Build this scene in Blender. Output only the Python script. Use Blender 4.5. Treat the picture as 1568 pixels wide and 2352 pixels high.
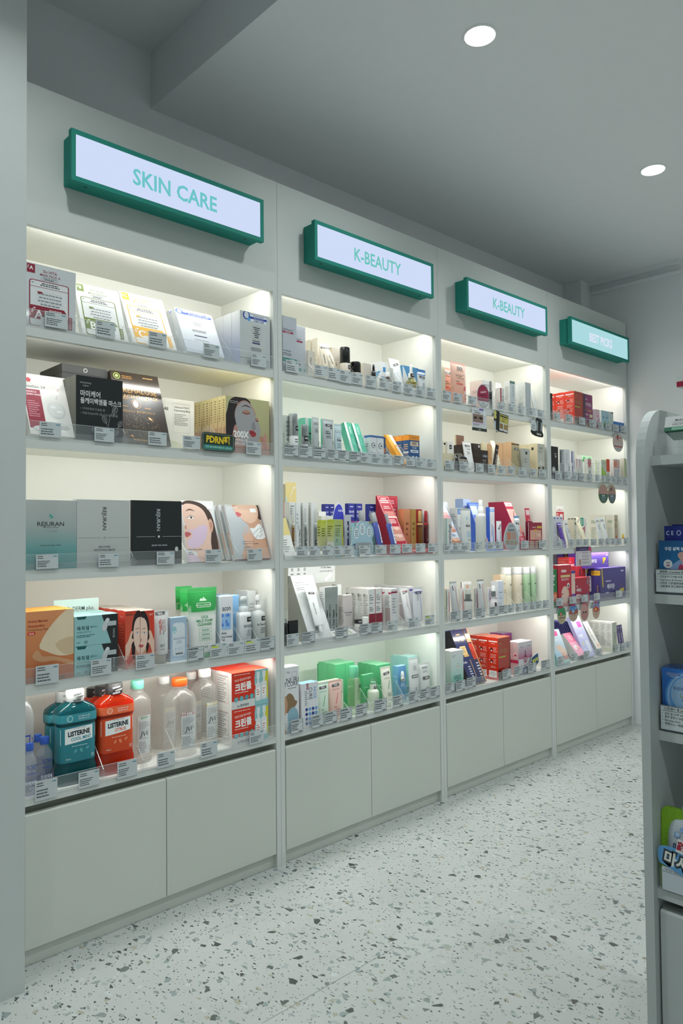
import bpy, math, random
from mathutils import Vector, Matrix, Euler
for o in list(bpy.data.objects): bpy.data.objects.remove(o)
sc = bpy.context.scene
COL = sc.collection
random.seed(7)
# ---------------------------------------------------------------- camera, light, exposure
cd = bpy.data.cameras.new('camera'); cam = bpy.data.objects.new('camera', cd); COL.objects.link(cam)
fw = Vector((0.68553, 0.72746, 0.02859)); rt = Vector((0.72799, -0.68552, -0.00990)); 
rt = (rt - fw*rt.dot(fw)).normalized(); fw.normalize(); up = rt.cross(fw)
R3 = Matrix((rt, up, -fw)).transposed()
cam.matrix_world = Matrix.Translation((-0.7287, -2.0510, 1.1634)) @ R3.to_4x4()
cd.sensor_fit = 'VERTICAL'; cd.sensor_height = 36.0; cd.lens = 36.0*1692.23/2352; cd.clip_start = 0.05
sc.camera = cam
w = bpy.data.worlds.new('world'); sc.world = w; w.use_nodes = True
w.node_tree.nodes['Background'].inputs[0].default_value = (.8, .9, .92, 1); w.node_tree.nodes['Background'].inputs[1].default_value = .05
vs = sc.view_settings; vs.view_transform = 'Standard'; vs.look = 'None'; vs.gamma = 1; vs.use_curve_mapping = False
vs.exposure = 0.0
P_DOWN = 5.0      # each downlight, watts
P_SIGN = 1.0      # sign face emission
P_LED = 27.0       # shelf led strips
cy = sc.cycles
cy.max_bounces = 8; cy.diffuse_bounces = 5; cy.glossy_bounces = 3; cy.transmission_bounces = 6; cy.transparent_max_bounces = 24
cy.use_denoising = True; cy.caustics_reflective = False; cy.caustics_refractive = False; cy.sample_clamp_indirect = 4
CH = 2.73         # main ceiling height
DOWNLIGHTS = [(1.165, -.70), (2.435, -.69), (-.10, -.70), (1.165, -1.95), (2.435, -1.95), (-.10, -1.95), (-1.4, -1.3), (3.4, -2.6), (1.165, -3.2), (-.1,-3.2)]
def link(o): COL.objects.link(o); return o
for i, (x, y) in enumerate(DOWNLIGHTS):
    l = bpy.data.lights.new('downlight_glow', 'AREA'); l.shape = 'DISK'; l.size = .09; l.energy = P_DOWN; l.color = (.95, 1, 1.0); l.spread = math.radians(142)
    o = link(bpy.data.objects.new('downlight_glow', l)); o.location = (x, y, CH-.012)

# ---------------------------------------------------------------- materials
def lin(h):
    if not isinstance(h, str): return tuple(h)[:3]
    h = h.lstrip('#')
    if len(h) == 3: h = ''.join(c*2 for c in h)
    r = []
    for i in (0, 2, 4):
        c = int(h[i:i+2], 16)/255
        r.append(c/12.92 if c <= .04045 else ((c+.055)/1.055)**2.4)
    return tuple(r)
def newmat(n):
    m = bpy.data.materials.new(n); m.use_nodes = True; return m, m.node_tree.nodes, m.node_tree.links
def pmat(n, rough=.5, metal=0, noise=.03, spec=.5, bump=0, coat=0):
    """print / plastic: colour from the colour attribute 'Col', a little procedural mottling"""
    m, N, L = newmat(n); b = N['Principled BSDF']
    a = N.new('ShaderNodeAttribute'); a.attribute_name = 'Col'
    t = N.new('ShaderNodeTexNoise'); t.inputs['Scale'].default_value = 90
    r = N.new('ShaderNodeMapRange'); r.inputs['To Min'].default_value = 1-noise; r.inputs['To Max'].default_value = 1+noise
    x = N.new('ShaderNodeVectorMath'); x.operation = 'SCALE'
    L.new(t.outputs['Fac'], r.inputs['Value']); L.new(a.outputs['Color'], x.inputs[0]); L.new(r.outputs[0], x.inputs['Scale'])
    L.new(x.outputs[0], b.inputs['Base Color'])
    b.inputs['Roughness'].default_value = rough; b.inputs['Metallic'].default_value = metal; b.inputs['Specular IOR Level'].default_value = spec
    b.inputs['Coat Weight'].default_value = coat
    if bump:
        t2 = N.new('ShaderNodeTexNoise'); t2.inputs['Scale'].default_value = 40
        q = N.new('ShaderNodeBump'); q.inputs['Strength'].default_value = bump; q.inputs['Distance'].default_value = .004
        L.new(t2.outputs['Fac'], q.inputs['Height']); L.new(q.outputs[0], b.inputs['Normal'])
    return m
def cmat(n, k, rough=.08, tint=True, fres=.5, trl=0):
    """see-through plastic: k = share of body colour, the rest is clear and tinted"""
    m, N, L = newmat(n); b = N['Principled BSDF']; out = N['Material Output']
    a = N.new('ShaderNodeAttribute'); a.attribute_name = 'Col'
    tr = N.new('ShaderNodeBsdfTransparent'); mx = N.new('ShaderNodeMixShader'); mx.inputs[0].default_value = k
    L.new(a.outputs['Color'], b.inputs['Base Color']); b.inputs['Roughness'].default_value = rough
    if tint: L.new(a.outputs['Color'], tr.inputs[0])
    L.new(tr.outputs[0], mx.inputs[1]); L.new(b.outputs[0], mx.inputs[2])
    if trl:
        tl = N.new('ShaderNodeBsdfTranslucent'); L.new(a.outputs['Color'], tl.inputs[0]); m3 = N.new('ShaderNodeMixShader'); m3.inputs[0].default_value = trl
        L.new(b.outputs[0], m3.inputs[1]); L.new(tl.outputs[0], m3.inputs[2]); L.new(m3.outputs[0], mx.inputs[2])
    g = N.new('ShaderNodeBsdfGlossy'); g.inputs['Roughness'].default_value = rough
    lw = N.new('ShaderNodeLayerWeight'); lw.inputs['Blend'].default_value = .5; pw_ = N.new('ShaderNodeMath'); pw_.operation = 'POWER'; pw_.inputs[1].default_value = 4
    f = N.new('ShaderNodeMapRange'); f.inputs['To Min'].default_value = .035; f.inputs['To Max'].default_value = fres; L.new(lw.outputs['Facing'], pw_.inputs[0]); L.new(pw_.outputs[0], f.inputs['Value'])
    m2 = N.new('ShaderNodeMixShader'); L.new(f.outputs[0], m2.inputs[0]); L.new(mx.outputs[0], m2.inputs[1]); L.new(g.outputs[0], m2.inputs[2])
    L.new(m2.outputs[0], out.inputs[0]); return m
def emat(n, strength):
    m, N, L = newmat(n); b = N['Principled BSDF']
    a = N.new('ShaderNodeAttribute'); a.attribute_name = 'Col'
    e = N.new('ShaderNodeEmission'); L.new(a.outputs['Color'], e.inputs[0]); e.inputs[1].default_value = strength
    L.new(e.outputs[0], N['Material Output'].inputs[0]); return m
MT = dict(paper=pmat('paper', .45, spec=.4), matte=pmat('matte', .7, spec=.3), gloss=pmat('gloss', .16, coat=.3), soft=pmat('soft_plastic', .33, bump=.1),
          foil=pmat('foil', .26, .15), metal=pmat('metal', .2, .8), film=pmat('film', .25, .0, bump=.45),
          board=pmat('board', .5, noise=.012, spec=.35), wall=pmat('wall_paint', .8, noise=.015, spec=.2, bump=.04),
          edge=cmat('acrylic_highlight', .55, .15, False, .5, .5), acrylic=cmat('acrylic', .06, .05, False, .35), frost=cmat('frost', .26, .2, False, .45, .6), clear=cmat('clear', .10, .05, trl=.5), liquid=cmat('liquid', .5, .06, True, .5, .6),  # edge: pale material standing in for the highlight lines on clear acrylic
          sign=emat('sign_light', P_SIGN), led=emat('led_light', P_LED), lamp=emat('lamp_light', 30))
# terrazzo floor
def floor_mat():
    m, N, L = newmat('terrazzo'); b = N['Principled BSDF']; b.inputs['Roughness'].default_value = .33
    tc = N.new('ShaderNodeTexCoord')
    base = N.new('ShaderNodeTexNoise'); base.inputs['Scale'].default_value = 3; base.inputs['Detail'].default_value = 4; L.new(tc.outputs['Object'], base.inputs['Vector'])
    cr = N.new('ShaderNodeValToRGB'); cr.color_ramp.elements[0].position = .3; cr.color_ramp.elements[1].position = .75
    cr.color_ramp.elements[0].color = (.46, .49, .475, 1); cr.color_ramp.elements[1].color = (.54, .57, .55, 1); L.new(base.outputs['Fac'], cr.inputs[0])
    cur = cr.outputs[0]
    def layer(scale, prob, tmin, tmax, cols, sx, rot, cur, off):
        mp = N.new('ShaderNodeMapping'); mp.inputs['Scale'].default_value = (sx, 1, 1); mp.inputs['Rotation'].default_value = (0, 0, rot); mp.inputs['Location'].default_value = (off, off*.7, 0)
        L.new(tc.outputs['Object'], mp.inputs['Vector'])
        v = N.new('ShaderNodeTexVoronoi'); v.voronoi_dimensions = '2D'; v.inputs['Scale'].default_value = scale; L.new(mp.outputs[0], v.inputs['Vector'])
        e = N.new('ShaderNodeTexVoronoi'); e.voronoi_dimensions = '2D'; e.feature = 'DISTANCE_TO_EDGE'; e.inputs['Scale'].default_value = scale; L.new(mp.outputs[0], e.inputs['Vector'])
        s = N.new('ShaderNodeSeparateColor'); L.new(v.outputs['Color'], s.inputs[0])
        lt = N.new('ShaderNodeMath'); lt.operation = 'LESS_THAN'; lt.inputs[1].default_value = prob; L.new(s.outputs[0], lt.inputs[0])
        mr = N.new('ShaderNodeMapRange'); mr.inputs['To Min'].default_value = tmin; mr.inputs['To Max'].default_value = tmax; L.new(s.outputs[1], mr.inputs['Value'])
        gt = N.new('ShaderNodeMath'); gt.operation = 'GREATER_THAN'; L.new(e.outputs['Distance'], gt.inputs[0]); L.new(mr.outputs[0], gt.inputs[1])
        mu = N.new('ShaderNodeMath'); mu.operation = 'MULTIPLY'; L.new(lt.outputs[0], mu.inputs[0]); L.new(gt.outputs[0], mu.inputs[1])
        rp = N.new('ShaderNodeValToRGB'); rp.color_ramp.interpolation = 'CONSTANT'
        for i, c in enumerate(cols):
            el = rp.color_ramp.elements[i] if i < 2 else rp.color_ramp.elements.new(i/len(cols))
            el.position = i/len(cols); el.color = (*lin(c), 1)
        L.new(s.outputs[2], rp.inputs[0])
        mx = N.new('ShaderNodeMix'); mx.data_type = 'RGBA'; L.new(mu.outputs[0], mx.inputs[0]); L.new(cur, mx.inputs[6]); L.new(rp.outputs[0], mx.inputs[7])
        return mx.outputs[2]
    dark = ['4d5553', '5d6663', '6e7875', '8a9694', '59605d', '474d4b']
    lite = ['8f9d9d', '9ba5a1', 'a9b4b4', 'c3cac8', '8a9797', 'a8a898']
    cur = layer(60, .07, .02, .25, lite, 1.0, .3, cur, 1.3)
    cur = layer(46, .085, .03, .30, lite, 1.7, .9, cur, 4.1)
    cur = layer(110, .055, .04, .3, dark, 1.5, 2.1, cur, 7.7)
    cur = layer(62, .042, .04, .30, dark, 1.9, 1.2, cur, 2.2)
    cur = layer(45, .028, .04, .26, dark, 1.15, .5, cur, 9.9)
    cur = layer(230, .045, .05, .3, dark, 1.3, .2, cur, 5.5)
    L.new(cur, b.inputs['Base Color'])
    return m
MT['terrazzo'] = floor_mat()

# ---------------------------------------------------------------- mesh builder
class MB:
    def __init__(s, mat='paper'): s.v = []; s.f = []; s.c = []; s.m = []; s.s = []; s.mat = mat
    def face(s, pts, col, mat=None, smooth=False, cols=None):
        i = len(s.v); s.v += [tuple(p) for p in pts]; s.f.append(tuple(range(i, i+len(pts))))
        s.c.append([lin(c) for c in cols] if cols else [lin(col)]*len(pts)); s.m.append(mat or s.mat); s.s.append(smooth)
    def grid(s, rows, col, mat=None, smooth=True, colf=None, wrap=False):
        """rows: list of equal-length point lists; shared vertices"""
        i0 = len(s.v); n = len(rows[0])
        for r in rows: s.v += [tuple(p) for p in r]
        for a in range(len(rows)-1):
            for b in range(n if wrap else n-1):
                b2 = (b+1) % n
                s.f.append((i0+a*n+b, i0+a*n+b2, i0+(a+1)*n+b2, i0+(a+1)*n+b))
                if colf: ca, cb = colf(a), colf(a+1); s.c.append([lin(ca), lin(ca), lin(cb), lin(cb)])
                else: s.c.append([lin(col)]*4)
                s.m.append(mat or s.mat); s.s.append(smooth)
    def box(s, x0, x1, y0, y1, z0, z1, col, mat=None, front=None, left=None, top=None):
        f = lambda *p, c=None: s.face(p, c or col, mat)
        f((x0, y0, z0), (x1, y0, z0), (x1, y0, z1), (x0, y0, z1), c=front)
        f((x1, y1, z0), (x0, y1, z0), (x0, y1, z1), (x1, y1, z1), c=front)
        f((x0, y1, z0), (x0, y0, z0), (x0, y0, z1), (x0, y1, z1), c=left)
        f((x1, y0, z0), (x1, y1, z0), (x1, y1, z1), (x1, y0, z1), c=left)
        f((x0, y0, z1), (x1, y0, z1), (x1, y1, z1), (x0, y1, z1), c=top)
        f((x0, y1, z0), (x1, y1, z0), (x1, y0, z0), (x0, y0, z0), c=top)
    def prism(s, pts, a0, a1, axis, col, mat=None, side=None, smooth=False):
        """extrude outline pts (2D) along axis between a0 and a1; axis 'y': pts are (x,z); 'x': (y,z); 'z': (x,y)"""
        def q(p, a): return {'y': (p[0], a, p[1]), 'x': (a, p[0], p[1]), 'z': (p[0], p[1], a)}[axis]
        s.face([q(p, a0) for p in pts], col, mat); s.face([q(p, a1) for p in reversed(pts)], col, mat)
        n = len(pts)
        for i in range(n):
            p, r = pts[i], pts[(i+1) % n]
            s.face([q(p, a0), q(p, a1), q(r, a1), q(r, a0)], side or col, mat, smooth)
    def build(s, name, parent=None, loc=(0, 0, 0), rot=(0, 0, 0)):
        me = bpy.data.meshes.new(name); me.from_pydata(s.v, [], s.f)
        used = []
        for m in s.m:
            if m not in used: used.append(m)
        for m in used: me.materials.append(MT[m])
        me.polygons.foreach_set('material_index', [used.index(m) for m in s.m])
        me.polygons.foreach_set('use_smooth', s.s)
        ca = me.color_attributes.new('Col', 'FLOAT_COLOR', 'CORNER')
        flat = []
        for cl in s.c:
            for c in cl: flat += [c[0], c[1], c[2], 1.0]
        ca.data.foreach_set('color', flat); me.update()
        o = link(bpy.data.objects.new(name, me)); o.location = loc; o.rotation_euler = rot
        if parent: o.parent = parent
        return o
def tag(o, label, cat, group=None):
    o['label'] = label; o['category'] = cat
    if group: o['group'] = group
    return o
def struct(mb, name, loc=(0, 0, 0)):
    o = mb.build(name, None, loc); o['kind'] = 'structure'; return o
def thing(name, label, cat, loc=(0, 0, 0), rot=(0, 0, 0), group=None):
    o = link(bpy.data.objects.new(name, None)); o.empty_display_size = .02; o.location = loc; o.rotation_euler = rot
    return tag(o, label, cat, group)
def dup(root, loc=None, rot=None, label=None):
    r = root.copy(); COL.objects.link(r)
    if loc is not None: r.location = loc
    if rot is not None: r.rotation_euler = rot
    if label: r['label'] = label
    for ch in list(root.children):
        c = ch.copy(); COL.objects.link(c); c.parent = r
        for g in list(ch.children):
            d = g.copy(); COL.objects.link(d); d.parent = c
    return r

# ---------------------------------------------------------------- lettering
_tc = {}
def glyphs(s, bold=0.0, res=2):
    k = (s, bold)
    if k in _tc: return _tc[k]
    cu = bpy.data.curves.new('t', 'FONT'); cu.body = s; cu.size = 1; cu.resolution_u = res; cu.offset = bold; cu.align_x = 'CENTER'; cu.fill_mode = 'FRONT'
    ob = link(bpy.data.objects.new('t', cu)); dg = bpy.context.evaluated_depsgraph_get(); dg.update()
    me = ob.evaluated_get(dg).to_mesh()
    V = [(v.co.x, v.co.y) for v in me.vertices]; F = [tuple(p.vertices) for p in me.polygons]
    ob.evaluated_get(dg).to_mesh_clear(); bpy.data.objects.remove(ob); bpy.data.curves.remove(cu)
    if V:
        x0 = min(v[0] for v in V); x1 = max(v[0] for v in V)
        V = [(v[0]-(x0+x1)/2, v[1]-.36) for v in V]; wd = x1-x0
    else: wd = 1
    _tc[k] = (V, F, wd); return _tc[k]
# ---------------------------------------------------------------- printing on a face
class Pr:
    """print context: F(u,v,off)->point, u,v in 0..1 over a face W x H metres; ops are lists of tuples"""
    def __init__(s, mb, F, W, H, mat='paper', n0=0, curved=False): s.mb = mb; s.F = F; s.W = W; s.H = H; s.mat = mat; s.n = n0; s.cv = curved; s.clip = True; s.hold = False
    def off(s):
        if not s.hold: s.n += 1
        return .0002+s.n*.000025
    def quad(s, x0, y0, x1, y1, c, o=None, c2=None, mat=None):
        o = o or s.off(); nx = max(1, int(abs(x1-x0)*10)) if s.cv else 1; ny = max(1, int(abs(y1-y0)*8)) if s.cv else 1
        for i in range(nx):
            for j in range(ny):
                a, b = x0+(x1-x0)*i/nx, x0+(x1-x0)*(i+1)/nx; d, e = y0+(y1-y0)*j/ny, y0+(y1-y0)*(j+1)/ny
                cols = None
                if c2:
                    C1, C2 = lin(c), lin(c2); m = lambda t: tuple(C1[k]*(1-t)+C2[k]*t for k in range(3))
                    cols = [m(j/ny), m(j/ny), m((j+1)/ny), m((j+1)/ny)]
                s.mb.face([s.F(a, d, o), s.F(b, d, o), s.F(b, e, o), s.F(a, e, o)], c, mat or s.mat, False, cols)
    def poly(s, pts, c, mat=None):
        o = s.off()
        if not s.cv and any(p[0] < 0 or p[0] > 1 or p[1] < 0 or p[1] > 1 for p in pts):
            for ax, lim, sg in ((0, 0, 1), (0, 1, -1), (1, 0, 1), (1, 1, -1)):
                out = []
                for i in range(len(pts)):
                    a, b = pts[i-1], pts[i]; ia, ib = sg*(a[ax]-lim) >= 0, sg*(b[ax]-lim) >= 0
                    if ia != ib:
                        t = (lim-a[ax])/(b[ax]-a[ax]); out.append((a[0]+(b[0]-a[0])*t, a[1]+(b[1]-a[1])*t))
                    if ib: out.append(b)
                pts = out
                if len(pts) < 3: return
        n = len(pts)
        if n <= 4 and not s.cv: s.mb.face([s.F(x, y, o) for x, y in pts], c, mat or s.mat); return
        if s.cv:
            cx = sum(p[0] for p in pts)/n; cy_ = sum(p[1] for p in pts)/n
            for i in range(n):
                s.tess((cx, cy_), pts[i], pts[(i+1) % n], c, mat or s.mat, o, 0)
        else: s.mb.face([s.F(x, y, o) for x, y in pts], c, mat or s.mat)
    def tess(s, a, b, c, col, mat, o, k):
        dm = max(math.hypot(a[0]-b[0], (a[1]-b[1])*.6), math.hypot(c[0]-b[0], (c[1]-b[1])*.6), math.hypot(a[0]-c[0], (a[1]-c[1])*.6))
        if dm < .16 or k > 3: s.mb.face([s.F(p[0], p[1], o) for p in (a, b, c)], col, mat); return
        h = lambda p, q: ((p[0]+q[0])/2, (p[1]+q[1])/2); x, y, z = h(a, b), h(b, c), h(c, a)
        for t in ((a, x, z), (x, b, y), (z, y, c), (x, y, z)): s.tess(*t, col, mat, o, k+1)
    def ell(s, cx, cy_, rx, ry, c, n=20, rot=0, mat=None):
        ca, sa = math.cos(rot), math.sin(rot); pts = []
        for i in range(n):
            a = 2*math.pi*i/n; x, y = rx*math.cos(a)*s.W, ry*math.sin(a)*s.W
            pts.append((cx+(x*ca-y*sa)/s.W, cy_+(x*sa+y*ca)/s.H))
        s.poly(pts, c, mat)
    def text(s, t, cx, cy_, size, c, rot=0, bold=0, sx=1, al='c', shear=0):
        """size: letter height as a share of H ('em'); al l/r/c anchor"""
        V, F_, wd = glyphs(t, bold); k = size*s.H; o = s.off(); r = math.radians(rot); ca, sa = math.cos(r), math.sin(r)
        dx = {'c': 0, 'l': wd/2, 'r': -wd/2}[al]
        P = []; bad = set()
        for x, y in V:
            x = (x+dx)*k*sx; y = y*k; x += y*shear; uu, vv = cx+(x*ca-y*sa)/s.W, cy_+(x*sa+y*ca)/s.H
            if s.clip and (uu < 0 or uu > 1 or vv < 0 or vv > 1): bad.add(len(P))
            P.append(s.F(uu, vv, o))
        i0 = len(s.mb.v); s.mb.v += [tuple(p) for p in P]; cc = lin(c)
        for f in F_:
            if bad and any(i in bad for i in f): continue
            s.mb.f.append(tuple(i0+i for i in f)); s.mb.c.append([cc]*len(f)); s.mb.m.append(s.mat); s.mb.s.append(False)
    def line(s, x0, y0, x1, y1, wd, c):
        X0, Y0, X1, Y1 = x0*s.W, y0*s.H, x1*s.W, y1*s.H; L_ = math.hypot(X1-X0, Y1-Y0) or 1e-9; h = wd*s.W/2
        nx, ny = -(Y1-Y0)/L_*h, (X1-X0)/L_*h
        s.poly([((X0+nx)/s.W, (Y0+ny)/s.H), ((X0-nx)/s.W, (Y0-ny)/s.H), ((X1-nx)/s.W, (Y1-ny)/s.H), ((X1+nx)/s.W, (Y1+ny)/s.H)], c)
    def frame(s, x0, y0, x1, y1, t, c):
        ty = t*s.W/s.H
        s.quad(x0, y0, x1, y0+ty, c); s.quad(x0, y1-ty, x1, y1, c); s.quad(x0, y0+ty, x0+t, y1-ty, c); s.quad(x1-t, y0+ty, x1, y1-ty, c)
    def rrect(s, x0, y0, x1, y1, r, c, n=4):
        ry = r*s.W/s.H; pts = []
        for cx, cy_, a0 in ((x1-r, y0+ry, -90), (x1-r, y1-ry, 0), (x0+r, y1-ry, 90), (x0+r, y0+ry, 180)):
            for i in range(n+1):
                a = math.radians(a0+90*i/n); pts.append((cx+r*math.cos(a), cy_+ry*math.sin(a)))
        s.poly(pts, c)
    def lines(s, x0, y0, x1, y1, n, c, al='l', h=.45, rnd=None):
        """n rows of tiny illegible print"""
        R = rnd or random.Random(int((x0*97+y0*31+n)*1000)); o = s.off(); st = (y1-y0)/n
        for i in range(n):
            y = y1-(i+.75)*st; L_ = (x1-x0)*R.uniform(.55, 1); a = x0 if al == 'l' else x1-L_ if al == 'r' else (x0+x1-L_)/2
            x = a
            while x < a+L_:
                wd = (x1-x0)*R.uniform(.05, .16); b = min(x+wd, a+L_)
                s.mb.face([s.F(x, y, o), s.F(b, y, o), s.F(b, y+st*h, o), s.F(x, y+st*h, o)], c, s.mat); x = b+(x1-x0)*.025
    def tester(s, cx, cy_, wd, rot=0, c='26272b'):
        """the black TESTER sticker"""
        h = wd*.30*s.W/s.H; ca, sa = math.cos(math.radians(rot)), math.sin(math.radians(rot))
        def rr(wd, h, col):
            pts = []; r = h*s.H/s.W*.3
            for dx, dy, a0 in ((1, -1, -90), (1, 1, 0), (-1, 1, 90), (-1, -1, 180)):
                for i in range(3):
                    a = math.radians(a0+45*i); x = (dx*(wd/2-r)+r*math.cos(a))*s.W; y = dy*(h/2*s.H-r*s.W)+r*math.sin(a)*s.W
                    pts.append((cx+(x*ca-y*sa)/s.W, cy_+(x*sa+y*ca)/s.H))
            s.poly(pts, col)
        rr(wd, h, c); rr(wd*.9, h*.72, 'e8e8e6'); rr(wd*.86, h*.6, c); s.text('TESTER', cx, cy_, h*.5, 'f4f4f4', rot, .02, min(1, wd*.75*s.W/(3.6*h*.5*s.H)))
    def run(s, ops):
        for op in ops or ():
            k, a = op[0], op[1:]
            if k == 'r': s.quad(*a)
            elif k == 't': s.text(*a)
            elif k == 'e': s.ell(*a)
            elif k == 'p': s.poly(*a)
            elif k == 'l': s.line(*a)
            elif k == 'f': s.frame(*a)
            elif k == 'rr': s.rrect(*a)
            elif k == 'x': s.lines(*a)
            elif k == 'T': s.tester(*a)
            elif k == 'fn': ART[a[0]](s, *a[1:])
ART = {}
def smooth(pts, n=4):
    out = []; L_ = len(pts)
    for i in range(L_):
        p0, p1, p2, p3 = pts[i-1], pts[i], pts[(i+1) % L_], pts[(i+2) % L_]
        for j in range(n):
            t = j/n; t2 = t*t; t3 = t2*t
            out.append(tuple(.5*((2*p1[k])+(-p0[k]+p2[k])*t+(2*p0[k]-5*p1[k]+4*p2[k]-p3[k])*t2+(-p0[k]+3*p1[k]-3*p2[k]+p3[k])*t3) for k in (0, 1)))
    return out
LEDC = [[(1, .985, .93)]*5, [(1, .985, .93), (.95, 1, .95), (1, .985, .94), (1, 1, .94), (.94, 1, .95)], [(1, .985, .93)]*5, [(1, .98, .94)]*5]
# ---------------------------------------------------------------- the room
W = .9; H = 2.4245; ZF = 2.0256; PW = .0192; D = .326; YW = .36; CH2 = 2.94; XB = .60
WC = 'eceff0'; BC = 'd2d7d4'; IN = 'f0f1ea'
m = MB('terrazzo'); m.face([(-3, -4.6, 0), (6, -4.6, 0), (6, YW, 0), (-3, YW, 0)], 'bbb')
m.face([(0.3506, -0.6126, .0003), (0.3506, -0.6140, .0003), (0.8154, -0.6166, .0003), (0.8154, -0.6152, .0003)], '7c8481', 'board'); struct(m, 'floor')
# main ceiling is a lowered slab right of XB, the recess left of it is higher; round holes are not cut, lamps are recessed rings
m = MB('wall'); m.box(XB, 6, -4.6, YW, CH, CH2+.05, WC); struct(m, 'ceiling')
m = MB('wall'); m.box(-3, XB, -4.6, -.52, CH, CH2+.05, WC); m.box(-3, XB, -.52, YW, CH2, CH2+.05, WC); struct(m, 'ceiling_recess')
m = MB('wall'); m.box(-3, 3.62, YW, YW+.1, 0, CH2+.05, WC); struct(m, 'wall_back')
m = MB('wall'); m.box(3.62, 3.74, -.33, YW+.1, 0, CH, WC); struct(m, 'wall_right')
m = MB('wall'); m.box(3.50, 3.62, .235, YW, H+.004, CH, WC); struct(m, 'wall_corner')
m = MB('wall'); m.box(3.76, 3.86, -4.6, -.30, 0, CH, 'f0f2f0'); struct(m, 'wall_far_right')
m = MB('wall'); m.box(3.74, 3.76, -.55, -.31, 0, CH, 'f0f2f0'); struct(m, 'trim_1')
m = MB('wall'); m.box(3.585, 3.62, -.33, .235, CH-.022, CH, WC); m.box(3.6, 3.62, -.33, .235, CH-.075, CH-.06, WC); struct(m, 'trim_2')
m = MB('board'); m.box(-3, -.0127, -.0953, YW, 0, CH2, 'c4cbc9'); struct(m, 'wall_left')
m = MB('wall'); m.box(-3.1, -3, -4.6, YW, 0, CH2, WC); struct(m, 'wall_far_left')
m = MB('wall'); m.box(-3, 6, -4.7, -4.6, 0, CH2, WC); struct(m, 'wall_front')
for i, (x, y) in enumerate(DOWNLIGHTS):
    t = thing('downlight', {0: 'round recessed ceiling downlight, the nearer one at the top', 1: 'round recessed ceiling downlight, the farther one at right'}.get(i, 'round recessed ceiling downlight outside the picture, %s' % ('above the far left bay', 'over the middle aisle', 'over the far aisle', 'over the near aisle', 'far left behind the post', 'beyond the gondola', 'behind the viewer to the right', 'directly behind the viewer')[i-2] if i > 1 else ''), 'ceiling light', (x, y, CH), group='recessed ceiling downlights')
    r = MB('matte'); n = 40; rows = []
    for rr, z in ((.047, -.001), (.0475, -.004), (.050, -.0045), (.0545, -.003), (.056, 0)):
        rows.append([(rr*math.cos(2*math.pi*k/n), rr*math.sin(2*math.pi*k/n), z) for k in range(n)])
    r.grid(rows, 'eef0ee', wrap=True); r.build('ring', t)
    q = MB('lamp'); q.face([(.047*math.cos(-2*math.pi*k/n), .047*math.sin(-2*math.pi*k/n), -.0015) for k in range(n)], (.93, 1, .99)); q.build('diffuser', t)

# ---------------------------------------------------------------- shelving units
SH = [1.747, 1.438, 1.070, .760, .452]                    # shelf tops
SB = [1.7160, 1.4065, 1.0405, .7295, .4325]               # bottom of the front lips
UN = ['SKIN CARE', 'nearer K-BEAUTY', 'farther K-BEAUTY', 'BEST PICKS']
SN = ['top', 'second', 'middle', 'fourth', 'bottom']
def loc_words(u, s): return '%s shelf under %s sign' % (SN[s], UN[u])
for u in range(4):
    X0 = W*u; X1 = X0+W
    t = thing('display_cabinet', 'white lit shelving unit with cupboard doors under the %s sign' % UN[u], 'shelving unit', (X0, 0, 0), group='white shelving units along the wall')
    for a, b in ((.0006, PW), (W-PW, W-.0006)):
        m = MB('board'); m.box(a, b, 0, .018, 0, ZF, BC); m.box(a, b, .018, D+.012, 0, 2.064, BC, left=IN); m.build('side_panel', t)
    m = MB('board'); m.box(PW, W-PW, D, D+.012, .43, ZF+.03, IN); m.build('back_panel', t)
    m = MB('board'); m.box(.0006, W-.0006, 0, .018, ZF, H, BC); m.box(.0006, W-.0006, .018, D+.012, H-.018, H, BC); m.box(PW, W-PW, .018, D+.012, 2.046, 2.064, IN)
    m.box(.0006, .018, .018, D+.012, 2.064, H-.018, BC); m.box(W-.018, W-.0006, .018, D+.012, 2.064, H-.018, BC); m.build('fascia', t)
    for s in range(5):
        m = MB('board'); zt, zb = SH[s], SB[s]
        m.box(PW, W-PW, .0015, .018, zb, zt, BC); m.box(PW, W-PW, .018, D, zt-.017, zt, IN); p = m.build('shelf', t)
    for s, (zc, zl) in enumerate([(2.046, ZF)]+[(SH[k]-.017, SB[k]) for k in range(4)]):
        h = MB('board'); h.prism([(.018, zl+.001), (.030, zc-.004), (.030, zc), (.018, zc)], PW+.01, W-PW-.01, 'x', 'e8e8e2'); hp = h.build('led_strip', t)
        e = MB('led'); a, b = PW+.03, W-PW-.03
        e.face([(a, .0195, zl+.0012), (b, .0195, zl+.0012), (b, .0312, zc-.0042), (a, .0312, zc-.0042)], LEDC[u][s]); e.build('led_diffuser', hp)
    m = MB('board'); m.box(PW, W-PW, .02, .036, 0, .05, 'd3d8d0'); m.build('plinth', t)
    m = MB('board'); m.box(PW, W-PW, .05, .06, .05, .433, 'c5cabd'); m.build('cupboard_back', t)
    mid = .4496 if u != 1 else .452
    for a, b in ((PW+.0035, mid-.0014), (mid+.0014, W-PW-.0035)):
        m = MB('board'); z1 = .4095
        m.prism([(0, .0505), (.018, .0505), (.018, z1), (.004, z1), (0, z1-.003)], a, b, 'x', 'ccd1c9'); m.build('door', t)

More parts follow.
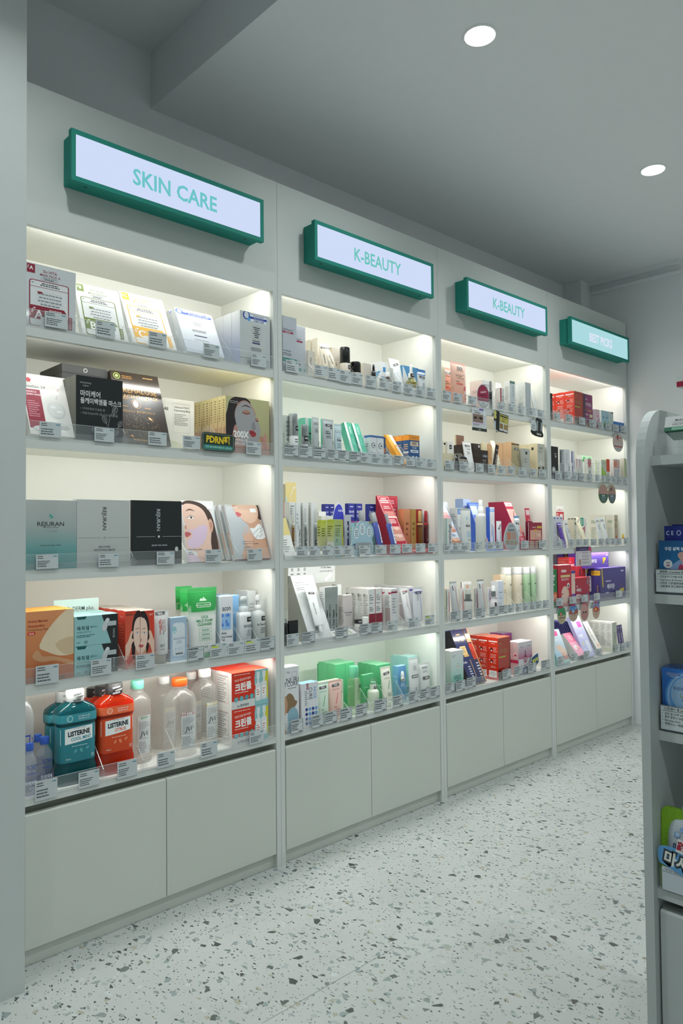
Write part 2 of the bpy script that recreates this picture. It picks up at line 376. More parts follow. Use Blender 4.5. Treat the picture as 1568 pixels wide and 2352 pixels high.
# ---------------------------------------------------------------- light box signs
def sign(u, txt, face, ink):
    sx, sw, z0, z1, dp = .1178, .669, 2.1554, 2.3011, .0713
    t = thing('light_box_sign', 'green framed light box sign reading %s %s' % (txt, {1: 'nearer the viewer', 2: 'farther from the viewer'}.get(u, 'on the fascia')), 'sign', (W*u+sx, -dp, z0), group='green light box signs')
    h = z1-z0; c = '298c7e'
    m = MB('matte'); b = .013
    m.box(.008, sw-.008, .018, dp-.0004, .006, h-.006, c)
    m.box(0, sw, 0, .018, 0, b, c); m.box(0, sw, 0, .018, h-b, h, c); m.box(0, b, 0, .018, b, h-b, c); m.box(sw-b, sw, 0, .018, b, h-b, c)
    m.build('housing', t)
    m = MB('sign'); m.face([(b, .003, b), (sw-b, .003, b), (sw-b, .003, h-b), (b, .003, h-b)], face); m.build('light_panel', t)
    m = MB('sign'); p = Pr(m, lambda U, V, o: (U*sw, .0028-o, V*h), sw, h, 'sign'); p.text(txt, .5, .5, SIGN_SZ[u][0], ink, 0, SIGN_SZ[u][2], SIGN_SZ[u][1]); m.build('lettering', t)
    for x in (.055, sw-.055):
        m = MB('metal'); n = 10; m.prism([(x+.004*math.cos(k*.628), .030+.004*math.sin(k*.628)) for k in range(n)], .0035, .0062, 'z', '5a6a66'); m.build('screw', t)
SIGN_SZ = [(.46, .90, .022), (.47, .84, .016), (.47, .84, .016), (.45, .80, .03)]
sign(0, 'SKIN CARE', 'cfdcf8', '6fc5c9'); sign(1, 'K-BEAUTY', 'cfdcf8', '6fc5bd'); sign(2, 'K-BEAUTY', 'cfdcf8', '6fc5bd'); sign(3, 'BEST PICKS', 'abdbe0', 'e2e6f7')
# ---------------------------------------------------------------- product builders (local frame: x across, y away from the aisle, z up, origin at the front bottom centre)
def box_prints(mb, w, h, d, ds, mat):
    Pr(mb, lambda U, V, o: (-w/2+U*w, -o, V*h), w, h, mat).run(ds.get('f'))
    Pr(mb, lambda U, V, o: (-w/2-o, d*(1-U), V*h), d, h, mat).run(ds.get('l'))
    Pr(mb, lambda U, V, o: (-w/2+U*w, V*d, h+o), w, d, mat).run(ds.get('tp'))
def carton(w, h, d, ds, name='carton'):
    mat = ds.get('m', 'paper'); mb = MB(mat); c = ds['c']; sc_ = ds.get('s', c); tc = ds.get('t', sc_); g = ds.get('g')
    if g:
        mb.face([(-w/2, 0, 0), (w/2, 0, 0), (w/2, 0, h), (-w/2, 0, h)], c, cols=[g[0], g[0], g[1], g[1]])
        sg = ds.get('sg', g)
        mb.face([(-w/2, d, 0), (-w/2, 0, 0), (-w/2, 0, h), (-w/2, d, h)], c, cols=[sg[0], sg[0], sg[1], sg[1]])
        mb.face([(w/2, 0, 0), (w/2, d, 0), (w/2, d, h), (w/2, 0, h)], c, cols=[sg[0], sg[0], sg[1], sg[1]]); mb.face([(w/2, d, 0), (-w/2, d, 0), (-w/2, d, h), (w/2, d, h)], sc_)
    else:
        mb.face([(-w/2, 0, 0), (w/2, 0, 0), (w/2, 0, h), (-w/2, 0, h)], c); mb.face([(w/2, d, 0), (-w/2, d, 0), (-w/2, d, h), (w/2, d, h)], c)
        mb.face([(-w/2, d, 0), (-w/2, 0, 0), (-w/2, 0, h), (-w/2, d, h)], sc_); mb.face([(w/2, 0, 0), (w/2, d, 0), (w/2, d, h), (w/2, 0, h)], sc_)
    mb.face([(-w/2, d, 0), (w/2, d, 0), (w/2, 0, 0), (-w/2, 0, 0)], sc_)
    # the lid flap bows up a little between its side tucks
    bow = .0 if ds.get('flat') else min(.0022, d*.035); n = 6; rows = []
    for i in range(n+1):
        t = i/n; z = h+bow*math.sin(math.pi*t); rows.append([(-w/2+.0004, t*d, z), (w/2-.0004, t*d, z)])
    mb.grid(rows, tc, smooth=True)
    mb.face([r[0] for r in rows]+[(-w/2+.0004, d, h-.0005), (-w/2+.0004, 0, h-.0005)], sc_)
    box_prints(mb, w, h, d, ds, mat)
    return mb
def sec(a, b, e, z, n, cy_=0):
    r = []
    for k in range(n):
        t = 2*math.pi*k/n; c, s = math.cos(t), math.sin(t)
        r.append((a*math.copysign(abs(c)**(2/e), c), cy_+b*math.copysign(abs(s)**(2/e), s), z))
    return r
def loft(mb, prof, col, e=2, n=24, cy_=0, mat=None, caps=True, zc=None):
    """prof: list of (z, a, b) bottom to top; zc: list of (z, colour) for colour changing up the height"""
    rows = [sec(a, b, e, z, n, cy_) for z, a, b in prof]; colf = None
    if zc:
        def colf(i):
            z = prof[i][0]; L_ = [(q, lin(c)) for q, c in zc]
            if z <= L_[0][0]: return L_[0][1]
            for (z0, c0), (z1, c1) in zip(L_, L_[1:]):
                if z <= z1: t = (z-z0)/(z1-z0+1e-9); return tuple(c0[k]*(1-t)+c1[k]*t for k in range(3))
            return L_[-1][1]
    mb.grid(rows, col, mat, True, colf, wrap=True)
    if caps: mb.face(list(reversed(rows[0])), colf(0) if colf else col, mat); mb.face(rows[-1], colf(len(prof)-1) if colf else col, mat)
def loftF(prof, z0, z1, hw, e=2, cy_=0):
    """mapping onto the front of a lofted body between z0 and z1, half width hw"""
    def ab(z):
        for (q0, a0, b0), (q1, a1, b1) in zip(prof, prof[1:]):
            if z <= q1:
                t = max(0, (z-q0)/(q1-q0+1e-9)); return a0+(a1-a0)*t, b0+(b1-b0)*t
        return prof[-1][1:]
    def F(U, V, o):
        z = z0+V*(z1-z0); a, b = ab(z); x = (U-.5)*2*hw; q = min(.985, abs(x)/max(a, 1e-6))
        return (x, cy_-b*(1-q**e)**(1/e)-o-.0002, z)
    return F
def tube(w, h, ds):
    """squeeze tube standing on its cap, flat crimp on top"""
    t = thing('squeeze_tube', '', ''); rc = ds.get('rc', .36)*w; hc = ds.get('hc', .14)*h; c = ds['c']; ht = h-hc; cr = ds.get('cr', .055)
    mb = MB('soft'); cp = ds.get('cap', 'f2f2f0'); d = rc
    loft(mb, [(0, rc*.96, rc*.96), (.001, rc, rc), (hc*.94, rc*.99, rc*.99), (hc, rc*.93, rc*.93)], cp, 2, 20, d, mat=ds.get('cm', 'soft')); mb.build('cap', t)
    prof = [(hc, rc*.85, rc*.85), (hc+.002, w*.40, rc*.93), (hc+ht*.03, w*.43, rc*.93)]
    for q in (.15, .35, .55, .75, .88): prof.append((hc+ht*q, w*(.43+.07*q), rc*.93*(1-q**1.6)+.001))
    prof += [(hc+ht*(1-cr), w/2, .0009), (h, w/2, .0008)]
    mb = MB(ds.get('m', 'soft')); cc = ds.get('crc', c)
    loft(mb, prof[:-1], c, 2, 24, d, zc=[(hc+ht*q, k) for q, k in ds['zc']] if 'zc' in ds else None); loft(mb, prof[-2:], cc, 2, 24, d, mat=ds.get('crm'))
    Pr(mb, loftF(prof, hc, h, w*.47, 2, d), w*.94, ht, ds.get('m', 'soft'), 0, True).run(ds.get('f'))
    mb.build('tube_body', t)
    if ds.get('inv'):
        for ch in t.children: ch.rotation_euler = (0, math.pi, 0); ch.location = (0, 0, h)
    return t
def bottle(w, h, ds, depth=None):
    """parts: list of (name, material, colour, [(z,a[,b])...] as shares of h and w/2, opts)"""
    t = thing(ds.get('n', 'bottle'), '', ''); dd = (depth or w*ds.get('asp', 1))/2
    for p in ds['p']:
        nm, mat, col, pr = p[:4]; o = p[4] if len(p) > 4 else {}
        mb = MB(mat); e = o.get('e', ds.get('e', 2)); fb = o.get('round', 0)
        prof = [(q[0]*h, q[1]*w/2, (q[1]*w/2 if fb else (q[2] if len(q) > 2 else q[1])*dd)) for q in pr]
        ox = o.get('x', 0)*w/2
        zc = [(z*h, c) for z, c in o['zc']] if 'zc' in o else None
        loft(mb, prof, col, e, o.get('k', 24), dd, zc=zc)
        if 'f' in o:
            z0, z1, hw = o['at']; lm = o.get('lm', 'paper')
            Pr(mb, loftF(prof, z0*h, z1*h, hw*w/2, e, dd), hw*w, (z1-z0)*h, lm, 4, True).run(o['f'])
        if ox: mb.v = [(x+ox, y, z) for x, y, z in mb.v]
        mb.build(nm, t)
    return t
def card(w, h, ds, th=.0012, name='card'):
    """a printed board; outline 'o' as (u,v) points or a full rectangle"""
    pts = ds.get('o') or [(0, 0), (1, 0), (1, 1), (0, 1)]
    mb = MB(ds.get('m', 'paper')); q = [((x-.5)*w, y*h) for x, y in pts]
    mb.prism(q, 0, th, 'y', ds['c'], side='e9e9e4')
    Pr(mb, lambda U, V, o: ((U-.5)*w, -o, V*h), w, h, ds.get('m', 'paper')).run(ds.get('f')); return mb
def circ(n=28, a0=0): return [(.5+.5*math.cos(2*math.pi*k/n+a0), .5+.5*math.sin(2*math.pi*k/n+a0)) for k in range(n)]
ORD = ['front', 'second', 'third', 'fourth', 'fifth', 'sixth', 'seventh', 'eighth', 'ninth', 'tenth', 'eleventh', 'twelfth', 'thirteenth', 'fourteenth', 'fifteenth', 'sixteenth']
NTH = ['first', 'second', 'third', 'fourth', 'fifth', 'sixth', 'seventh', 'eighth', 'ninth', 'tenth', 'eleventh', 'twelfth', 'thirteenth', 'fourteenth', 'fifteenth']
LABELS = {}
def uniq(l):
    if l in LABELS: print('DUPLICATE LABEL', l)
    LABELS[l] = 1; n = len(l.split())
    if n > 16 or n < 4: print('LABEL LENGTH', n, l)
    return l
def put(u, s, kind, desc, cat, x, y, lean, w, h, d, dn, o):
    ds = DS.get(dn) or dict(c='c8ccca'); z = SH[s]+o.get('dz', 0)+.0005; X = W*u+x; rz = math.radians(o.get('rz', 0)); loc = loc_words(u, s)
    rows, cols, stack = o.get('rows', 1), o.get('cols', 1), o.get('stack', 1)
    le = math.radians(lean); grp = (o.get('g') or desc)+' on the '+loc if rows*cols*stack > 1 or o.get('g') else None
    def lab(r, c, k):
        b = []
        if cols > 1: b.append((['left', 'right'][c] if cols == 2 else NTH[c]) + (' column' if rows*stack > 1 else ''))
        if stack > 1: b.append(['lower', 'upper'][k] if stack == 2 else NTH[k]+' layer')
        if rows > 1: b.append(ORD[r])
        return uniq(desc+(', '+' '.join(b)+' one,' if b else ' '+o.get('on', 'on'))+(' ' if not b else ' ')+loc)
    if kind == 'carton':
        mb = carton(w, h, d, ds); root = mb.build(ds.get('n', 'carton'))
    elif kind == 'card': root = card(w, h, ds, d or .0012).build(ds.get('n', 'display_card'))
    elif kind == 'tube': root = tube(w, h, ds)
    elif kind == 'bottle' and 'p' not in ds: print('NODS', dn); return
    elif kind == 'bottle': root = bottle(w, h, ds, d or None)
    elif kind == 'wedge': root = wedge(w, h, d, ds, o)
    lift = (d if kind == 'carton' else 2*ds.get('rc', .36)*w+.001)*math.sin(le) if kind in ('carton', 'tube') and le > 0 else 0
    if o.get('ry'): lift += abs(w/2*math.sin(math.radians(o['ry'])))
    if kind == 'tube' and le < 0: le = 0
    step = o.get('step', (d or w)+.001); first = True
    for r in range(rows):
        for c in range(cols):
            for k in range(stack):
                ob = root if first else dup(root)
                jr = random.Random(int(X*999)+r*7+c*3+k); jx = jr.uniform(-.0008, .0008) if r else 0
                yy = y+r*step/max(.5, math.cos(le))+jr.uniform(0, .0004)
                ob.location = (X+c*(w+o.get('gap', .0012))+jx+o.get('sx', 0)*r, yy, z+lift+k*(h+.0008)); ob.rotation_euler = (-le, math.radians(o.get('ry', 0)), rz)
                tag(ob, lab(r, c, k), cat, grp); first = False
    return root
def wedge(w, h, d, ds, opt):
    """slanted display stand: a fin rising to the back at the left, a low tray, an optional header card"""
    t = thing(ds.get('n', 'display_stand'), '', ''); fw_ = opt['fin']*w; fd = opt['fd']; th = ds.get('th', .022); c = ds['c']; sc_ = ds.get('s', c)
    fh = h; hl = th*.45; mb = MB('paper'); x0 = -w/2; x1 = x0+fw_
    mb.prism([(0, 0), (d, 0), (d, fh), (fd, fh), (0, hl)], x0, x1, 'x', sc_, side=c); sl = math.hypot(fd, fh-hl)
    n1 = (-(fh-hl)/sl, fd/sl)
    Pr(mb, lambda U, V, o: (x0+U*fw_, V*fd+n1[0]*o, hl+V*(fh-hl)+n1[1]*o), fw_, sl, 'paper').run(ds.get('fin_f'))
    mb.build('side_fin', t); td = min(d, .10); tl = .032
    if fw_ < w*.99:
        mb = MB('paper'); mb.prism([(0, 0), (td, 0), (td, th), (tl, th), (0, hl)], x1, w/2, 'x', sc_, side=c)
        tw = w-fw_; sl2 = math.hypot(tl, th-hl); n2 = (-(th-hl)/sl2, tl/sl2)
        Pr(mb, lambda U, V, o: (x1+U*tw, V*tl+n2[0]*o, hl+V*(th-hl)+n2[1]*o), tw, sl2, 'paper').run(ds.get('tray_f')); mb.build('tray', t)
    if ds.get('head'):
        a, b, z0, z1 = ds['head']; m3 = MB('paper'); m3.box(x0+a*w, x0+b*w, d-.002, d-.0005, z0*h, z1*h, ds.get('hc', c))
        hw_, hh = (b-a)*w, (z1-z0)*h
        Pr(m3, lambda U, V, o: (x0+a*w+U*hw_, d-.002-o, z0*h+V*hh), hw_, hh, 'paper').run(ds.get('head_f')); m3.build('header_card', t)
    return t
def price_tags(u, s, rows_, slots=True):
    """rows_: (x left, width, z above shelf, height, style) on the shelf edge"""
    for i, (x, w_, z, h_, st) in enumerate(rows_):
        X = W*u+x; R = random.Random(u*1000+s*100+i); mb = MB('paper')
        mb.box(0, w_, -.0006, .0006, 0, h_, 'c3cbcd' if st != 2 else 'bcc3c4')
        p = Pr(mb, lambda U, V, o: (U*w_, -.0006-o, V*h_), w_, h_, 'paper'); k = '4c5256'
        if st == 1: p.frame(.015, .02, .985, .98, .018, '5a6064'); p.lines(.07, .78, .75, .93, 1, '2e3236', h=.55); p.line(.03, .75, .97, .75, .012, '70767a'); p.lines(.07, .22, R.uniform(.7, .93), .70, R.choice((3, 4, 4)), k, h=.5); p.lines(.60, .05, .93, .17, 1, k, 'r', h=.55)
        elif TAGTXT.get((u, s, i)):
            a, b, c, dd = TAGTXT[(u, s, i)]; k = '33383c'
            p.text(a, .07, .88, .115, k, 0, 0, 1, 'l'); p.text(b, .07, .745, .115, k, 0, 0, 1, 'l'); p.text(c, .95, .83, .095, '3f7f93', 0, 0, 1, 'r')
            for j, q in enumerate(dd): p.text('• '+q, .07, .56-.125*j, .105, k, 0, 0, 1, 'l')
        else: p.lines(.07, .70, R.uniform(.45, .7), .95, 2, k, h=.45); p.lines(.70, .8, .95, .93, 1, '4f8ca0', 'r', h=.5); p.lines(.07, .12, R.uniform(.62, .92), .60, R.choice((3, 4, 4)), k, h=.45)
        if st == 3: p.n = 1; p.quad(.08, .72, .5, .84, 'c9d94a')
        o = mb.build('price_card', None, (X, -.0037-.0006*(i % 2), SH[s]+z), (0, math.radians(R.uniform(-.6, .6)), 0))
        tag(o, uniq('grey price card, %s from left along %s' % (NTH[i], loc_words(u, s))), 'price card', 'price cards along the '+loc_words(u, s))
def strip(u, s, divs, h_=.043):
    """clear front strip with its foot and the clear dividers behind it"""
    X0, z = W*u+PW+.003, SH[s]; L_ = W-2*PW-.006; c = 'eef6f6'
    mb = MB('acrylic'); mb.box(0, L_, -.0024, -.0006, -.001, h_, c, 'acrylic'); mb.box(0, L_, -.0006, .012, .0006, .0018, c, 'acrylic'); mb.box(0, L_, .0008, .0016, .0018, .018, c); mb.box(0, L_, -.0024, -.0006, h_+.0001, h_+.0009, 'f4fafa', 'edge'); mb.box(0, L_, -.0026, -.0025, .0005, .0012, 'f4fafa', 'edge')  # whitish top and bottom bars are painted highlight lines, not strip parts
    tag(mb.build('front_strip', None, (X0, 0, z)), uniq('clear acrylic front strip along the edge of the '+loc_words(u, s)), 'shelf strip', 'clear front strips')
    for i, x in enumerate(divs):
        x, hh, ye = x; yb_ = min(.066, ye*.6); yt_ = min(.075, ye*.7); k = (yb_-.004)/.062
        mb = MB('acrylic'); mb.prism([(.0022, .002), (ye, .002), (ye, hh), (yt_, hh), (yb_, hh-.004), (.004, .030), (.0022, .028)], -.0009, .0009, 'x', c)
        mb.prism([(.0038, .0305), (yb_-.0004, hh-.0035), (yb_-.0008, hh-.0024), (.0034, .0316)], -.0010, .0010, 'x', 'eef4f4', 'edge')  # whitish bar along the slope: a highlight put in as colour and shape
        t = mb.build('shelf_divider', None, (W*u+x, 0, z))
        f = MB('acrylic'); f.prism([(-.012, .002), (.012, .002), (.012, .016), (0, .030), (-.012, .016)], .0018, .0028, 'y', c); f.box(-.012, .012, .0028, .0045, .0019, .003, c); f.build('foot', t)
        tag(t, uniq('clear acrylic divider, %s from left on the %s' % (NTH[i], loc_words(u, s))), 'shelf divider', 'clear dividers on the '+loc_words(u, s))
TAGTXT = {}
# ---------------------------------------------------------------- pictures printed on the packs
def P_(s, pts, c, k=(0, 0, 1, 1), n=4):
    if isinstance(k, int): k, n = (0, 0, 1, 1), k
    s.poly([(k[0]+x*k[2], k[1]+y*k[3]) for x, y in smooth(pts, n)], c)
def art_front_face(s, ox=0, sx=1):
    """frontal woman, hair tied back, hands at the jaw"""
    k = (ox+(.5-.5*1.22)*sx, .56-.56*1.16, sx*1.22, 1.16); p = lambda pts, c, n=4: P_(s, pts, c, k, n); q = s.poly
    p([(.30, .10), (.26, .42), (.27, .70), (.33, .86), (.44, .94), (.58, .94), (.70, .86), (.76, .70), (.75, .45), (.70, .3), (.5, .2)], '2b2022')
    p([(.10, -.05), (.22, .15), (.38, .22), (.62, .22), (.82, .14), (.95, -.05)], 'dcb39c')
    p([(.38, .15), (.38, .42), (.64, .42), (.64, .15), (.5, .08)], 'd3a58c')
    p([(.31, .62), (.33, .45), (.41, .33), (.51, .28), (.61, .33), (.69, .45), (.71, .62), (.66, .78), (.51, .86), (.36, .78)], 'efcfbd')
    p([(.36, .80), (.28, .6), (.30, .78), (.40, .93), (.52, .95), (.51, .85)], '2b2022'); p([(.66, .80), (.72, .6), (.72, .78), (.62, .93), (.50, .95), (.52, .85)], '2b2022')
    X = lambda x: k[0]+x*k[2]; Y = lambda y: k[1]+y*k[3]
    for x in (.42, .61):
        p([(x-.055, .595), (x, .62), (x+.055, .595), (x, .578)], 'f6eee8', 2); s.ell(X(x), Y(.598), .022*sx, .022*sx, '2a1c18', 10); s.line(X(x-.06), Y(.60), X(x), Y(.625), .007*sx, '3a2824'); s.line(X(x), Y(.625), X(x+.06), Y(.60), .007*sx, '3a2824')
        s.line(X(x-.06), Y(.662), X(x+.05), Y(.672), .014*sx, '6b4c3e')
    p([(.49, .49), (.52, .475), (.55, .49), (.52, .52)], 'dba78f', 2)
    p([(.45, .405), (.49, .425), (.52, .418), (.55, .425), (.59, .405), (.52, .378)], 'c8555c', 3)
    p([(.02, .35), (.16, .50), (.24, .62), (.30, .63), (.26, .54), (.32, .50), (.26, .44), (.20, .30), (.08, .2)], 'eac4ae'); p([(.98, .35), (.88, .50), (.80, .62), (.74, .62), (.76, .52), (.70, .46), (.78, .40), (.88, .22)], 'eac4ae')
ART['front'] = art_front_face
def art_x200(s):
    s.quad(0, 0, 1, 1, 'a9a57c', c2='c2c08f')
    P_(s, [(.02, .72), (.10, .94), (.34, 1.02), (.56, .93), (.40, .80), (.26, .55), (.22, .25), (.10, .02), (-.05, -.05), (-.1, .4)], '2b2426')
    P_(s, [(.08, -.05), (.12, .20), (.20, .50), (.32, .40), (.50, .18), (.68, .14), (.76, .22), (.72, .06), (.66, -.05)], 'b98678')
    P_(s, [(.22, .60), (.24, .84), (.40, .955), (.56, .90), (.68, .72), (.60, .60)], 'b98678')
    P_(s, [(.26, .84), (.42, .94), (.58, .86), (.70, .64), (.79, .47), (.76, .32), (.68, .18), (.52, .12), (.34, .22), (.24, .48), (.20, .70)], 'a5a4a6')
    P_(s, [(.36, .74), (.46, .79), (.55, .74), (.47, .70)], 'b28273'); P_(s, [(.66, .66), (.72, .66), (.74, .60), (.68, .61)], 'b28273')
    s.line(.37, .735, .46, .715, .012, '2b1c1a'); s.line(.46, .715, .55, .735, .012, '2b1c1a'); s.line(.67, .62, .74, .60, .012, '2b1c1a'); P_(s, [(.34, .83), (.46, .88), (.57, .83), (.45, .855)], '5a3f38', 3)
    P_(s, [(.62, .60), (.68, .48), (.63, .44), (.58, .47)], '8e8b8e'); P_(s, [(.52, .41), (.60, .43), (.68, .39), (.66, .33), (.58, .32)], 'a3343a'); s.line(.53, .395, .67, .375, .008, '611a22')
    P_(s, [(.78, .06), (.84, .28), (.90, .42), (.93, .36), (.96, .22), (1.05, .02), (.98, -.08), (.84, -.08)], 'c59684')
    P_(s, [(.76, .30), (.83, .34), (.92, .20), (.90, .10), (.82, .20)], 'b98678')
    s.frame(.10, .885, .27, .92, .006, 'd8d8d0'); s.text('200X', .34, .345, .16, 'f4f4f2', 0, .04, .92); s.text('FIRMING UP', .31, .24, .068, 'f0f0ee', 0, .025, .9); s.text('HYDROGEL MASK', .37, .175, .068, 'f0f0ee', 0, .025, .88)
ART['x200'] = art_x200
def art_pink(s):
    P_(s, [(.02, .93), (.20, 1.0), (.60, .96), (.86, .82), (.96, .60), (1.0, .2), (.9, -.05), (.74, .1), (.70, .5), (.5, .85)], '4a3a34')
    P_(s, [(.05, .92), (.36, .94), (.66, .84), (.80, .62), (.83, .48), (.78, .30), (.76, -.05), (.30, -.05), (.32, .14), (.10, .20), (.0, .24), (.02, .36), (-.03, .47), (.06, .56), (.02, .70)], 'ecc9b8')
    P_(s, [(.78, .66), (.86, .70), (.92, .60), (.86, .48), (.79, .50)], 'deb09c'); P_(s, [(.81, .63), (.87, .64), (.88, .57), (.83, .53)], 'c99580')
    P_(s, [(.14, .71), (.26, .755), (.36, .72), (.26, .695)], 'f5efec', 3); s.ell(.26, .722, .032, .032, '4a342c', 12); s.line(.13, .715, .26, .76, .01, '3a2824'); s.line(.26, .76, .37, .72, .01, '3a2824'); P_(s, [(.10, .82), (.24, .865), (.40, .825), (.24, .842)], '6b5346', 3)
    P_(s, [(.02, .57), (.08, .60), (.09, .54), (.03, .53)], 'd8a48e'); P_(s, [(.02, .475), (.10, .485), (.20, .455), (.12, .41), (.03, .405)], 'c96a72'); s.line(.03, .448, .19, .452, .007, '8f3c46')
    P_(s, [(.10, .53), (.26, .52), (.44, .57), (.64, .60), (.72, .55), (.66, .40), (.50, .28), (.28, .22), (.10, .24), (.06, .34), (.20, .39), (.23, .46)], 'dfc8de')
    s.quad(.78, .86, .93, .925, 'f4f6f8'); P_(s, [(-.05, -.05), (.0, .12), (.16, .13), (.34, .06), (.42, -.05)], 'e2c9dd'); s.text('Collagen Hydrogel Mask', .02, .20, .032, '555', 0, .01, .9, 'l'); s.lines(.04, .11, .26, .17, 2, '888')
ART['pink'] = art_pink
def art_neck(s):
    s.quad(0, 0, 1, 1, 'a9b3bb', c2='c6cbce')
    P_(s, [(.26, 1.05), (.28, .84), (.38, .76), (.46, .69), (.56, .62), (.60, .50), (.50, .38), (.34, .26), (.20, -.05), (1.05, -.05), (1.05, .3), (.98, .56), (.96, .8), (1.0, 1.05)], 'c99f86')
    P_(s, [(.90, 1.05), (.84, .86), (.95, .72), (1.1, .8), (1.1, 1.05)], '3a2a26'); P_(s, [(.30, .98), (.28, .86), (.40, .75), (.52, .68), (.70, .66), (.92, .78), (.9, 1.02)], 'e2bfa9')
    P_(s, [(.27, .85), (.34, .865), (.44, .82), (.36, .775), (.30, .78)], 'cf6f75'); s.line(.28, .825, .42, .822, .006, '8f3c46')
    P_(s, [(.60, .56), (.72, .56), (.88, .64), (.96, .60), (1.01, .42), (.92, .36), (.72, .36), (.64, .44)], 'eef1f2')
    for x, y in ((.68, .47), (.80, .53), (.90, .50), (.74, .41), (.86, .42), (.94, .57)): s.text('rejuran', x, y, .035, '7d868c', 40, .01)
    P_(s, [(.36, .30), (.34, .48), (.42, .42), (.44, .60), (.49, .44), (.55, .62), (.57, .42), (.62, .54), (.60, .34), (.52, .2)], 'dcb29a')
    s.text('REJURAN', .20, .945, .05, 'eef2f4', 0, .01, 1.1); s.quad(.72, .86, .90, .935, 'f7f9fb'); s.text('Triple Rebounding', .28, .315, .030, '6a6f74', 0, .01, 1, 'l'); s.text('Neck Wrinkle Cream Mask', .28, .275, .030, '6a6f74', 0, .01, 1, 'l'); s.lines(.28, .14, .55, .24, 4, '8d9296')
ART['neck'] = art_neck
def art_blue_shirt(s):
    P_(s, [(.10, .52), (.36, .60), (.60, .56), (.74, .48), (.88, .46), (.80, .40), (.62, .36), (.40, .30), (.14, .34)], '8a7152')
    P_(s, [(-.05, .52), (.16, .56), (.26, .44), (.22, .34), (.10, .28), (-.05, .30)], 'c79a7c')
    P_(s, [(.28, .30), (.60, .38), (.88, .32), (.98, .18), (.92, .10), (1.0, -.05), (.20, -.05), (.30, .12)], '8fb4c4'); P_(s, [(-.05, .14), (.14, .04), (.30, -.05), (-.05, -.05)], 'c79a7c')
ART['shirt'] = art_blue_shirt
def art_leaves(s, c):
    s.hold = True
    for (x, y, r, L_, w_) in ((.80, .45, 75, .20, .11), (.64, .30, 115, .18, .10), (.90, .26, 60, .15, .09), (.48, .14, 150, .17, .10), (.78, .12, 40, .16, .10), (.62, .05, 200, .14, .08)):
        a = math.radians(r); ca, sa = math.cos(a), math.sin(a); asp = s.W/s.H
        def q(t, o): return (x+(t*ca-o*sa)*1, y+(t*sa+o*ca)*asp)
        o_ = [q(L_*t, w_*math.sin(math.pi*t)**.8/2) for t in (0, .15, .3, .5, .7, .85, 1)]+[q(L_*t, -w_*math.sin(math.pi*t)**.8/2) for t in (.85, .7, .5, .3, .15)]
        for i in range(len(o_)): s.line(*o_[i-1], *o_[i], .006, c)
        s.line(*q(-.05, 0), *q(L_, 0), .006, c)
        for t in (.25, .45, .65): s.line(*q(L_*t, 0), *q(L_*(t+.14), w_*.36), .004, c); s.line(*q(L_*t, 0), *q(L_*(t+.14), -w_*.36), .004, c)
    s.line(.62, 0, .72, .42, .006, c); s.line(.72, .42, .86, .60, .006, c); s.hold = False
ART['leaves'] = art_leaves
def art_globe(s):
    R = random.Random(3)
    for i in range(260):
        a = R.uniform(0, 6.283); r = math.sqrt(R.random())*.36; x = .45+r*math.cos(a); y = .215+r*math.sin(a)*s.W/s.H
        s.n = 3; s.ell(x, y, R.uniform(.003, .007), .005, R.choice(('e8c48a', 'f4e0bc', 'b98a52', 'caa06a')), 5)
    s.n = 6; s.ell(.66, .36, .05, .02, 'ffb35a', 12, -.7); s.ell(.66, .36, .022, .016, 'fff0cc', 10, -.7); s.ell(.22, .10, .03, .014, 'ffb35a', 10, -.7)
    for r in (.375,):
        for k in range(30):
            a, b = 2*math.pi*k/30, 2*math.pi*(k+1)/30; s.n = 9; s.line(.45+r*math.cos(a), .215+r*math.sin(a)*s.W/s.H, .45+r*math.cos(b), .215+r*math.sin(b)*s.W/s.H, .003, '9a6a3c')
ART['globe'] = art_globe
def art_vitacard(s, c, L_, small=0):
    """pack A / B / C front"""
    s.quad(.04, .855, .195, .985, c); s.text(L_, .125, .925, .085, 'f6f6f6', 0, .02, 1); s.text('VITA', .065, .935, .028, 'f6f6f6', 80, .01); s.quad(.04, .845, .195, .862, c)
    s.text('Dr.VITA', .49, .905, .062, c, 0, .008, 1.05); s.text('MASK PACK '+L_, .49, .845, .052, c, 0, .006, 1.0); s.lines(.3, .80, .68, .82, 1, '8a8f94', 'c'); s.frame(.31, .762, .64, .792, .004, '7c8186'); s.lines(.36, .768, .58, .786, 1, '6b7075', 'c', .6)
    f = c; s.rrect(.085, -.0, .86, .745, .05, f); s.rrect(.105, .02, .84, .732, .04, 'dfe3e4'); s.quad(.105, .632, .84, .64, f); s.lines(.27, .655, .70, .715, 2, '3e4448', 'c', .6); s.lines(.13, .68, .18, .71, 1, '4a4f54')
    for i in range(4): s.quad(.22, .56-.055*i, .73, .5625-.055*i, '9aa0a4'); s.lines(.24, .515-.055*i, .73, .545-.055*i, 1, '6a7074', 'c', .5)
    s.rrect(.24, .535, .34, .565, .015, c); s.quad(.105, .17, .76, .335, c); s.poly([(.76, .335), (.82, .27), (.82, .255), (.105, .255), (.105, .335)], c); s.quad(.105, .12, .38, .30, c)
    s.text(L_, .27, .20, .20, 'f6f6f6', 0, .02, 1); s.text('VITA', .16, .26, .05, 'f6f6f6', 60, .02); s.lines(.42, .275, .76, .30, 1, 'f0e0e0', 'c', .6); s.quad(.30, -.0, .83, .17, 'dfe3e4'); s.rrect(.86, .03, .925, .235, .01, c); s.lines(.87, .05, .915, .22, 5, 'e8d5d8')
ART['vitacard'] = art_vitacard
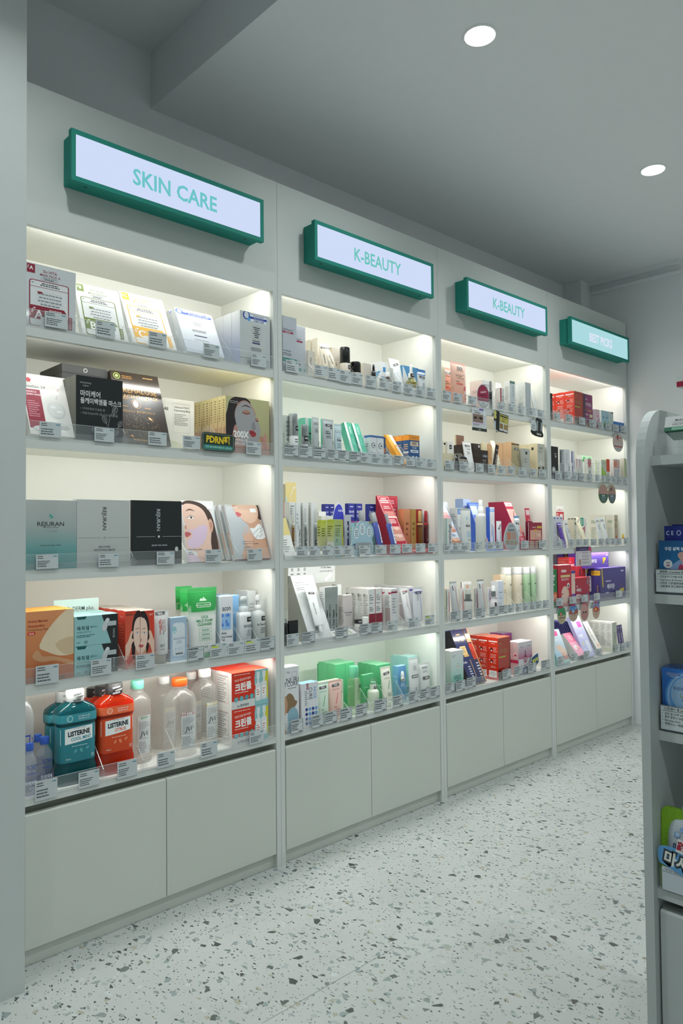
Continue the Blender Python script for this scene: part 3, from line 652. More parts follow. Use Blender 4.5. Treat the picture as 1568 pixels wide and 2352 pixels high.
def art_table(s, x0, y0, x1, y1, c='c9968e'):
    s.frame(x0, y0, x1, y1, .012, c)
    for i in range(1, 6): s.quad(x0, y0+(y1-y0)*i/6, x1, y0+(y1-y0)*i/6+.004, c)
    s.lines(x0+.05, y0, x1-.03, y1, 12, '9a9a9a')
ART['table'] = art_table
def art_hairdye(s):
    """side panel: two round eyed drawings and print"""
    s.quad(.08, .90, .92, .93, 'f2f2f2'); s.lines(.2, .85, .8, .88, 1, 'f4c8c0', 'c')
    for y in (.72, .44):
        s.ell(.34, y, .13, .10, '1c1414', 14); s.ell(.34, y-.02, .07, .07, 'f4f4f4', 12); s.ell(.36, y, .03, .03, '1c1414', 8); s.ell(.15, y+.03, .06, .04, 'f0e6e4', 8); s.lines(.52, y-.06, .93, y+.06, 5, 'f0b4aa')
    s.lines(.12, .52, .9, .62, 3, 'f0b4aa', 'c'); s.lines(.12, .28, .9, .34, 2, 'f0b4aa', 'c'); s.quad(.08, .06, .86, .22, 'eef0f0'); s.lines(.14, .09, .8, .20, 3, '8a8a8a', 'c')
ART['dye'] = art_hairdye
def art_flower(s, x, y, r, c):
    for k in range(4):
        a = math.pi/2*k+math.pi/4*0; s.ell(x+r*math.cos(a)*.55, y+r*math.sin(a)*.55*s.W/s.H, r*.4, r*.25, c, 10, a)
    s.ell(x, y, r*.18, r*.18, 'f8e8e8', 8)
ART['flower'] = art_flower
def art_bottle(s, x, y, w_, h_, c, lab):
    s.rrect(x-w_/2, y, x+w_/2, y+h_*.62, w_*.2, c); s.quad(x-w_*.18, y+h_*.6, x+w_*.18, y+h_*.80, c); s.quad(x-w_*.3, y+h_*.78, x+w_*.3, y+h_, 'dfe9ec'); s.quad(x-w_*.36, y+h_*.14, x+w_*.36, y+h_*.46, 'f8f8f6'); s.lines(x-w_*.26, y+h_*.18, x+w_*.26, y+h_*.42, 3, lab)
ART['btl'] = art_bottle
def art_dots(s, x0, y0, nx, ny, dx, dy, r, cols):
    for i in range(nx):
        for j in range(ny): s.ell(x0+i*dx, y0+j*dy, r, r, cols[(i+j*0) % len(cols)], 14)
ART['dots'] = art_dots
def art_checks(s, x0, y0, x1, y1):
    s.quad(x0, y0, x1, y1, '9cc3ec')
    for i in range(5):
        for j in range(5):
            if (i*3+j*5+i*j) % 3: s.quad(x0+(x1-x0)*i/5, y0+(y1-y0)*j/5, x0+(x1-x0)*(i+1)/5, y0+(y1-y0)*(j+1)/5, ('6a9fe0', '4f84d8', '8cb7ea')[(i+j) % 3])
ART['checks'] = art_checks
def art_rings(s, x0, y0, dx, dy, r):
    for i in range(2):
        for j in range(3): x, y = x0+i*dx, y0+j*dy; s.ell(x, y, r, r, ('8fb9c9', 'a9b46a')[(i+j) % 2], 16); s.ell(x, y, r*.86, r*.86, 'f0f2f0', 16); s.lines(x-r*.5, y-.02, x+r*.5, y+.02, 2, '7d8a8e', 'c')
ART['rings'] = art_rings
def art_skin(s, x0, y0, x1, y1, c1='e3b5a6', c2='c98a7c'):
    s.quad(x0, y0, x1, y1, c1); k = (x0, y0, x1-x0, y1-y0)
    P_(s, [(.0, .0), (.0, .5), (.3, .62), (.6, .4), (1, .55), (1, 0)], c2, k); P_(s, [(.4, .75), (.6, .82), (.75, .7), (.58, .64)], 'efd0c4', k)
ART['skin'] = art_skin
def art_lips(s, x, y, r):
    asp = s.W/s.H
    P_(s, [(x-r, y), (x-r*.4, y+r*.35*asp), (x, y+r*.22*asp), (x+r*.4, y+r*.35*asp), (x+r, y), (x+r*.3, y-r*.4*asp), (x-r*.3, y-r*.4*asp)], 'c9606c'); s.line(x-r*.8, y, x+r*.8, y, r*.08, '7c2c38')
ART['lips'] = art_lips

T_ = lambda s, x, y, z, c, *a: ('t', s, x, y, z, c, *a)
def name_v(txt, c, x=.5, y=.5, z=.09, b=.01): return ('t', txt, x, y, z, c, -90, b, 1)
WT = 'e6e8e6'; IV = 'e9e4d4'
DS = {
# unit 1, top
'vitaA': dict(c='ccd1d4', s='c4c9cc', f=[('fn', 'vitacard', '8c2438', 'A')]),
'vitaB': dict(c='e4e7e6', f=[('fn', 'vitacard', '6a8034', 'B')]),
'vitaC': dict(c='e6e8e6', f=[('fn', 'vitacard', 'e8b02e', 'C')]),
'egf': dict(c='e3e6e8', s='c9cdd0', g=('b9c4d2', 'e6e9ea'), f=[('rr', .10, .87, .97, 1.0, .02, 'eef2f8'), ('r', .12, .875, .95, .925, '2b56b4'), T_('EGF+PDRN 크림팩', .56, .93, .062, '2347a8', 0, .025, .85), ('e', .10, .93, .10, .07, '3a62c0', 16), ('e', .10, .93, .06, .05, 'dfe8f6', 14), ('x', .3, .885, .9, .92, 1, 'e8eefa', 'c'), ('x', .35, .65, .66, .74, 3, '9a9fa4', 'c'), ('f', .33, .63, .68, .76, .004, 'b4b8bc'), ('x', .3, .50, .7, .56, 2, '70767c', 'c'), ('r', .33, .40, .67, .425, '4a4f6a'), ('x', .3, .30, .7, .34, 1, 'a0a6ac', 'c')]),
'repair': dict(c='c9cfce', s='e0e3e4', sg=('8f9fc4', 'e3e6e6'), g=('bfc6c6', 'ccd2d1'), f=[('rr', .16, .82, .90, .975, .02, 'e8edf2'), ('f', .17, .83, .89, .965, .006, '2b3f88'), ('r', .28, .885, .885, .925, '2444a4'), T_('주식보다 마스크팩', .60, .945, .030, '2c3f7c', 0, .01), T_('피부를 위한 첫 선택', .60, .905, .028, 'e6ecf8'), T_('리페어 마백', .62, .855, .048, '22387e', 0, .02), ('e', .21, .93, .115, .115, '2a48ac', 22), ('e', .21, .935, .075, .09, 'dfe6ee', 18), ('e', .18, .95, .012, .006, '2a48ac', 8), ('e', .24, .95, .012, .006, '2a48ac', 8), ('e', .21, .905, .018, .006, '2a48ac', 8), ('e', .29, .865, .05, .05, '59a7dc', 14), ('f', .40, .51, .68, .765, .004, '777c80'), ('x', .43, .53, .65, .75, 6, '4a5054', 'c', .5), ('x', .34, .46, .72, .50, 1, '5a6064', 'c'), ('r', .40, .425, .65, .45, '3c4474'), ('x', .30, .29, .75, .36, 3, '7a8084', 'c')]),
# second
'madeca': dict(c='e6e8e5', f=[('rr', .02, .10, .37, .74, .01, '8f1f38'), ('x', .05, .28, .34, .56, 8, 'c98a98'), T_('MADECA', .04, .70, .04, 'f0e0e4', 0, .015, 1, 'l'), T_('DERMA MASK II', .04, .655, .04, 'f0e0e4', 0, .015, .9, 'l'), T_('centellian 24', .24, .79, .06, '5a5e62', 0, 0, 1.1), ('p', [(.10, .91), (.16, .94), (.22, .91), (.19, .86), (.13, .86)], 'c23a4a'), ('e', .66, .42, .20, .22, 'd3d8d8', 26), ('e', .66, .43, .17, .19, 'e0e4e4', 24), ('e', .60, .47, .06, .03, 'f6f8f8', 12), ('e', .72, .40, .07, .03, 'f6f8f8', 12), ('l', .72, .66, .80, .86, .07, 'f4f5f5'), ('l', .70, .60, .73, .68, .025, 'c8cccc'), T_('24', .77, .77, .05, '9a3a3a', 65), ('e', .26, .10, .18, .07, 'ced4d4', 18), ('x', .44, .10, .92, .17, 3, '9a9ea2', 'c'), ('rr', .70, .93, .90, .965, .01, 'd4d8d6')]),
'giftbox': dict(c='494b4b', s='52534e', t='565854', flat=1, m='matte', f=[('e', .5, .5, .045, .045, 'b9bcbc', 16), ('e', .5, .5, .03, .03, '4a4a4a', 14), ('l', .1, .9, .9, .9, .004, '3a3a3a')]),
'mommy': dict(c='24292b', s='74766e', t='3a3d3c', m='matte', f=[T_('mommy', .20, .90, .05, 'a9adae', 0, 0, 1.1), T_('care', .20, .855, .05, 'a9adae', 0, 0, 1.1), T_('마미케어', .09, .73, .105, 'd6d8d8', 0, .02, .86, 'l'), T_('들깨미백앰플 마스크', .09, .62, .098, 'd6d8d8', 0, .02, .80, 'l'), T_('• 기미만화에 도움을 줌', .09, .50, .042, '9a9d9e', 0, 0, 1, 'l'), T_('• 주름개선&미백 2중 기능성 화장품', .09, .43, .042, '9a9d9e', 0, 0, 1, 'l'), ('fn', 'leaves', 'b0b3b4')]),
'placenta': dict(c='352b23', s='2c241e', t='3f342b', m='gloss', f=[('fn', 'globe'), T_('TREHALOSE', .5, .745, .115, 'd9a45c', 0, .0, .86), T_('PLACENTA MASK', .5, .655, .072, 'd9a45c', 0, .004, 1.0), ('e', .12, .93, .07, .07, '8aa04a', 18), ('e', .12, .93, .05, .05, '3a3a2a', 16), ('e', .12, .93, .03, .03, 'c9d08a', 12), ('x', .22, .90, .5, .95, 2, 'b0823e'), ('x', .66, .93, .94, .96, 1, 'c8a06a'), ('e', .42, .55, .10, .10, 'c98a4a', 20), ('e', .42, .55, .09, .09, '4a3626', 20), ('e', .41, .55, .055, .075, 'f0e6da', 14), ('x', .12, .60, .28, .63, 1, 'c9965a'), ('x', .58, .60, .74, .63, 1, 'c9965a'), ('x', .12, .49, .28, .52, 1, 'c9965a'), ('x', .58, .49, .74, .52, 1, 'c9965a'), T_('트레할로오스 플라센타 마스크', .42, .44, .038, 'e0b070'), ('x', .2, .03, .7, .07, 1, 'b0823e', 'c')]),
'rejuv': dict(c='e8e6da', f=[T_('Re:-All', .16, .80, .085, '2c2c2c', 0, .02), ('f', .42, .36, .88, .92, .005, 'c0bfb4'), T_('Advanced PDRN', .46, .85, .052, '6a6a64', 0, .006, .9, 'l'), T_('Rejuvenating Mask', .46, .79, .052, '6a6a64', 0, .006, .9, 'l'), ('x', .46, .5, .84, .73, 7, 'a5a59c'), ('e', .40, .02, .30, .22, 'd6d7ba', 24)]),
'x200': dict(c='b3b084', s='d6c88e', t='c9bd86', sg=('caa27a', 'ddd198'), g=('a9a57c', 'b8b58a'), f=[('fn', 'x200')], l=[('x', .3, .55, .7, .95, 9, '8a7a4a'), ('r', .35, .1, .9, .45, 'c49a84')]),
# third
'rejTeal': dict(c='b9bfbd', g=('3f8e8f', 'b7bcbb'), sg=('3f8e8f', 'b7bcbb'), t='d8dcda', m='foil' and 'paper', f=[('r', 0, 0, 1, .30, '3a8a8c', None, '6fa3a2'), ('r', 0, .30, 1, .62, '6fa3a2', None, 'a7b2b0'), ('r', 0, .62, 1, 1, 'a7b2b0', None, 'b9bebc'), ('rr', .46, .735, .53, .79, .02, '3f9e8e'), ('l', .46, .74, .53, .785, .008, 'c5e6df'), T_('REJURAN', .49, .655, .085, '2c3232', 0, .012, 1.15), T_('HEALING MASK', .49, .605, .026, '40484a', 0, 0, 1.3), T_('NANO HYDRATING', .5, .55, .022, '7c9a9a'), T_('Premium Care with c-PDRN', .49, .345, .026, '24484a', 0, .008), ('x', .2, .05, .8, .08, 1, '2c6c6c', 'c')]),
'rejSilver': dict(c='bfc4c2', g=('b4bab8', 'c4c8c6'), sg=('b4bab8', 'c4c8c6'), t='d9dcda', f=[name_v('REJURAN', '34393a', .51, .72, .085), ('l', 0, .435, .44, .435, .004, '7d8382'), ('l', .56, .435, 1, .435, .004, '7d8382'), ('e', .51, .435, .025, .025, 'a4a9a8', 12), T_('RECOVER', .51, .30, .04, '4a5052', 0, .006, 1.05), T_('SOOTHING MASK', .51, .255, .04, '4a5052', 0, .006, 1.05)]),
'rejBlack': dict(c='23282a', s='15181a', t='2c3133', f=[name_v('REJURAN', 'c4cacc', .52, .70, .085), ('l', .08, .44, .45, .44, .006, 'b9bfc0'), ('l', .60, .44, 1, .44, .006, 'b9bfc0'), ('e', .525, .44, .022, .022, 'd4d8d8', 12), T_('RELIEF GEL MASK', .54, .305, .034, 'c9cecf', 0, .008, 1.05), ('e', .89, .24, .035, .045, 'cdd2d2', 12)]),
'pinkpatch': dict(c='e9ebec', s='e4e6e8', f=[('fn', 'pink')]),
'neckpatch': dict(c='b9c1c6', s='a4465c', t='c9ced2', f=[('fn', 'neck')], l=[('r', 0, 0, .55, 1, 'b4bcc2'), ('r', .62, 0, 1, 1, 'c9ced2'), ('r', .1, .1, .5, .5, 'c49a84')]),
# fourth
'marine': dict(c='d98a58', s='f0a24a', t='f2ac52', g=('b9693f', 'dd9464'), sg=('e08c3a', 'f6b262'), f=[('p', smooth([(.30, .52), (.60, .84), (1.0, 1.02), (1.05, .5), (1.02, .36), (.72, .34), (.45, .42)], 3), 'e3d0b2'), ('p', smooth([(.62, .52), (.98, .60), (1.02, .38), (.8, .36)], 3), 'cfb896'), ('p', smooth([(.26, .46), (.16, .36), (.34, .28), (.6, .28), (.85, .22), (1.02, .18), (1.0, .24), (.6, .34), (.36, .36)], 3), 'cd9a72'), T_('Active Marine', .07, .865, .052, 'a32a20', 0, .01, .95, 'l'), T_('Astaxanthin', .07, .80, .052, 'a32a20', 0, .01, .95, 'l'), T_('Toning Serum Mask', .07, .745, .038, '6b4a38', 0, 0, .95, 'l'), ('rr', .07, .675, .22, .715, .015, 'c8392c'), T_('sbedt', .145, .695, .032, 'f4e8e0', 0, .015), T_('SUN EDITOR', .52, .03, .062, '6a4630', 0, .02, 1.2)]),
'epheader': dict(c='cfe6e2', f=[T_('EP+DERM plus', .56, .86, .085, '32484a', 0, .006, .85), ('x', .45, .79, .75, .82, 1, '5d8078', 'c'), ('e', .2, .85, .09, .10, 'e2f0ee', 18), ('e', .2, .86, .05, .06, 'c4dcd8', 14)]),
'epderm': dict(c='95c4c6', s='a8d2d2', t='a2cfcf', f=[('p', [(.62, 1), (1, 1), (1, 0), (.84, 0)], '262a2c'), ('p', [(.04, 1), (.28, 1), (.24, .9), (.08, .9)], '1d5a58'), T_('에·피·덤', .06, .60, .155, '153c42', 0, .02, .86, 'l'), T_('클리스+', .36, .62, .085, '1f4a50', 0, 0, .9, 'l'), T_('시루·관리의 독수·마스크', .05, .46, .06, '1f4a50', 0, 0, .9, 'l'), ('x', .05, .28, .56, .38, 2, '2c5a60'), T_('23', .22, .12, .12, '1f4a50', 0, .01, 1, 'l'), ('x', .05, .10, .2, .14, 1, '2c5a60'), ('p', smooth([(.62, .58), (.70, .80), (.76, .78), (.74, .52), (.66, .42)], 3), 'c9cfd2'), ('p', smooth([(.70, .78), (.74, .88), (.80, .84), (.78, .74)], 3), 'd8dde0'), ('r', .76, .60, .96, .76, 'b9c0c4'), ('t', '더마드림', .90, .34, .09, 'c9cfd2', -90)], tp=[('p', [(.62, 0), (1, 0), (1, 1), (.8, 1)], '2a2e30')]),
'vitaL': dict(c='cf3f2a', s='d8402c', t='c8c0b6', f=[('r', 0, 0, 1, .96, 'd2553f'), ('fn', 'front', .02, 2.0), ('x', .05, .92, .7, .96, 2, '5a2a24'), T_('VITA YOUTH', .06, .215, .075, 'e63a28', 0, .02, .82, 'l'), T_('PURE CO', .06, .145, .075, 'e63a28', 0, .02, .82, 'l'), T_('GLOWIN', .06, .075, .075, 'e63a28', 0, .02, .82, 'l')], l=[('x', .15, .1, .85, .8, 14, 'e8745e'), T_('TESTER', .5, .9, .03, 'f0d0c8')], tp=[('r', .1, .08, .9, .92, 'e0603c'), ('x', .15, .15, .85, .85, 4, 'ecd6c8')]),
'vitaR': dict(c='cf3f2a', s='d8402c', t='c8c0b6', f=[('r', 0, 0, 1, .96, 'd2553f'), ('fn', 'front', -.98, 2.0), ('p', [(1, .96), (.55, .96), (1, .45)], 'd8402c'), T_('ELT', .78, .93, .045, 'f4dcd4', 0, .01), T_('UTH', .02, .215, .075, 'e63a28', 0, .02, .82, 'l'), T_('LLAGEN', .02, .145, .075, 'e63a28', 0, .02, .82, 'l'), T_('G', .02, .075, .075, 'e63a28', 0, .02, .82, 'l')], tp=[('r', .1, .08, .9, .92, 'e0603c'), ('x', .15, .15, .85, .85, 4, 'ecd6c8')]),
'vitatube': dict(c='c9cccb', cap='cfd3d2', cm='clear', rc=.34, hc=.16, m='soft', crc='d4d7d6', f=[('T', .5, .93, .62, 2), ('t', 'VITA YOUTH', .72, .66, .048, 'a8443c', -90, .01), ('t', 'PURE COLLAGEN', .60, .62, .042, '6a4a48', -90, .008), ('t', 'GLOWING', .49, .69, .05, 'c4352a', -90, .02), ('t', 'PEEL OFF PACK', .40, .62, .045, 'c4352a', -90, .02), T_('ELT', .5, .22, .07, '5a5e60', 0, .01), ('x', .3, .12, .7, .15, 1, '8a8e90', 'c')]),
'wipes': dict(n='pouch', c='a9c4dc', s='9fbbd6', t='b9d0e4', m='film', f=[('rr', .12, .12, .88, .88, .2, 'dfe9f0'), ('e', .22, .72, .16, .2, '9fd0d8', 20), T_('pH', .22, .68, .08, 'f2f8fa', 0, .01), T_('BALANCING', .55, .52, .075, '7f9ab4', 0, .008, .75), ('x', .25, .40, .8, .47, 2, '8fa6bc', 'c'), ('e', .32, .28, .06, .06, 'b9cddd', 10), ('e', .5, .28, .06, .06, 'b9cddd', 10), ('e', .68, .28, .06, .06, 'b9cddd', 10), ('rr', .3, .15, .75, .19, .02, '4a5a68')]),
'cica': dict(c='dfe2de', cap='2f8a4e', rc=.24, hc=.06, zc=[(0, 'dfe2de'), (.60, 'dfe2de'), (.605, '2f9a4c'), (1, '35a152')], crc='4aa860', crm='gloss', f=[('r', .0, .64, 1, .93, '2f9a4c'), ('rr', .25, .70, .75, .77, .03, 'e8f2ea'), ('rr', .265, .706, .735, .764, .028, '2f9a4c'), T_('CICA x HYALON', .5, .735, .036, 'eef6ee', 0, .008), ('p', smooth([(.36, .80), (.42, .84), (.47, .82), (.5, .86), (.56, .83), (.62, .80)], 2), 'dcefdc'), T_('CICA', .5, .555, .055, '3f9a5e', 0, .02), T_('MILD FOAM', .5, .50, .055, '3f9a5e', 0, .02), T_('CLEANSER', .5, .445, .055, '3f9a5e', 0, .02), ('f', .28, .20, .72, .39, .006, '7ab88c'), ('l', .28, .325, .72, .325, .006, '7ab88c'), ('l', .28, .26, .72, .26, .006, '7ab88c'), ('x', .32, .335, .68, .38, 1, '8ab898', 'c', .5), ('x', .32, .27, .68, .315, 1, '8ab898', 'c', .5), ('x', .32, .21, .68, .25, 1, '8ab898', 'c', .5), T_('VT', .5, .10, .05, '4a6a54', 0, .02)]),
'acon': dict(c='e2e5e8', s='cfe0ee', f=[T_('acon', .5, .80, .13, '34404c', 0, .012, .72), ('fn', 'checks', .12, .42, .86, .70), T_('Acon', .1, .365, .06, '34404c', 0, .015, .8, 'l'), T_('Deep Cleansing', .1, .30, .05, '34404c', 0, .01, .7, 'l'), T_('Foam', .1, .25, .05, '34404c', 0, .01, .7, 'l'), ('x', .1, .06, .8, .18, 4, '6a86a8')]),
'blueplain': dict(c='8ec0ea', s='84b8e6', t='b4d8f0', f=[T_('acon', .5, .7, .09, 'e8f2fa')]),
'whiteplain': dict(c='e2e5e4', s='dde0df', t='eceeed', f=[('x', .2, .5, .8, .8, 5, 'b4b9ba')]),
'foampump': dict(n='pump_bottle', p=[('bottle_body', 'soft', 'dfe3e4', [(0, .92), (.01, 1), (.64, 1), (.70, .94), (.72, .62), (.735, .60)], dict(at=(0, .68, .9), f=[('rr', .42, .80, .98, .93, .05, '26272b'), T_('TESTER', .70, .865, .06, 'e8e8e6', 0, .01, .7), T_('바이로임', .55, .68, .10, '3a4650', 0, .01, .75), ('x', .4, .42, .8, .60, 5, '7a868e', 'c'), ('x', .45, .2, .75, .26, 2, '9aa4aa', 'c')])), ('pump_collar', 'soft', 'eef0f0', [(.73, .62), (.80, .64), (.82, .50)]), ('pump_head', 'soft', 'f2f3f3', [(.82, .36), (.90, .36), (.90, .42), (.965, .44), (1, .40)], dict(e=3)), ('over_cap', 'clear', 'f4f8f8', [(.735, .70), (.94, .68), (.99, .62), (1, .3)])]),
'lotionpump': dict(n='pump_bottle', p=[('bottle_body', 'soft', 'd6dbd8', [(0, .90), (.02, 1), (.60, 1), (.68, .92), (.72, .42), (.74, .4)], dict(at=(0, .66, .9), f=[('rr', .42, .80, .98, .93, .05, '26272b'), T_('TESTER', .70, .865, .06, 'e8e8e6', 0, .01, .7), T_('In Your Heart', .6, .70, .085, '2c3438', 0, .02, .7), ('x', .3, .45, .9, .62, 4, '5a646a', 'c'), ('x', .4, .2, .85, .28, 2, '8a949a', 'c')])), ('pump_collar', 'soft', 'eceeec', [(.74, .44), (.80, .44), (.81, .3)]), ('pump_stem', 'soft', 'eceeec', [(.81, .16), (.90, .16)]), ('pump_head', 'soft', 'f2f3f2', [(.90, .34), (.955, .36), (1, .26)], dict(e=3))]),
'gargleL': dict(p=[('bottle_body', 'frost', 'e8eef4', [(0, .92), (.02, 1), (.30, 1), (.42, .92), (.72, 1), (.86, .96), (.94, .7), (1, .3)], dict(e=2.6, at=(.05, .9, .85), f=[T_('가그린', .5, .62, .17, '2342a8', 0, .02, .62), T_('ORIGINAL', .5, .46, .07, '3a5ab8', 0, .01, .7)]))]),
'gargleS': dict(p=[('bottle_body', 'frost', 'dfe9f6', [(0, .9), (.03, 1), (.38, .96), (.48, .86), (.60, .96), (.70, .86), (.80, .46), (.86, .42)], dict(e=2.6, zc=[(0, '2a3f9e'), (.26, '3a58bc'), (.42, 'c9d6ee'), (1, 'eef3fa')], at=(.03, .74, .9), f=[T_('가그린', .5, .72, .15, '2c4a9e', 0, .02, .66), T_('ORIGINAL', .5, .56, .075, '3452a0', 0, .012, .7), T_('오리지널', .5, .30, .12, 'e8eef8', 0, .02, .75), ('x', .2, .12, .8, .2, 2, 'b9c8ee', 'c')])), ('cap', 'soft', '2f58b4', [(.855, .54), (.875, .56), (.985, .56), (1, .50)])]),
}
for k_, c_, c2_, tt, col in (('listMint', '148f9a', '0d6a76', 'COOL MINT', '1f8c9c'), ('listCit', 'f0500e', 'd83c08', 'CITRUS', 'e25a2c')):
    DS[k_] = dict(p=[('bottle_body', 'liquid', c_, [(0, .93, .93), (.012, 1, 1), (.15, 1, 1), (.19, .955, .95), (.21, .93, .93), (.25, .92, .92), (.62, .92, .92), (.65, .98, 1), (.66, 1, 1), (.76, 1, 1), (.80, .94, .94), (.845, .66, .72), (.865, .44, .60), (.885, .36, .56)], dict(e=4.2, k=32)),
        ('label', 'paper', '2d7f8c' if k_ == 'listMint' else 'd24a20', [(.24, .925, .935), (.25, .93, .94), (.615, .93, .94), (.625, .925, .935)], dict(e=4.2, k=32, at=(.24, .625, .88), f=[('p', [(.0, .50), (.5, .54), (1, .60), (1, .97), (.5, .96), (.0, .93)], 'eef2f2'), T_('LISTERINE', .5, .80, .18, '14202a', 2, .045, .80), T_(tt, .56, .645, .13, col, 2, .025, .82), T_('구강 청결제 오리지널', .5, .93, .04, '3a444a'), ('x', .2, .42, .85, .46, 1, 'c9e4e6' if k_ == 'listMint' else 'f6cdb8', 'c'), ('e', .40, .30, .06, .035, '5aa7ae' if k_ == 'listMint' else 'e88a60', 10, .9), ('e', .56, .30, .07, .04, '5aa7ae' if k_ == 'listMint' else 'e88a60', 10, 2.0), ('e', .74, .34, .06, .035, '5aa7ae' if k_ == 'listMint' else 'e88a60', 10, .6), T_('750mL', .20, .10, .055, 'eef2f2'), ('f', .86, .08, .93, .15, .01, 'e4eeee')])),
        ('shoulder_label', 'film', '2b93a0' if k_ == 'listMint' else 'ee6a38', [(.665, 1.004, 1.004), (.755, 1.004, 1.004)], dict(e=4.2, k=32, at=(.665, .755, .85), f=[('e', .22, .5, .09, .09, 'd0eef0' if k_ == 'listMint' else 'fbdccb', 18), ('e', .22, .5, .075, .075, '3a9daa' if k_ == 'listMint' else 'f08a60', 16), T_('입 속 세균 99.9% 억제', .64, .64, .20, 'eef6f6', 0, .01, .8), T_('입냄새, 플라그 감소 효과', .64, .36, .18, 'eef6f6', 0, .01, .75)])),
        ('cap', 'film', 'c9cccb' if k_ == 'listMint' else '2b2b2c', [(.875, .42), (.885, .44), (.985, .44), (1, .40)], dict(round=1, at=(.88, .985, .40), f=[T_('LISTERINE', .45, .75, .24, '2a2a2a' if k_ == 'listMint' else 'e8e8e8', 8, .03, .8), T_('LISTERINE', .6, .45, .24, '2a2a2a' if k_ == 'listMint' else 'e8e8e8', 8, .03, .8), T_('LISTERINE', .4, .15, .24, '2a2a2a' if k_ == 'listMint' else 'e8e8e8', 8, .03, .8)]))])
def saline(capc, lab, lc, tx):
    return dict(p=[('bottle_body', 'frost', 'eef1ee', [(0, .90), (.01, .98), (.10, 1), (.115, .97), (.13, 1), (.60, 1), (.62, .96), (.66, 1), (.74, .94), (.80, .78), (.855, .44), (.88, .36), (.92, .36)], dict(at=(.10, .62, .66), k=28, f=[('rr', .18, .02, .92, .93, .02, 'd5d9d8'), ('r', .18, .84, .92, .93, lc), T_(tx, .55, .885, .06, 'f4f4f4' if lc != 'e8ece8' else '2c8a4c', 0, .02, .8), ('x', .22, .38, .88, .80, 14, '7d8386'), ('p', [(.32, .40), (.80, .40), (.80, .62), (.32, .62)], 'd5d9d8'), T_('JW', .56, .51, .16, '5c6468', 0, .02, 1.1, 'c', .2), ('x', .22, .06, .70, .34, 7, '8a9094'), ('f', .74, .1, .88, .2, .012, '3a3f42')])), ('neck_ring', 'frost', 'e8ecea', [(.875, .46), (.885, .50), (.90, .46)]), ('cap', 'soft', capc, [(.895, .42), (.91, .46), (.985, .46), (1, .41)], dict(k=30))])
DS['salineMint'] = saline('7cdcc0', 1, 'e8ece8', '멸균증류수'); DS['salineOrange'] = saline('f2641e', 1, 'b4443c', '크린클'); DS['salineWhite'] = saline('f0f2f0', 1, 'd9c83e', '멸균생리식염수')
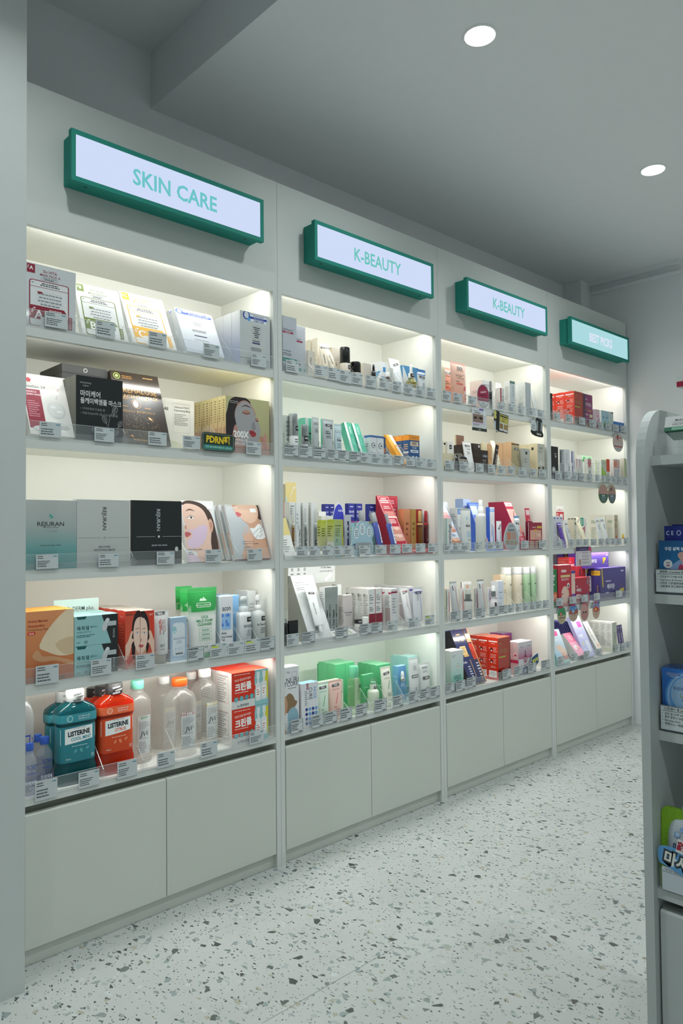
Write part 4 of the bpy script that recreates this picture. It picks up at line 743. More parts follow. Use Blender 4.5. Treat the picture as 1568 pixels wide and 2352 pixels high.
DS.update({
'clean': dict(c='d8351e', s='e4e4e0', t='dc4a34', f=[('r', .62, 0, 1, 1, '8fc4c8'), ('p', [(.90, .9), (1, .95), (1, .1), (.93, .3)], 'd6cf3a'), ('p', [(.0, 1), (.64, 1), (.60, .62), (.68, .5), (.5, .34), (0, .22)], 'd8351e'), ('r', 0, 0, .62, .22, 'd9dcda'), T_('깨끗한 멸균생리식염수', .30, .80, .075, 'f6e4de', 4, .01, .8), T_('크린클', .31, .60, .24, 'f8f6f4', 4, .04, .86), ('x', .08, .42, .5, .47, 1, 'f6d8d0'), ('x', .06, .92, .6, .96, 1, 'f6e0da'), ('fn', 'btl', .72, .12, .15, .82, 'e3e8ea', 'c0483c'), ('fn', 'btl', .88, .14, .15, .82, 'e3e8ea', 'c0483c'), ('e', .12, .26, .055, .055, '69b4bc', 14), ('e', .26, .27, .055, .055, '69b4bc', 14), ('e', .40, .28, .055, .055, '5a9aa2', 14), ('e', .54, .29, .055, .055, '69b4bc', 14), T_('jw 중외제약', .3, .08, .08, '3a4448', 0, .01)], l=[('fn', 'table', .06, .15, .8, .92)], tp=[('r', .6, 0, 1, 1, '8fc4c8'), ('e', .5, .5, .12, .2, 'd6cf3a', 16), T_('크린클', .3, .5, .3, 'f6e0da', 0, .03, .8)]),
# ---------------- unit 2
'cellA': dict(c='bcc2ca', f=[T_('Cell Fusion C', .40, .765, .055, '4a3a44', 0, .008, .82), ('r', .0, .70, .76, .73, '9c2c48'), T_('EXPERT', .38, .715, .022, 'ecd8de', 0, .01, 1.6), T_('BARRIEDERM', .30, .385, .035, '3e6a74', 0, .005, .85), T_('LOTION', .26, .325, .075, '3c444a', 0, .005, .8), ('r', 0, .19, 1, .255, '2b8678'), T_('MD', .72, .22, .075, 'e2efec', 0, .02, 1)]),
'cellB': dict(c='bcc2ca', f=[T_('Cell Fusion C', .38, .74, .05, '4a3a44', 0, .008, .72), ('r', .0, .68, .78, .71, '9c2c48'), T_('BARRIEDERM', .35, .30, .032, '3e6a74', 0, .005, .7), T_('CREAM', .36, .25, .065, '3c444a', 0, .005, .75), ('r', 0, .12, 1, .17, '2b8678'), T_('MD', .80, .145, .06, 'e2efec', 0, .02, .8)]),
'creamL': dict(c='e0d8c8', s='e4decf', t='ece6d8', l=[('x', .12, .45, .8, .72, 9, '9a948a')], f=[T_('RE', .5, .9, .03, '8a8478')]),
'creamL2': dict(c='e0d8c8', s='e4decf', t='ece6d8', l=[('x', .12, .55, .8, .75, 7, '9a948a')]),
'rejS': dict(c='e2dccf', s='e6e1d5', f=[name_v('REJURAN', '5a5650', .5, .55, .1)], l=[('t', 'CL', .5, .5, .08, '8a8478')]),
'rejS2': dict(c='e0d8c8', s='d8cdb8', f=[name_v('REJURAN', '4a4640', .5, .45, .075)]),
'rejS3': dict(c='e0d8cc', s='e6e0d4', f=[name_v('RE:JUR', '5a564e', .6, .35, .12)]),
'creamtube': dict(c='ded5c2', cap='e8e2d4', rc=.34, hc=.13, crc='e8e2d6', f=[('T', .5, .86, .8, 8), name_v('REJURAN', '5a5244', .35, .5, .07), ('x', .35, .1, .65, .3, 5, '9a9080', 'c')]),
'blackcap': dict(p=[('bottle_body', 'soft', 'dcd4c6', [(0, .95), (.01, 1), (.56, 1), (.575, .9)], dict(at=(0, .56, .9), f=[('rr', .45, .72, 1.0, .92, .05, '26272b'), ('x', .52, .78, .92, .86, 1, 'e6e6e4', 'c', .7), ('t', 'REJURAN', .72, .36, .13, '3a342c', -90, .01)])), ('cap', 'gloss', '121414', [(.575, .99), (.58, 1), (.975, 1), (.99, .97), (1, .90)])]),
'blackjar': dict(n='jar', p=[('jar_body', 'soft', 'dcd6ca', [(0, .93), (.03, 1), (.52, 1), (.55, .95)], dict(at=(0, .5, .9), f=[T_('RE:JURAN', .5, .62, .24, '3c3a34', 0, .02, .9), ('x', .3, .2, .7, .35, 1, '8a847a', 'c')])), ('lid', 'gloss', '141616', [(.55, .96), (.58, 1), (.93, 1), (.99, .96), (1, .8)])]),
'dropB': dict(p=[('bottle_body', 'gloss', 'dedad0', [(0, .95), (.02, 1), (.40, 1), (.50, .6)]), ('collar', 'gloss', '1a1c1c', [(.48, .62), (.50, .66), (.70, .62), (.72, .5)]), ('dropper_bulb', 'gloss', '101212', [(.72, .34), (.74, .38), (.90, .34), (.97, .26), (1, .1)])]),
'dropAmber': dict(p=[('bottle_body', 'gloss', '4a2c20', [(0, .95), (.02, 1), (.44, 1), (.50, .55), (.55, .5)], dict(at=(.02, .42, .85), f=[('r', 0, .1, 1, .85, 'dfe2e0'), ('x', .15, .25, .85, .7, 4, '6a7074', 'c')])), ('collar', 'gloss', 'e8eaea', [(.55, .6), (.72, .58), (.73, .45)]), ('dropper_bulb', 'soft', 'eceeee', [(.73, .30), (.9, .30), (.98, .2), (1, .08)])]),
'dropYellow': dict(p=[('bottle_body', 'clear', 'f2eec4', [(0, .95), (.02, 1), (.46, 1), (.54, .55), (.58, .5)], dict(at=(.02, .40, .85), f=[('r', 0, .0, 1, .62, 'e4e8e8'), T_('Wellage', .5, .4, .2, '5a7c9a', 0, .01)])), ('liquid', 'liquid', 'c8be6a', [(.02, .9), (.44, .9)]), ('collar', 'gloss', 'e4e4dc', [(.58, .56), (.72, .54), (.73, .4)], dict(at=(.58, .72, .5), f=[('r', 0, .1, 1, .9, '2a2b2e'), ('x', .1, .3, .9, .7, 1, 'e8e8e6', 'c', .7)])), ('dropper_bulb', 'soft', 'f0f0ee', [(.73, .28), (.92, .26), (.99, .18), (1, .06)])]),
'dropBlue': dict(p=[('bottle_body', 'frost', '8fb9cc', [(0, .92), (.02, 1), (.46, 1), (.56, .8), (.64, .38), (.68, .36)], dict(at=(.02, .52, .85), f=[('rr', .62, .82, 1.0, .96, .04, '3a3f42'), T_('바이로임', .62, .68, .10, '3c5a6c', 0, .01, .8), ('x', .4, .3, .85, .58, 5, '6a8a9a', 'c')])), ('collar', 'metal', 'c9cccc', [(.68, .42), (.69, .44), (.80, .44), (.81, .36)]), ('dropper_bulb', 'soft', 'eceeee', [(.81, .26), (.92, .28), (.98, .2), (1, .08)])]),
'bluew': dict(c='e2e6ea', s='e6eaee', f=[('r', .35, .70, .7, .85, '3f8ac4'), ('x', .1, .3, .8, .6, 3, '8aa4bc')], l=[('p', [(0, .72), (1, .72), (.5, .52)], '4a8fc0'), ('x', .2, .25, .8, .4, 2, '8aa')]),
'bluew2': dict(c='e2e6ea', s='5a96c0', f=[('p', [(0, 1), (1, 1), (1, .45)], '4c8cba'), T_('Wellage', .55, .35, .06, '4a6a86')]),
'whiteplain2': dict(c='d8dad6', s='dfe1dc', f=[('x', .2, .4, .8, .8, 5, 'a4a8a8')]),
'bluetube': dict(c='dfe4e6', cap='e6e8e8', rc=.25, f=[('T', .5, .80, .62, 20), ('p', [(.82, 0), (1, 0), (1, .7)], '4a86b4'), T_('WELLAGE', .4, .45, .04, '3c6a90', -80, .01)]),
'bluecrimp': dict(c='dfe4e8', cap='e6eaec', rc=.28, crc='4a86c8', cr=.16, f=[('r', .02, .76, .98, .92, '4a86c8'), ('T', .48, .68, .7, -4), T_('TREAT', .5, .58, .06, '5a7088', -4), ('x', .35, .1, .7, .45, 7, '8a98a4', 'c')]),
'frosted': dict(c='d4dcd8', s='cfd9d4', f=[('x', .2, .3, .8, .9, 6, '9aa6a2')], l=[('x', .2, .5, .8, .6, 2, '8a9692')]),
'mirrorT': dict(p=[('bottle_body', 'soft', 'e0e4e3', [(0, .97), (.01, 1), (.50, 1), (.51, .9)], dict(at=(0, .5, .9), f=[('x', .15, .7, .85, .9, 2, '5c6466', 'c'), ('x', .15, .35, .85, .6, 4, '8a9294', 'c'), ('f', .1, .3, .9, .65, .01, '9aa2a4')])), ('cap', 'metal', 'b4b9ba', [(.51, .98), (.515, 1), (.985, 1), (1, .96)], dict(at=(.60, .78, .9), f=[('rr', .40, .1, 1.0, .7, .1, '26272b'), ('x', .5, .3, .95, .5, 1, 'd8d8d6', 'c', .7)]))]),
'mirrorS': dict(p=[('bottle_body', 'soft', 'e0e4e3', [(0, .97), (.01, 1), (.42, 1), (.43, .9)], dict(at=(0, .42, .9), f=[('x', .15, .6, .85, .9, 2, '5c6466', 'c'), ('x', .15, .2, .85, .5, 4, '8a9294', 'c')])), ('cap', 'metal', 'b4b9ba', [(.43, .98), (.435, 1), (.985, 1), (1, .96)], dict(at=(.50, .72, .9), f=[('rr', .1, .1, .9, .8, .1, '26272b'), ('x', .2, .3, .8, .6, 1, 'd8d8d6', 'c', .7)]))]),
'mintbox': dict(c='a9c4bb', s='6cc0a6', t='86cdb6', g=('9fbcb4', 'b4c8c2'), sg=('5fb89c', '74c8ae'), f=[('r', .55, .5, 1, 1, '5fb89c'), ('r', .6, .62, .95, .66, '2c3c3a'), T_('PDRN', .35, .55, .045, '3a4a48', 0, .01), ('x', .1, .35, .6, .5, 3, '6a7c7a')]),
'silvertube': dict(c='bcc4c6', m='foil', cap='c8cece', rc=.3, hc=.1, crc='c9d0d2', f=[('T', .6, .84, .72, 4), ('x', .3, .6, .8, .72, 4, '4a5456', 'c'), ('t', 'N 100', .82, .25, .08, '3a4446', 86, .01)]),
'silvertubeL': dict(c='bcc4c6', m='foil', cap='c8cece', rc=.28, hc=.08, crc='c9d0d2', f=[('T', .52, .84, .66, 0), ('r', .62, .76, .85, .785, '2c4a48'), T_('PDRN', .35, .68, .045, '2c3436', 0, .02), T_('CREAM', .37, .63, .05, '2c3436', 0, .03), ('x', .2, .5, .75, .58, 3, '4a5456'), ('t', 'PDRN 100', .84, .24, .10, '2c3436', 86, .015, .9)]),
'icetube': dict(c='c2d8de', cap='d0e0e4', rc=.3, hc=.08, f=[('rr', .05, .76, .75, .82, .04, '9fb4ba'), ('x', .15, .775, .65, .805, 1, 'e8f0f2', 'c', .7), T_('NUTRI', .5, .60, .05, '8aa0a4'), T_('PDRN', .52, .53, .07, '3a4648', 0, .04, .9), ('x', .2, .30, .8, .46, 3, '8aa2a8', 'c')]),
'mintlean': dict(c='62bda2', s='9fb4b0', t='4aa88c', m='gloss', g=('6cc2aa', '3fa084'), f=[('r', 0, 0, .22, 1, 'b9c6c6', None, 'dfe6e6', 'foil'), ('r', .22, 0, .3, 1, 'e4ecea'), ('t', 'PDRN', .62, .80, .07, 'd0f0e6', -88, .01), ('x', .4, .42, .85, .6, 5, '8fd8c2')]),
'ringbox': dict(c='dfe2e4', s='dadde0', t='e8eaea', f=[('r', 0, .93, 1, 1, '4a6fae'), ('e', .5, .66, .34, .30, '6a747c', 20), ('e', .54, .66, .27, .24, 'dfe2e4', 18), ('e', .6, .66, .12, .10, '3a444c', 12), ('t', 'ELRAVIE', .72, .28, .075, '5a646c', -90, .01), ('x', .1, .1, .45, .45, 6, 'a4acb2')], l=[('r', 0, .93, 1, 1, '4a6fae'), ('x', .2, .6, .7, .75, 2, '7a848c')]),
'ringbox2': dict(c='dfe2e4', s='dadde0', f=[('r', 0, .92, 1, 1, '4a6fae'), ('x', .2, .3, .6, .8, 5, '8a949c')]),
'navy': dict(c='34507c', s='2c4670', f=[('r', .2, .45, .8, .62, 'c97a5a'), ('x', .2, .2, .8, .4, 3, 'c9d2e0')]),
'orangelean': dict(c='e8a23c', s='e49a2c', t='f0b44c', f=[('p', [(.45, 1), (1, 1), (1, 0), (.75, 0)], 'e4e2dc'), ('p', [(.35, 1), (.5, 1), (.8, 0), (.70, 0)], 'f0c26a'), ('e', .70, .62, .12, .12, 'e89a3a', 14), ('x', .72, .08, .95, .2, 3, '9a6a4a')]),
'orangeblue': dict(c='2f5a8e', s='2c588c', t='ee9a34', f=[('p', [(0, .84), (1, .84), (1, 1), (0, 1)], 'ee9a34'), T_('Dr.Wonder', .5, .92, .045, '3a4a6a', 0, .01), ('rr', .10, .66, .90, .80, .02, 'd8c8b4'), ('x', .14, .68, .86, .78, 1, '9a7a6a', 'c', .8), T_('SPF 캡슐선', .5, .61, .055, 'dfe6f0', 0, .02, .85), ('rr', .12, .46, .88, .55, .04, 'd4dde8'), ('x', .2, .48, .8, .53, 1, '3a5a8a', 'c'), ('p', [(.30, .05), (.44, .05), (.46, .36), (.28, .36)], 'dde4ea'), ('p', [(.62, .05), (.76, .05), (.78, .36), (.60, .36)], 'dde4ea')], l=[('r', 0, .84, 1, 1, 'ee9a34'), ('x', .1, .55, .9, .74, 3, 'e8c49a', 'c'), ('r', .1, .44, .9, .5, 'd4dde8'), ('p', [(.25, .05), (.4, .05), (.42, .3), (.23, .3)], 'c9d2dc'), ('p', [(.6, .05), (.75, .05), (.77, .3), (.58, .3)], 'c9d2dc')]),
'yellowposter': dict(c='e8d896', f=[('r', 0, 0, .14, .8, 'b4dcdc'), ('l', .72, .92, .45, .80, .05, 'eef0ee'), ('l', .45, .80, .42, .45, .015, 'f4f4ee'), ('l', .48, .2, .5, .4, .06, 'f4f4ee'), ('e', .82, .93, .10, .07, 'f4f6f4', 12)]),
'trayw': dict(c='e6e8e6', s='dcdfe0', th=.024, fin_f=[('r', 0, .55, 1, 1, 'e6d48a', None, 'eadd9e'), ('x', .1, .1, .7, .45, 6, '9aa0a2')], tray_f=[('x', .3, .55, .98, .75, 1, 'b49a4a'), ('x', .35, .1, .98, .4, 2, '5a5f62', 'c')]),
'pinkbox': dict(c='e4e0dc', s='dcaea6', f=[('x', .3, .2, .7, .8, 6, 'a4948e')], l=[('t', 'PDRN 100% Booster', .4, .5, .055, '4a3a38', -90, .01)]),
'heartA': dict(c='e0e3e3', s='e4e6e6', f=[('x', .15, .75, .85, .95, 4, '8a9294')]),
'heartB': dict(c='e4e7e7', s='dde0e0', f=[('t', 'In Your Heart', .72, .28, .06, '2c3436', 90, .02), ('t', 'PDRN', .45, .5, .035, '3a9a86', 90, .01), ('x', .15, .55, .5, .8, 3, 'a9b0b0')]),
'heartC': dict(c='e0e3e3', s='cfd3d2', l=[('x', .15, .1, .85, .95, 22, '7d8484')], f=[('t', 'In Your Heart', .72, .28, .06, '4a5254', 90, .01)]),
})
def pen(body, cap, liq, st=1): return dict(n='ampoule', p=[('glass_tube', 'clear', body, [(0, .7), (.02, .85), (.60, .85), (.66, .5), (.70, .42)], dict(k=12)), ('liquid', 'liquid', liq, [(.04, .72), (.56, .72)], dict(k=12, at=(.12, .30, .75), f=[('rr', 0, .2, 1, .8, .1, '2a2b2e'), ('x', .15, .35, .85, .65, 1, 'e6e6e4', 'c', .8)] if st else [])), ('collar', 'soft', cap, [(.62, 1), (.64, 1.0), (.67, .9)], dict(k=12)), ('cap', 'gloss', cap, [(.70, .5), (.72, .62), (.97, .58), (1, .45)], dict(k=12))])
DS.update({'penGold': pen('f0ead0', 'dfe2e0', 'c9a03a'), 'penClear': pen('eef2f2', 'd4d8d6', 'c2c6c4'), 'penG2': pen('e8d29a', 'c9a86a', 'd6b878', 0), 'penR2': pen('e8b4b8', 'b4303c', 'a83a48'), 'penGrey': pen('9a9ca0', '8a8c90', '7c7e84', 0),
'limebox': dict(c='9fbcb0', s='b8c23a', g=('8fb0be', 'b4c26a'), sg=('c9cdc2', 'aebb34'), f=[('r', .86, 0, 1, 1, 'c2b83a'), T_('REPIDERM', .12, .84, .05, '4a5a34', 0, .01, .9, 'l'), ('x', .12, .55, .7, .78, 5, '6a7a4a'), ('x', .2, .4, .4, .5, 2, '5a7a7a')], l=[('x', .1, .55, .8, .85, 5, '5c661a'), ('r', 0, 0, 1, .42, 'cfd3cc'), ('x', .15, .12, .7, .36, 3, '7a8074')]),
'limebox2': dict(c='a9b84a', s='b8c23a', sg=('c9cdc2', 'aebb34'), g=('c9cdc2', 'aebb34'), l=[('x', .1, .55, .8, .85, 4, '5c661a')], f=[('x', .15, .55, .8, .8, 4, '5c661a')]),
'whitesmall': dict(c='dfe1de', s='d8dbd8', t='e6e8e6', f=[('x', .2, .5, .8, .85, 3, 'a4a9a8')]),
'palebluebox': dict(c='a9cdd0', s='b4d4d4', t='c9c89a', f=[('x', .2, .4, .8, .8, 5, '6a8a8e')]),
'ovalpurple': dict(c='dfe2ec', o=[(.0, .02), (.02, .45), (.12, .72), (.30, .92), (.52, 1.0), (.74, .95), (.92, .80), (1.0, .5), (1.0, 0)], f=[('p', smooth([(.04, .10), (.06, .5), (.24, .84), (.52, .96), (.76, .88), (.88, .6), (.84, .06)], 3), '3f46c0'), T_('대웅제약', .70, .84, .045, 'e8ecfa', 0, .02), T_('상처진', .30, .45, .11, 'bfe6d8', 0, .03, .85), ('r', .04, .0, .9, .36, 'd9d2e6')]),
'clearbag': dict(c='c9ccd6', n='pouch', m='film', f=[('l', .5, .1, .55, .85, .3, '3c3f66'), ('l', .45, .05, .5, .35, .12, '5a3a8c'), ('x', .38, .4, .62, .8, 3, 'c9cde0')]),
'postA': dict(c='8fc4cc', s='b4d4da', t='3a3f96', f=[('r', 0, .66, 1, 1, '2f3690'), ('x', .2, .92, .8, .96, 1, 'dfe4f6', 'c'), T_('포스트', .5, .84, .055, 'e8ecfa', 0, .02, .9), T_('인메디', .5, .76, .06, 'c9d8f0', 0, .02, .8), ('r', 0, .63, 1, .66, 'a44a8a'), ('e', .5, .46, .40, .4, '4fc23e', 20), ('e', .5, .46, .30, .3, '8fd4cc', 18), T_('NEW', .5, .46, .06, '2a7a34', 0, .02), ('r', 0, 0, 1, .24, 'a9ced6')], l=[('r', 0, .66, 1, 1, '2f3690'), ('r', 0, .0, 1, .3, 'c9ccd8')]),
'postB': dict(c='8fc4cc', s='b4d4da', t='3a3f96', f=[('r', 0, .66, 1, 1, '2f3690'), ('x', .2, .92, .8, .96, 1, 'dfe4f6', 'c'), T_('포스트', .5, .84, .055, 'e8ecfa', 0, .02, .9), T_('메디칸', .5, .76, .06, 'e8d088', 0, .02, .8), ('r', 0, .63, 1, .66, 'd6a23a'), ('e', .5, .46, .40, .4, '4fc23e', 20), ('e', .5, .46, .30, .3, '9fd6c0', 18), T_('NEW', .5, .46, .06, '2a7a34', 0, .02)], l=[('r', 0, .66, 1, 1, '2f3690')]),
'handcard': dict(c='a9c9d8', o=smooth([(.02, .14), (.14, .06), (.30, .0), (.42, -.04), (.46, .06), (.92, .10), (.95, .38), (.90, .50), (.98, .62), (.97, .80), (.88, .90), (.76, .86), (.70, .96), (.52, 1.02), (.36, .96), (.30, .86), (.18, .84), (.12, .70), (.14, .50), (.08, .34)], 3), f=[('e', .30, .66, .10, .15, 'dce9f0', 18), ('e', .53, .78, .12, .17, 'dce9f0', 18), ('e', .80, .70, .10, .14, 'dce9f0', 18), ('x', .24, .56, .37, .76, 4, '4a6a80', 'c'), ('x', .46, .66, .60, .90, 5, '4a6a80', 'c'), ('x', .74, .60, .87, .80, 4, '4a6a80', 'c'), ('rr', .24, .18, .92, .40, .08, 'a2adb4'), ('p', [(.25, .20), (.25, .38), (.06, .30), (.04, .22)], '3a5a7a'), ('rr', .36, .21, .86, .36, .05, '5a646c'), ('rr', .37, .22, .85, .35, .045, 'd6dde0'), T_('이지에프', .60, .285, .13, '26303a', 0, .03, .9)]),
'injtube': dict(c='3f4f9a', cap='8f9498', rc=.40, hc=.24, cr=.05, inv=1, f=[('T', .5, .80, .8, 8), ('r', 0, 0, .45, .66, 'e4e8ee'), ('x', .1, .1, .4, .6, 5, '8a94b4')]),
'trayr': dict(c='b4243c', s='9c1c34', th=.022, head=(.22, .62, .80, 1.0), hc='b82840', head_f=[('f', .1, .1, .9, .9, .01, 'e8b4b8'), ('x', .2, .3, .8, .7, 3, 'e8c4c8', 'c')], fin_f=[('f', .05, .03, .95, .98, .02, 'f0e4e4'), ('p', [(.0, .60), (1, .60), (1, .63), (0, .63)], 'e8d0d0'), ('x', .12, .86, .85, .96, 3, 'f4e4e4', 'c', .6), ('x', .15, .76, .8, .82, 2, 'f0d0d0', 'c'), ('r', .12, .63, .88, .72, 'd88a84'), ('x', .12, .50, .85, .58, 3, 'f0d8d8', 'c', .6), ('fn', 'skin', .10, .33, .88, .45), ('fn', 'skin', .10, .20, .88, .32, 'e8c0b0', 'd49c8c'), T_('1,00S', .6, .12, .08, 'f2dcdc', 0, .0, 1)], tray_f=[('e', .12, .45, .04, .05, 'e8d0c8', 10), ('e', .28, .45, .04, .05, 'e8d0c8', 10)]),
'redback': dict(c='b82840', s='a02036', f=[('x', .2, .6, .8, .8, 3, 'e8c4c8')]),
'copper': dict(c='c87a50', s='b8603c', m='foil', g=('b86844', 'd49066'), f=[('x', .3, .3, .7, .7, 3, '8a4a30')]), 'goldbox': dict(c='b48c4c', s='a87c3c', m='foil', f=[('x', .3, .3, .7, .7, 3, '7a5a2c')]), 'crimsonbox': dict(c='a82436', s='901c2c', f=[('x', .3, .3, .7, .7, 3, 'd89098')]),
'blackbox': dict(c='1c1f20', s='17191a', f=[T_('IDEALIA', .5, .3, .12, 'b4b8b8', 0, .02, .8), ('x', .2, .1, .8, .2, 1, '8a8e8e', 'c')]),
'blackpump': dict(p=[('bottle_body', 'gloss', '15181a', [(0, .95), (.02, 1), (.56, 1), (.60, .6)]), ('collar', 'metal', 'c2c6c6', [(.60, .66), (.70, .66)]), ('over_cap', 'clear', 'eef2f2', [(.70, .7), (.97, .68), (1, .5)])]),
'trayheart': dict(c='cdd1d2', s='9a9d98', th=.026, head=(0, 1.0, .86, 1.17), hc='c3c6c6', head_f=[T_('In Your Heart', .80, .80, .15, '3a3f42', 0, .02, .85), T_('PDRN SPICULE AMPOULE', .80, .60, .10, '4a4f52', 0, .01, .8), ('r', .58, 0, 1, .5, 'c6cac8'), ('l', .78, .12, .92, .42, .05, 'f0f2f2'), ('x', .04, .3, .12, .6, 2, '5a5f62', 'c'), ('x', .17, .3, .25, .6, 2, '5a5f62', 'c'), ('x', .30, .3, .38, .6, 2, '5a5f62', 'c'), ('e', .08, .75, .025, .03, '8a9092', 10), ('e', .21, .75, .025, .03, '8a9092', 10), ('e', .34, .75, .025, .03, '8a9092', 10)],
    fin_f=[T_('Deep Pores', .10, .89, .035, '4a4f52', 0, .004, 1, 'l'), T_('Reset in One Shot.', .10, .85, .035, '4a4f52', 0, .004, 1, 'l'), ('x', .1, .76, .7, .82, 2, '7a8084'), ('l', .02, .7, 1, .45, .012, 'b4b9bc'), ('l', .2, 1, 1, .8, .012, 'b4b9bc'), ('l', .05, .3, .6, .62, .012, 'b4b9bc'), ('l', .5, .0, 1, .3, .012, 'b4b9bc'), T_('PDRN', .45, .16, .028, '2c3134', 0, .02), T_('SPICULE', .45, .13, .028, '2c3134', 0, .02), T_('AMPOULE', .45, .10, .028, '2c3134', 0, .02)],
    tray_f=[('r', .18, .15, .48, .85, '8a9080'), ('e', .33, .5, .08, .1, 'b4b8a0', 14), ('r', .55, .15, .85, .85, '9aa088'), ('e', .7, .5, .08, .1, 'c0c4ae', 14)]),
'hearttube': dict(c='dfe3e4', cap='e6e8e8', rc=.12, f=[T_('In Your Heart', .5, .86, .03, '3a3f42'), ('T', .5, .80, .66, -4), ('t', 'PDRN SPICULE', .4, .42, .045, '3a4044', -88, .01)]),
'silverbox': dict(c='8f9896', s='dfe2e2', m='foil', sg=('dfe2e2', 'e4e6e6'), g=('9aa4a2', '848e8c'), f=[('t', 'In Your Heart', .28, .25, .08, '1c2022', 90, .03), ('t', 'SPICULE AMPOULE', .75, .30, .07, '2a2f30', 90, .01)], l=[('r', 0, 0, 1, 1, 'dfe2e2'), ('x', .1, .15, .9, .9, 16, '8a9092')]),
'pinkgrey': dict(c='c6bfbe', s='d2cccb', t='e0dcda', f=[T_('In Your Heart', .5, .48, .065, '2c2c30', 0, .02, .8), ('x', .15, .38, .85, .42, 1, '5a5658', 'c')], l=[('x', .1, .1, .9, .65, 12, '8a8486')]),
'clearpump': dict(p=[('bottle_body', 'soft', 'dcdad6', [(0, .9), (.02, .98), (.30, .98), (.34, .9)], dict(at=(0, .34, .9), f=[('x', .15, .2, .85, .8, 2, '7a7c7c', 'c')])), ('tester_band', 'paper', '26272b', [(.34, 1), (.45, 1)], dict(at=(.34, .45, .8), f=[T_('TESTER', .5, .5, .5, 'e8e8e6', 0, .02, .9)])), ('over_cap', 'frost', 'f0f2f0', [(.46, .94), (.78, .90), (.80, .7), (.95, .66), (1, .5)])]),
'whitejar': dict(n='jar', p=[('jar_body', 'soft', 'e2e4e0', [(0, .92), (.04, 1), (.55, 1)]), ('lid', 'soft', 'eceeea', [(.56, 1.02), (.95, 1.02), (1, .96)])]),
'madcream': dict(c='dfe0de', s='e2e3e0', t='e8e6e4', f=[('r', 0, 0, 1, .44, '8a2a3a'), ('l', .97, 0, .97, 1, .06, 'a43a4a'), T_('THE', .12, .86, .04, '3a3a3c', 0, .01, 1, 'l'), T_('MADECA', .12, .81, .04, '3a3a3c', 0, .01, .8, 'l'), T_('CREAM', .12, .76, .04, '3a3a3c', 0, .01, .9, 'l'), ('x', .1, .66, .6, .70, 1, '7a7a7c'), ('x', .1, .49, .8, .60, 3, '6a6a6c')], l=[('x', .08, .12, .92, .88, 20, '8a8a8a'), ('x', .08, .82, .5, .9, 2, '3a3a3c')], tp=[('f', .0, .0, 1, 1, .06, 'b4505c'), ('e', .5, .5, .2, .2, 'd8d4d0', 10)]),
'crimstripe': dict(c='dcdde0', s='dfe0e0', t='e6e6e6', f=[('r', 0, .90, 1, .94, '9c2c44'), ('x', .2, .4, .8, .8, 6, 'a0a0a4')], l=[('r', .6, .88, 1, .92, '9c2c44'), ('e', .08, .91, .06, .06, '9c2c44', 8), ('x', .12, .58, .8, .85, 8, '8a8a8e'), ('r', .15, .12, .85, .55, 'b9a9a9')]),
'violstripe': dict(c='dcdce4', s='dfe0e2', t='e6e6ea', f=[('r', 0, .90, 1, .95, '6a5ab4')], l=[('x', .12, .58, .8, .85, 8, '8a8a8e'), ('r', .15, .12, .85, .55, 'b4acb4')]),
'redline': dict(c='dfe0e2', cap='e4e4e4', rc=.22, f=[('T', .5, .88, .72, 14), ('r', .1, .91, .9, .925, 'b84a54'), ('l', .55, .8, .5, .4, .03, '9c2c3c'), ('l', .5, .4, .75, .08, .03, '9c2c3c'), ('t', 'EXPERT', .38, .5, .04, '6a6a6c', -90)]),
'violline': dict(c='dfe0e6', cap='e4e4e8', rc=.22, f=[('T', .5, .84, .66, 0), ('r', .02, .85, .98, .87, '6a5ab4'), ('l', .62, .78, .72, .05, .025, '6a6aa4'), ('x', .3, .6, .52, .8, 5, '8a8a94')]),
'noseA': dict(c='dfe2e4', s='dadee0', t='eceeee', f=[T_('TRI', .3, .92, .045, '7a8084', 0, .01), T_('NURE', .20, .80, .11, '3a3f44', 0, 0, 1, 'l'), T_('TCURE', .05, .74, .09, '3a3f44', 0, 0, 1, 'l'), ('f', .55, .84, .85, .92, .01, '6a7074'), ('x', .3, .66, .9, .69, 1, '8a9094'), ('fn', 'shirt')]),
'nosecure': dict(c='e0e3e6', s='e4e6e8', t='9cc6e6', f=[('t', 'NOSE', .80, .76, .13, '5a9ad0', -90, .0, .8), ('t', 'CURE', .55, .76, .14, '34383c', -90, .0, .8), ('r', .30, .86, .42, 1.0, '8a2038'), ('t', 'TGA', .36, .93, .06, 'eecfd6', -90, .02), ('x', .20, .5, .40, .84, 8, '8a8f94'), ('fn', 'dots', .30, .10, 4, 4, .19, .105, .075, ('24408f', '6aa4d8'))], l=[('r', 0, 0, .2, 1, '8a2038')], tp=[('x', .2, .4, .8, .6, 1, 'c9e2f2', 'c')]),
'ivory': dict(c='dee0d0', s='e0e2d2', t='e6e7da', f=[('x', .2, .4, .8, .7, 3, 'a4a99a')]),
'sunmint': dict(c='d3e4d4', cap='d8e8d8', rc=.26, hc=.10, cr=.07, f=[('T', .5, .86, .62, 2), T_('DAMTONE4', .5, .75, .055, '7a9a82', 0, 0, .82), ('l', .40, .36, .62, .64, .05, '4fae6e'), T_('50+', .36, .27, .05, '4a9a5e', 0, .02), ('x', .3, .12, .8, .22, 3, '6a8a70')]),
'sunpink': dict(c='eac4b8', cap='ecd0c4', rc=.26, hc=.10, cr=.07, f=[('T', .5, .86, .62, 2), T_('DAMTONE4', .5, .75, .055, 'b47a70', 0, 0, .82), ('l', .40, .36, .62, .64, .05, 'dc6a6a'), T_('50+', .36, .27, .05, 'b8483c', 0, .02), ('x', .3, .12, .8, .22, 3, 'b47a70')]),
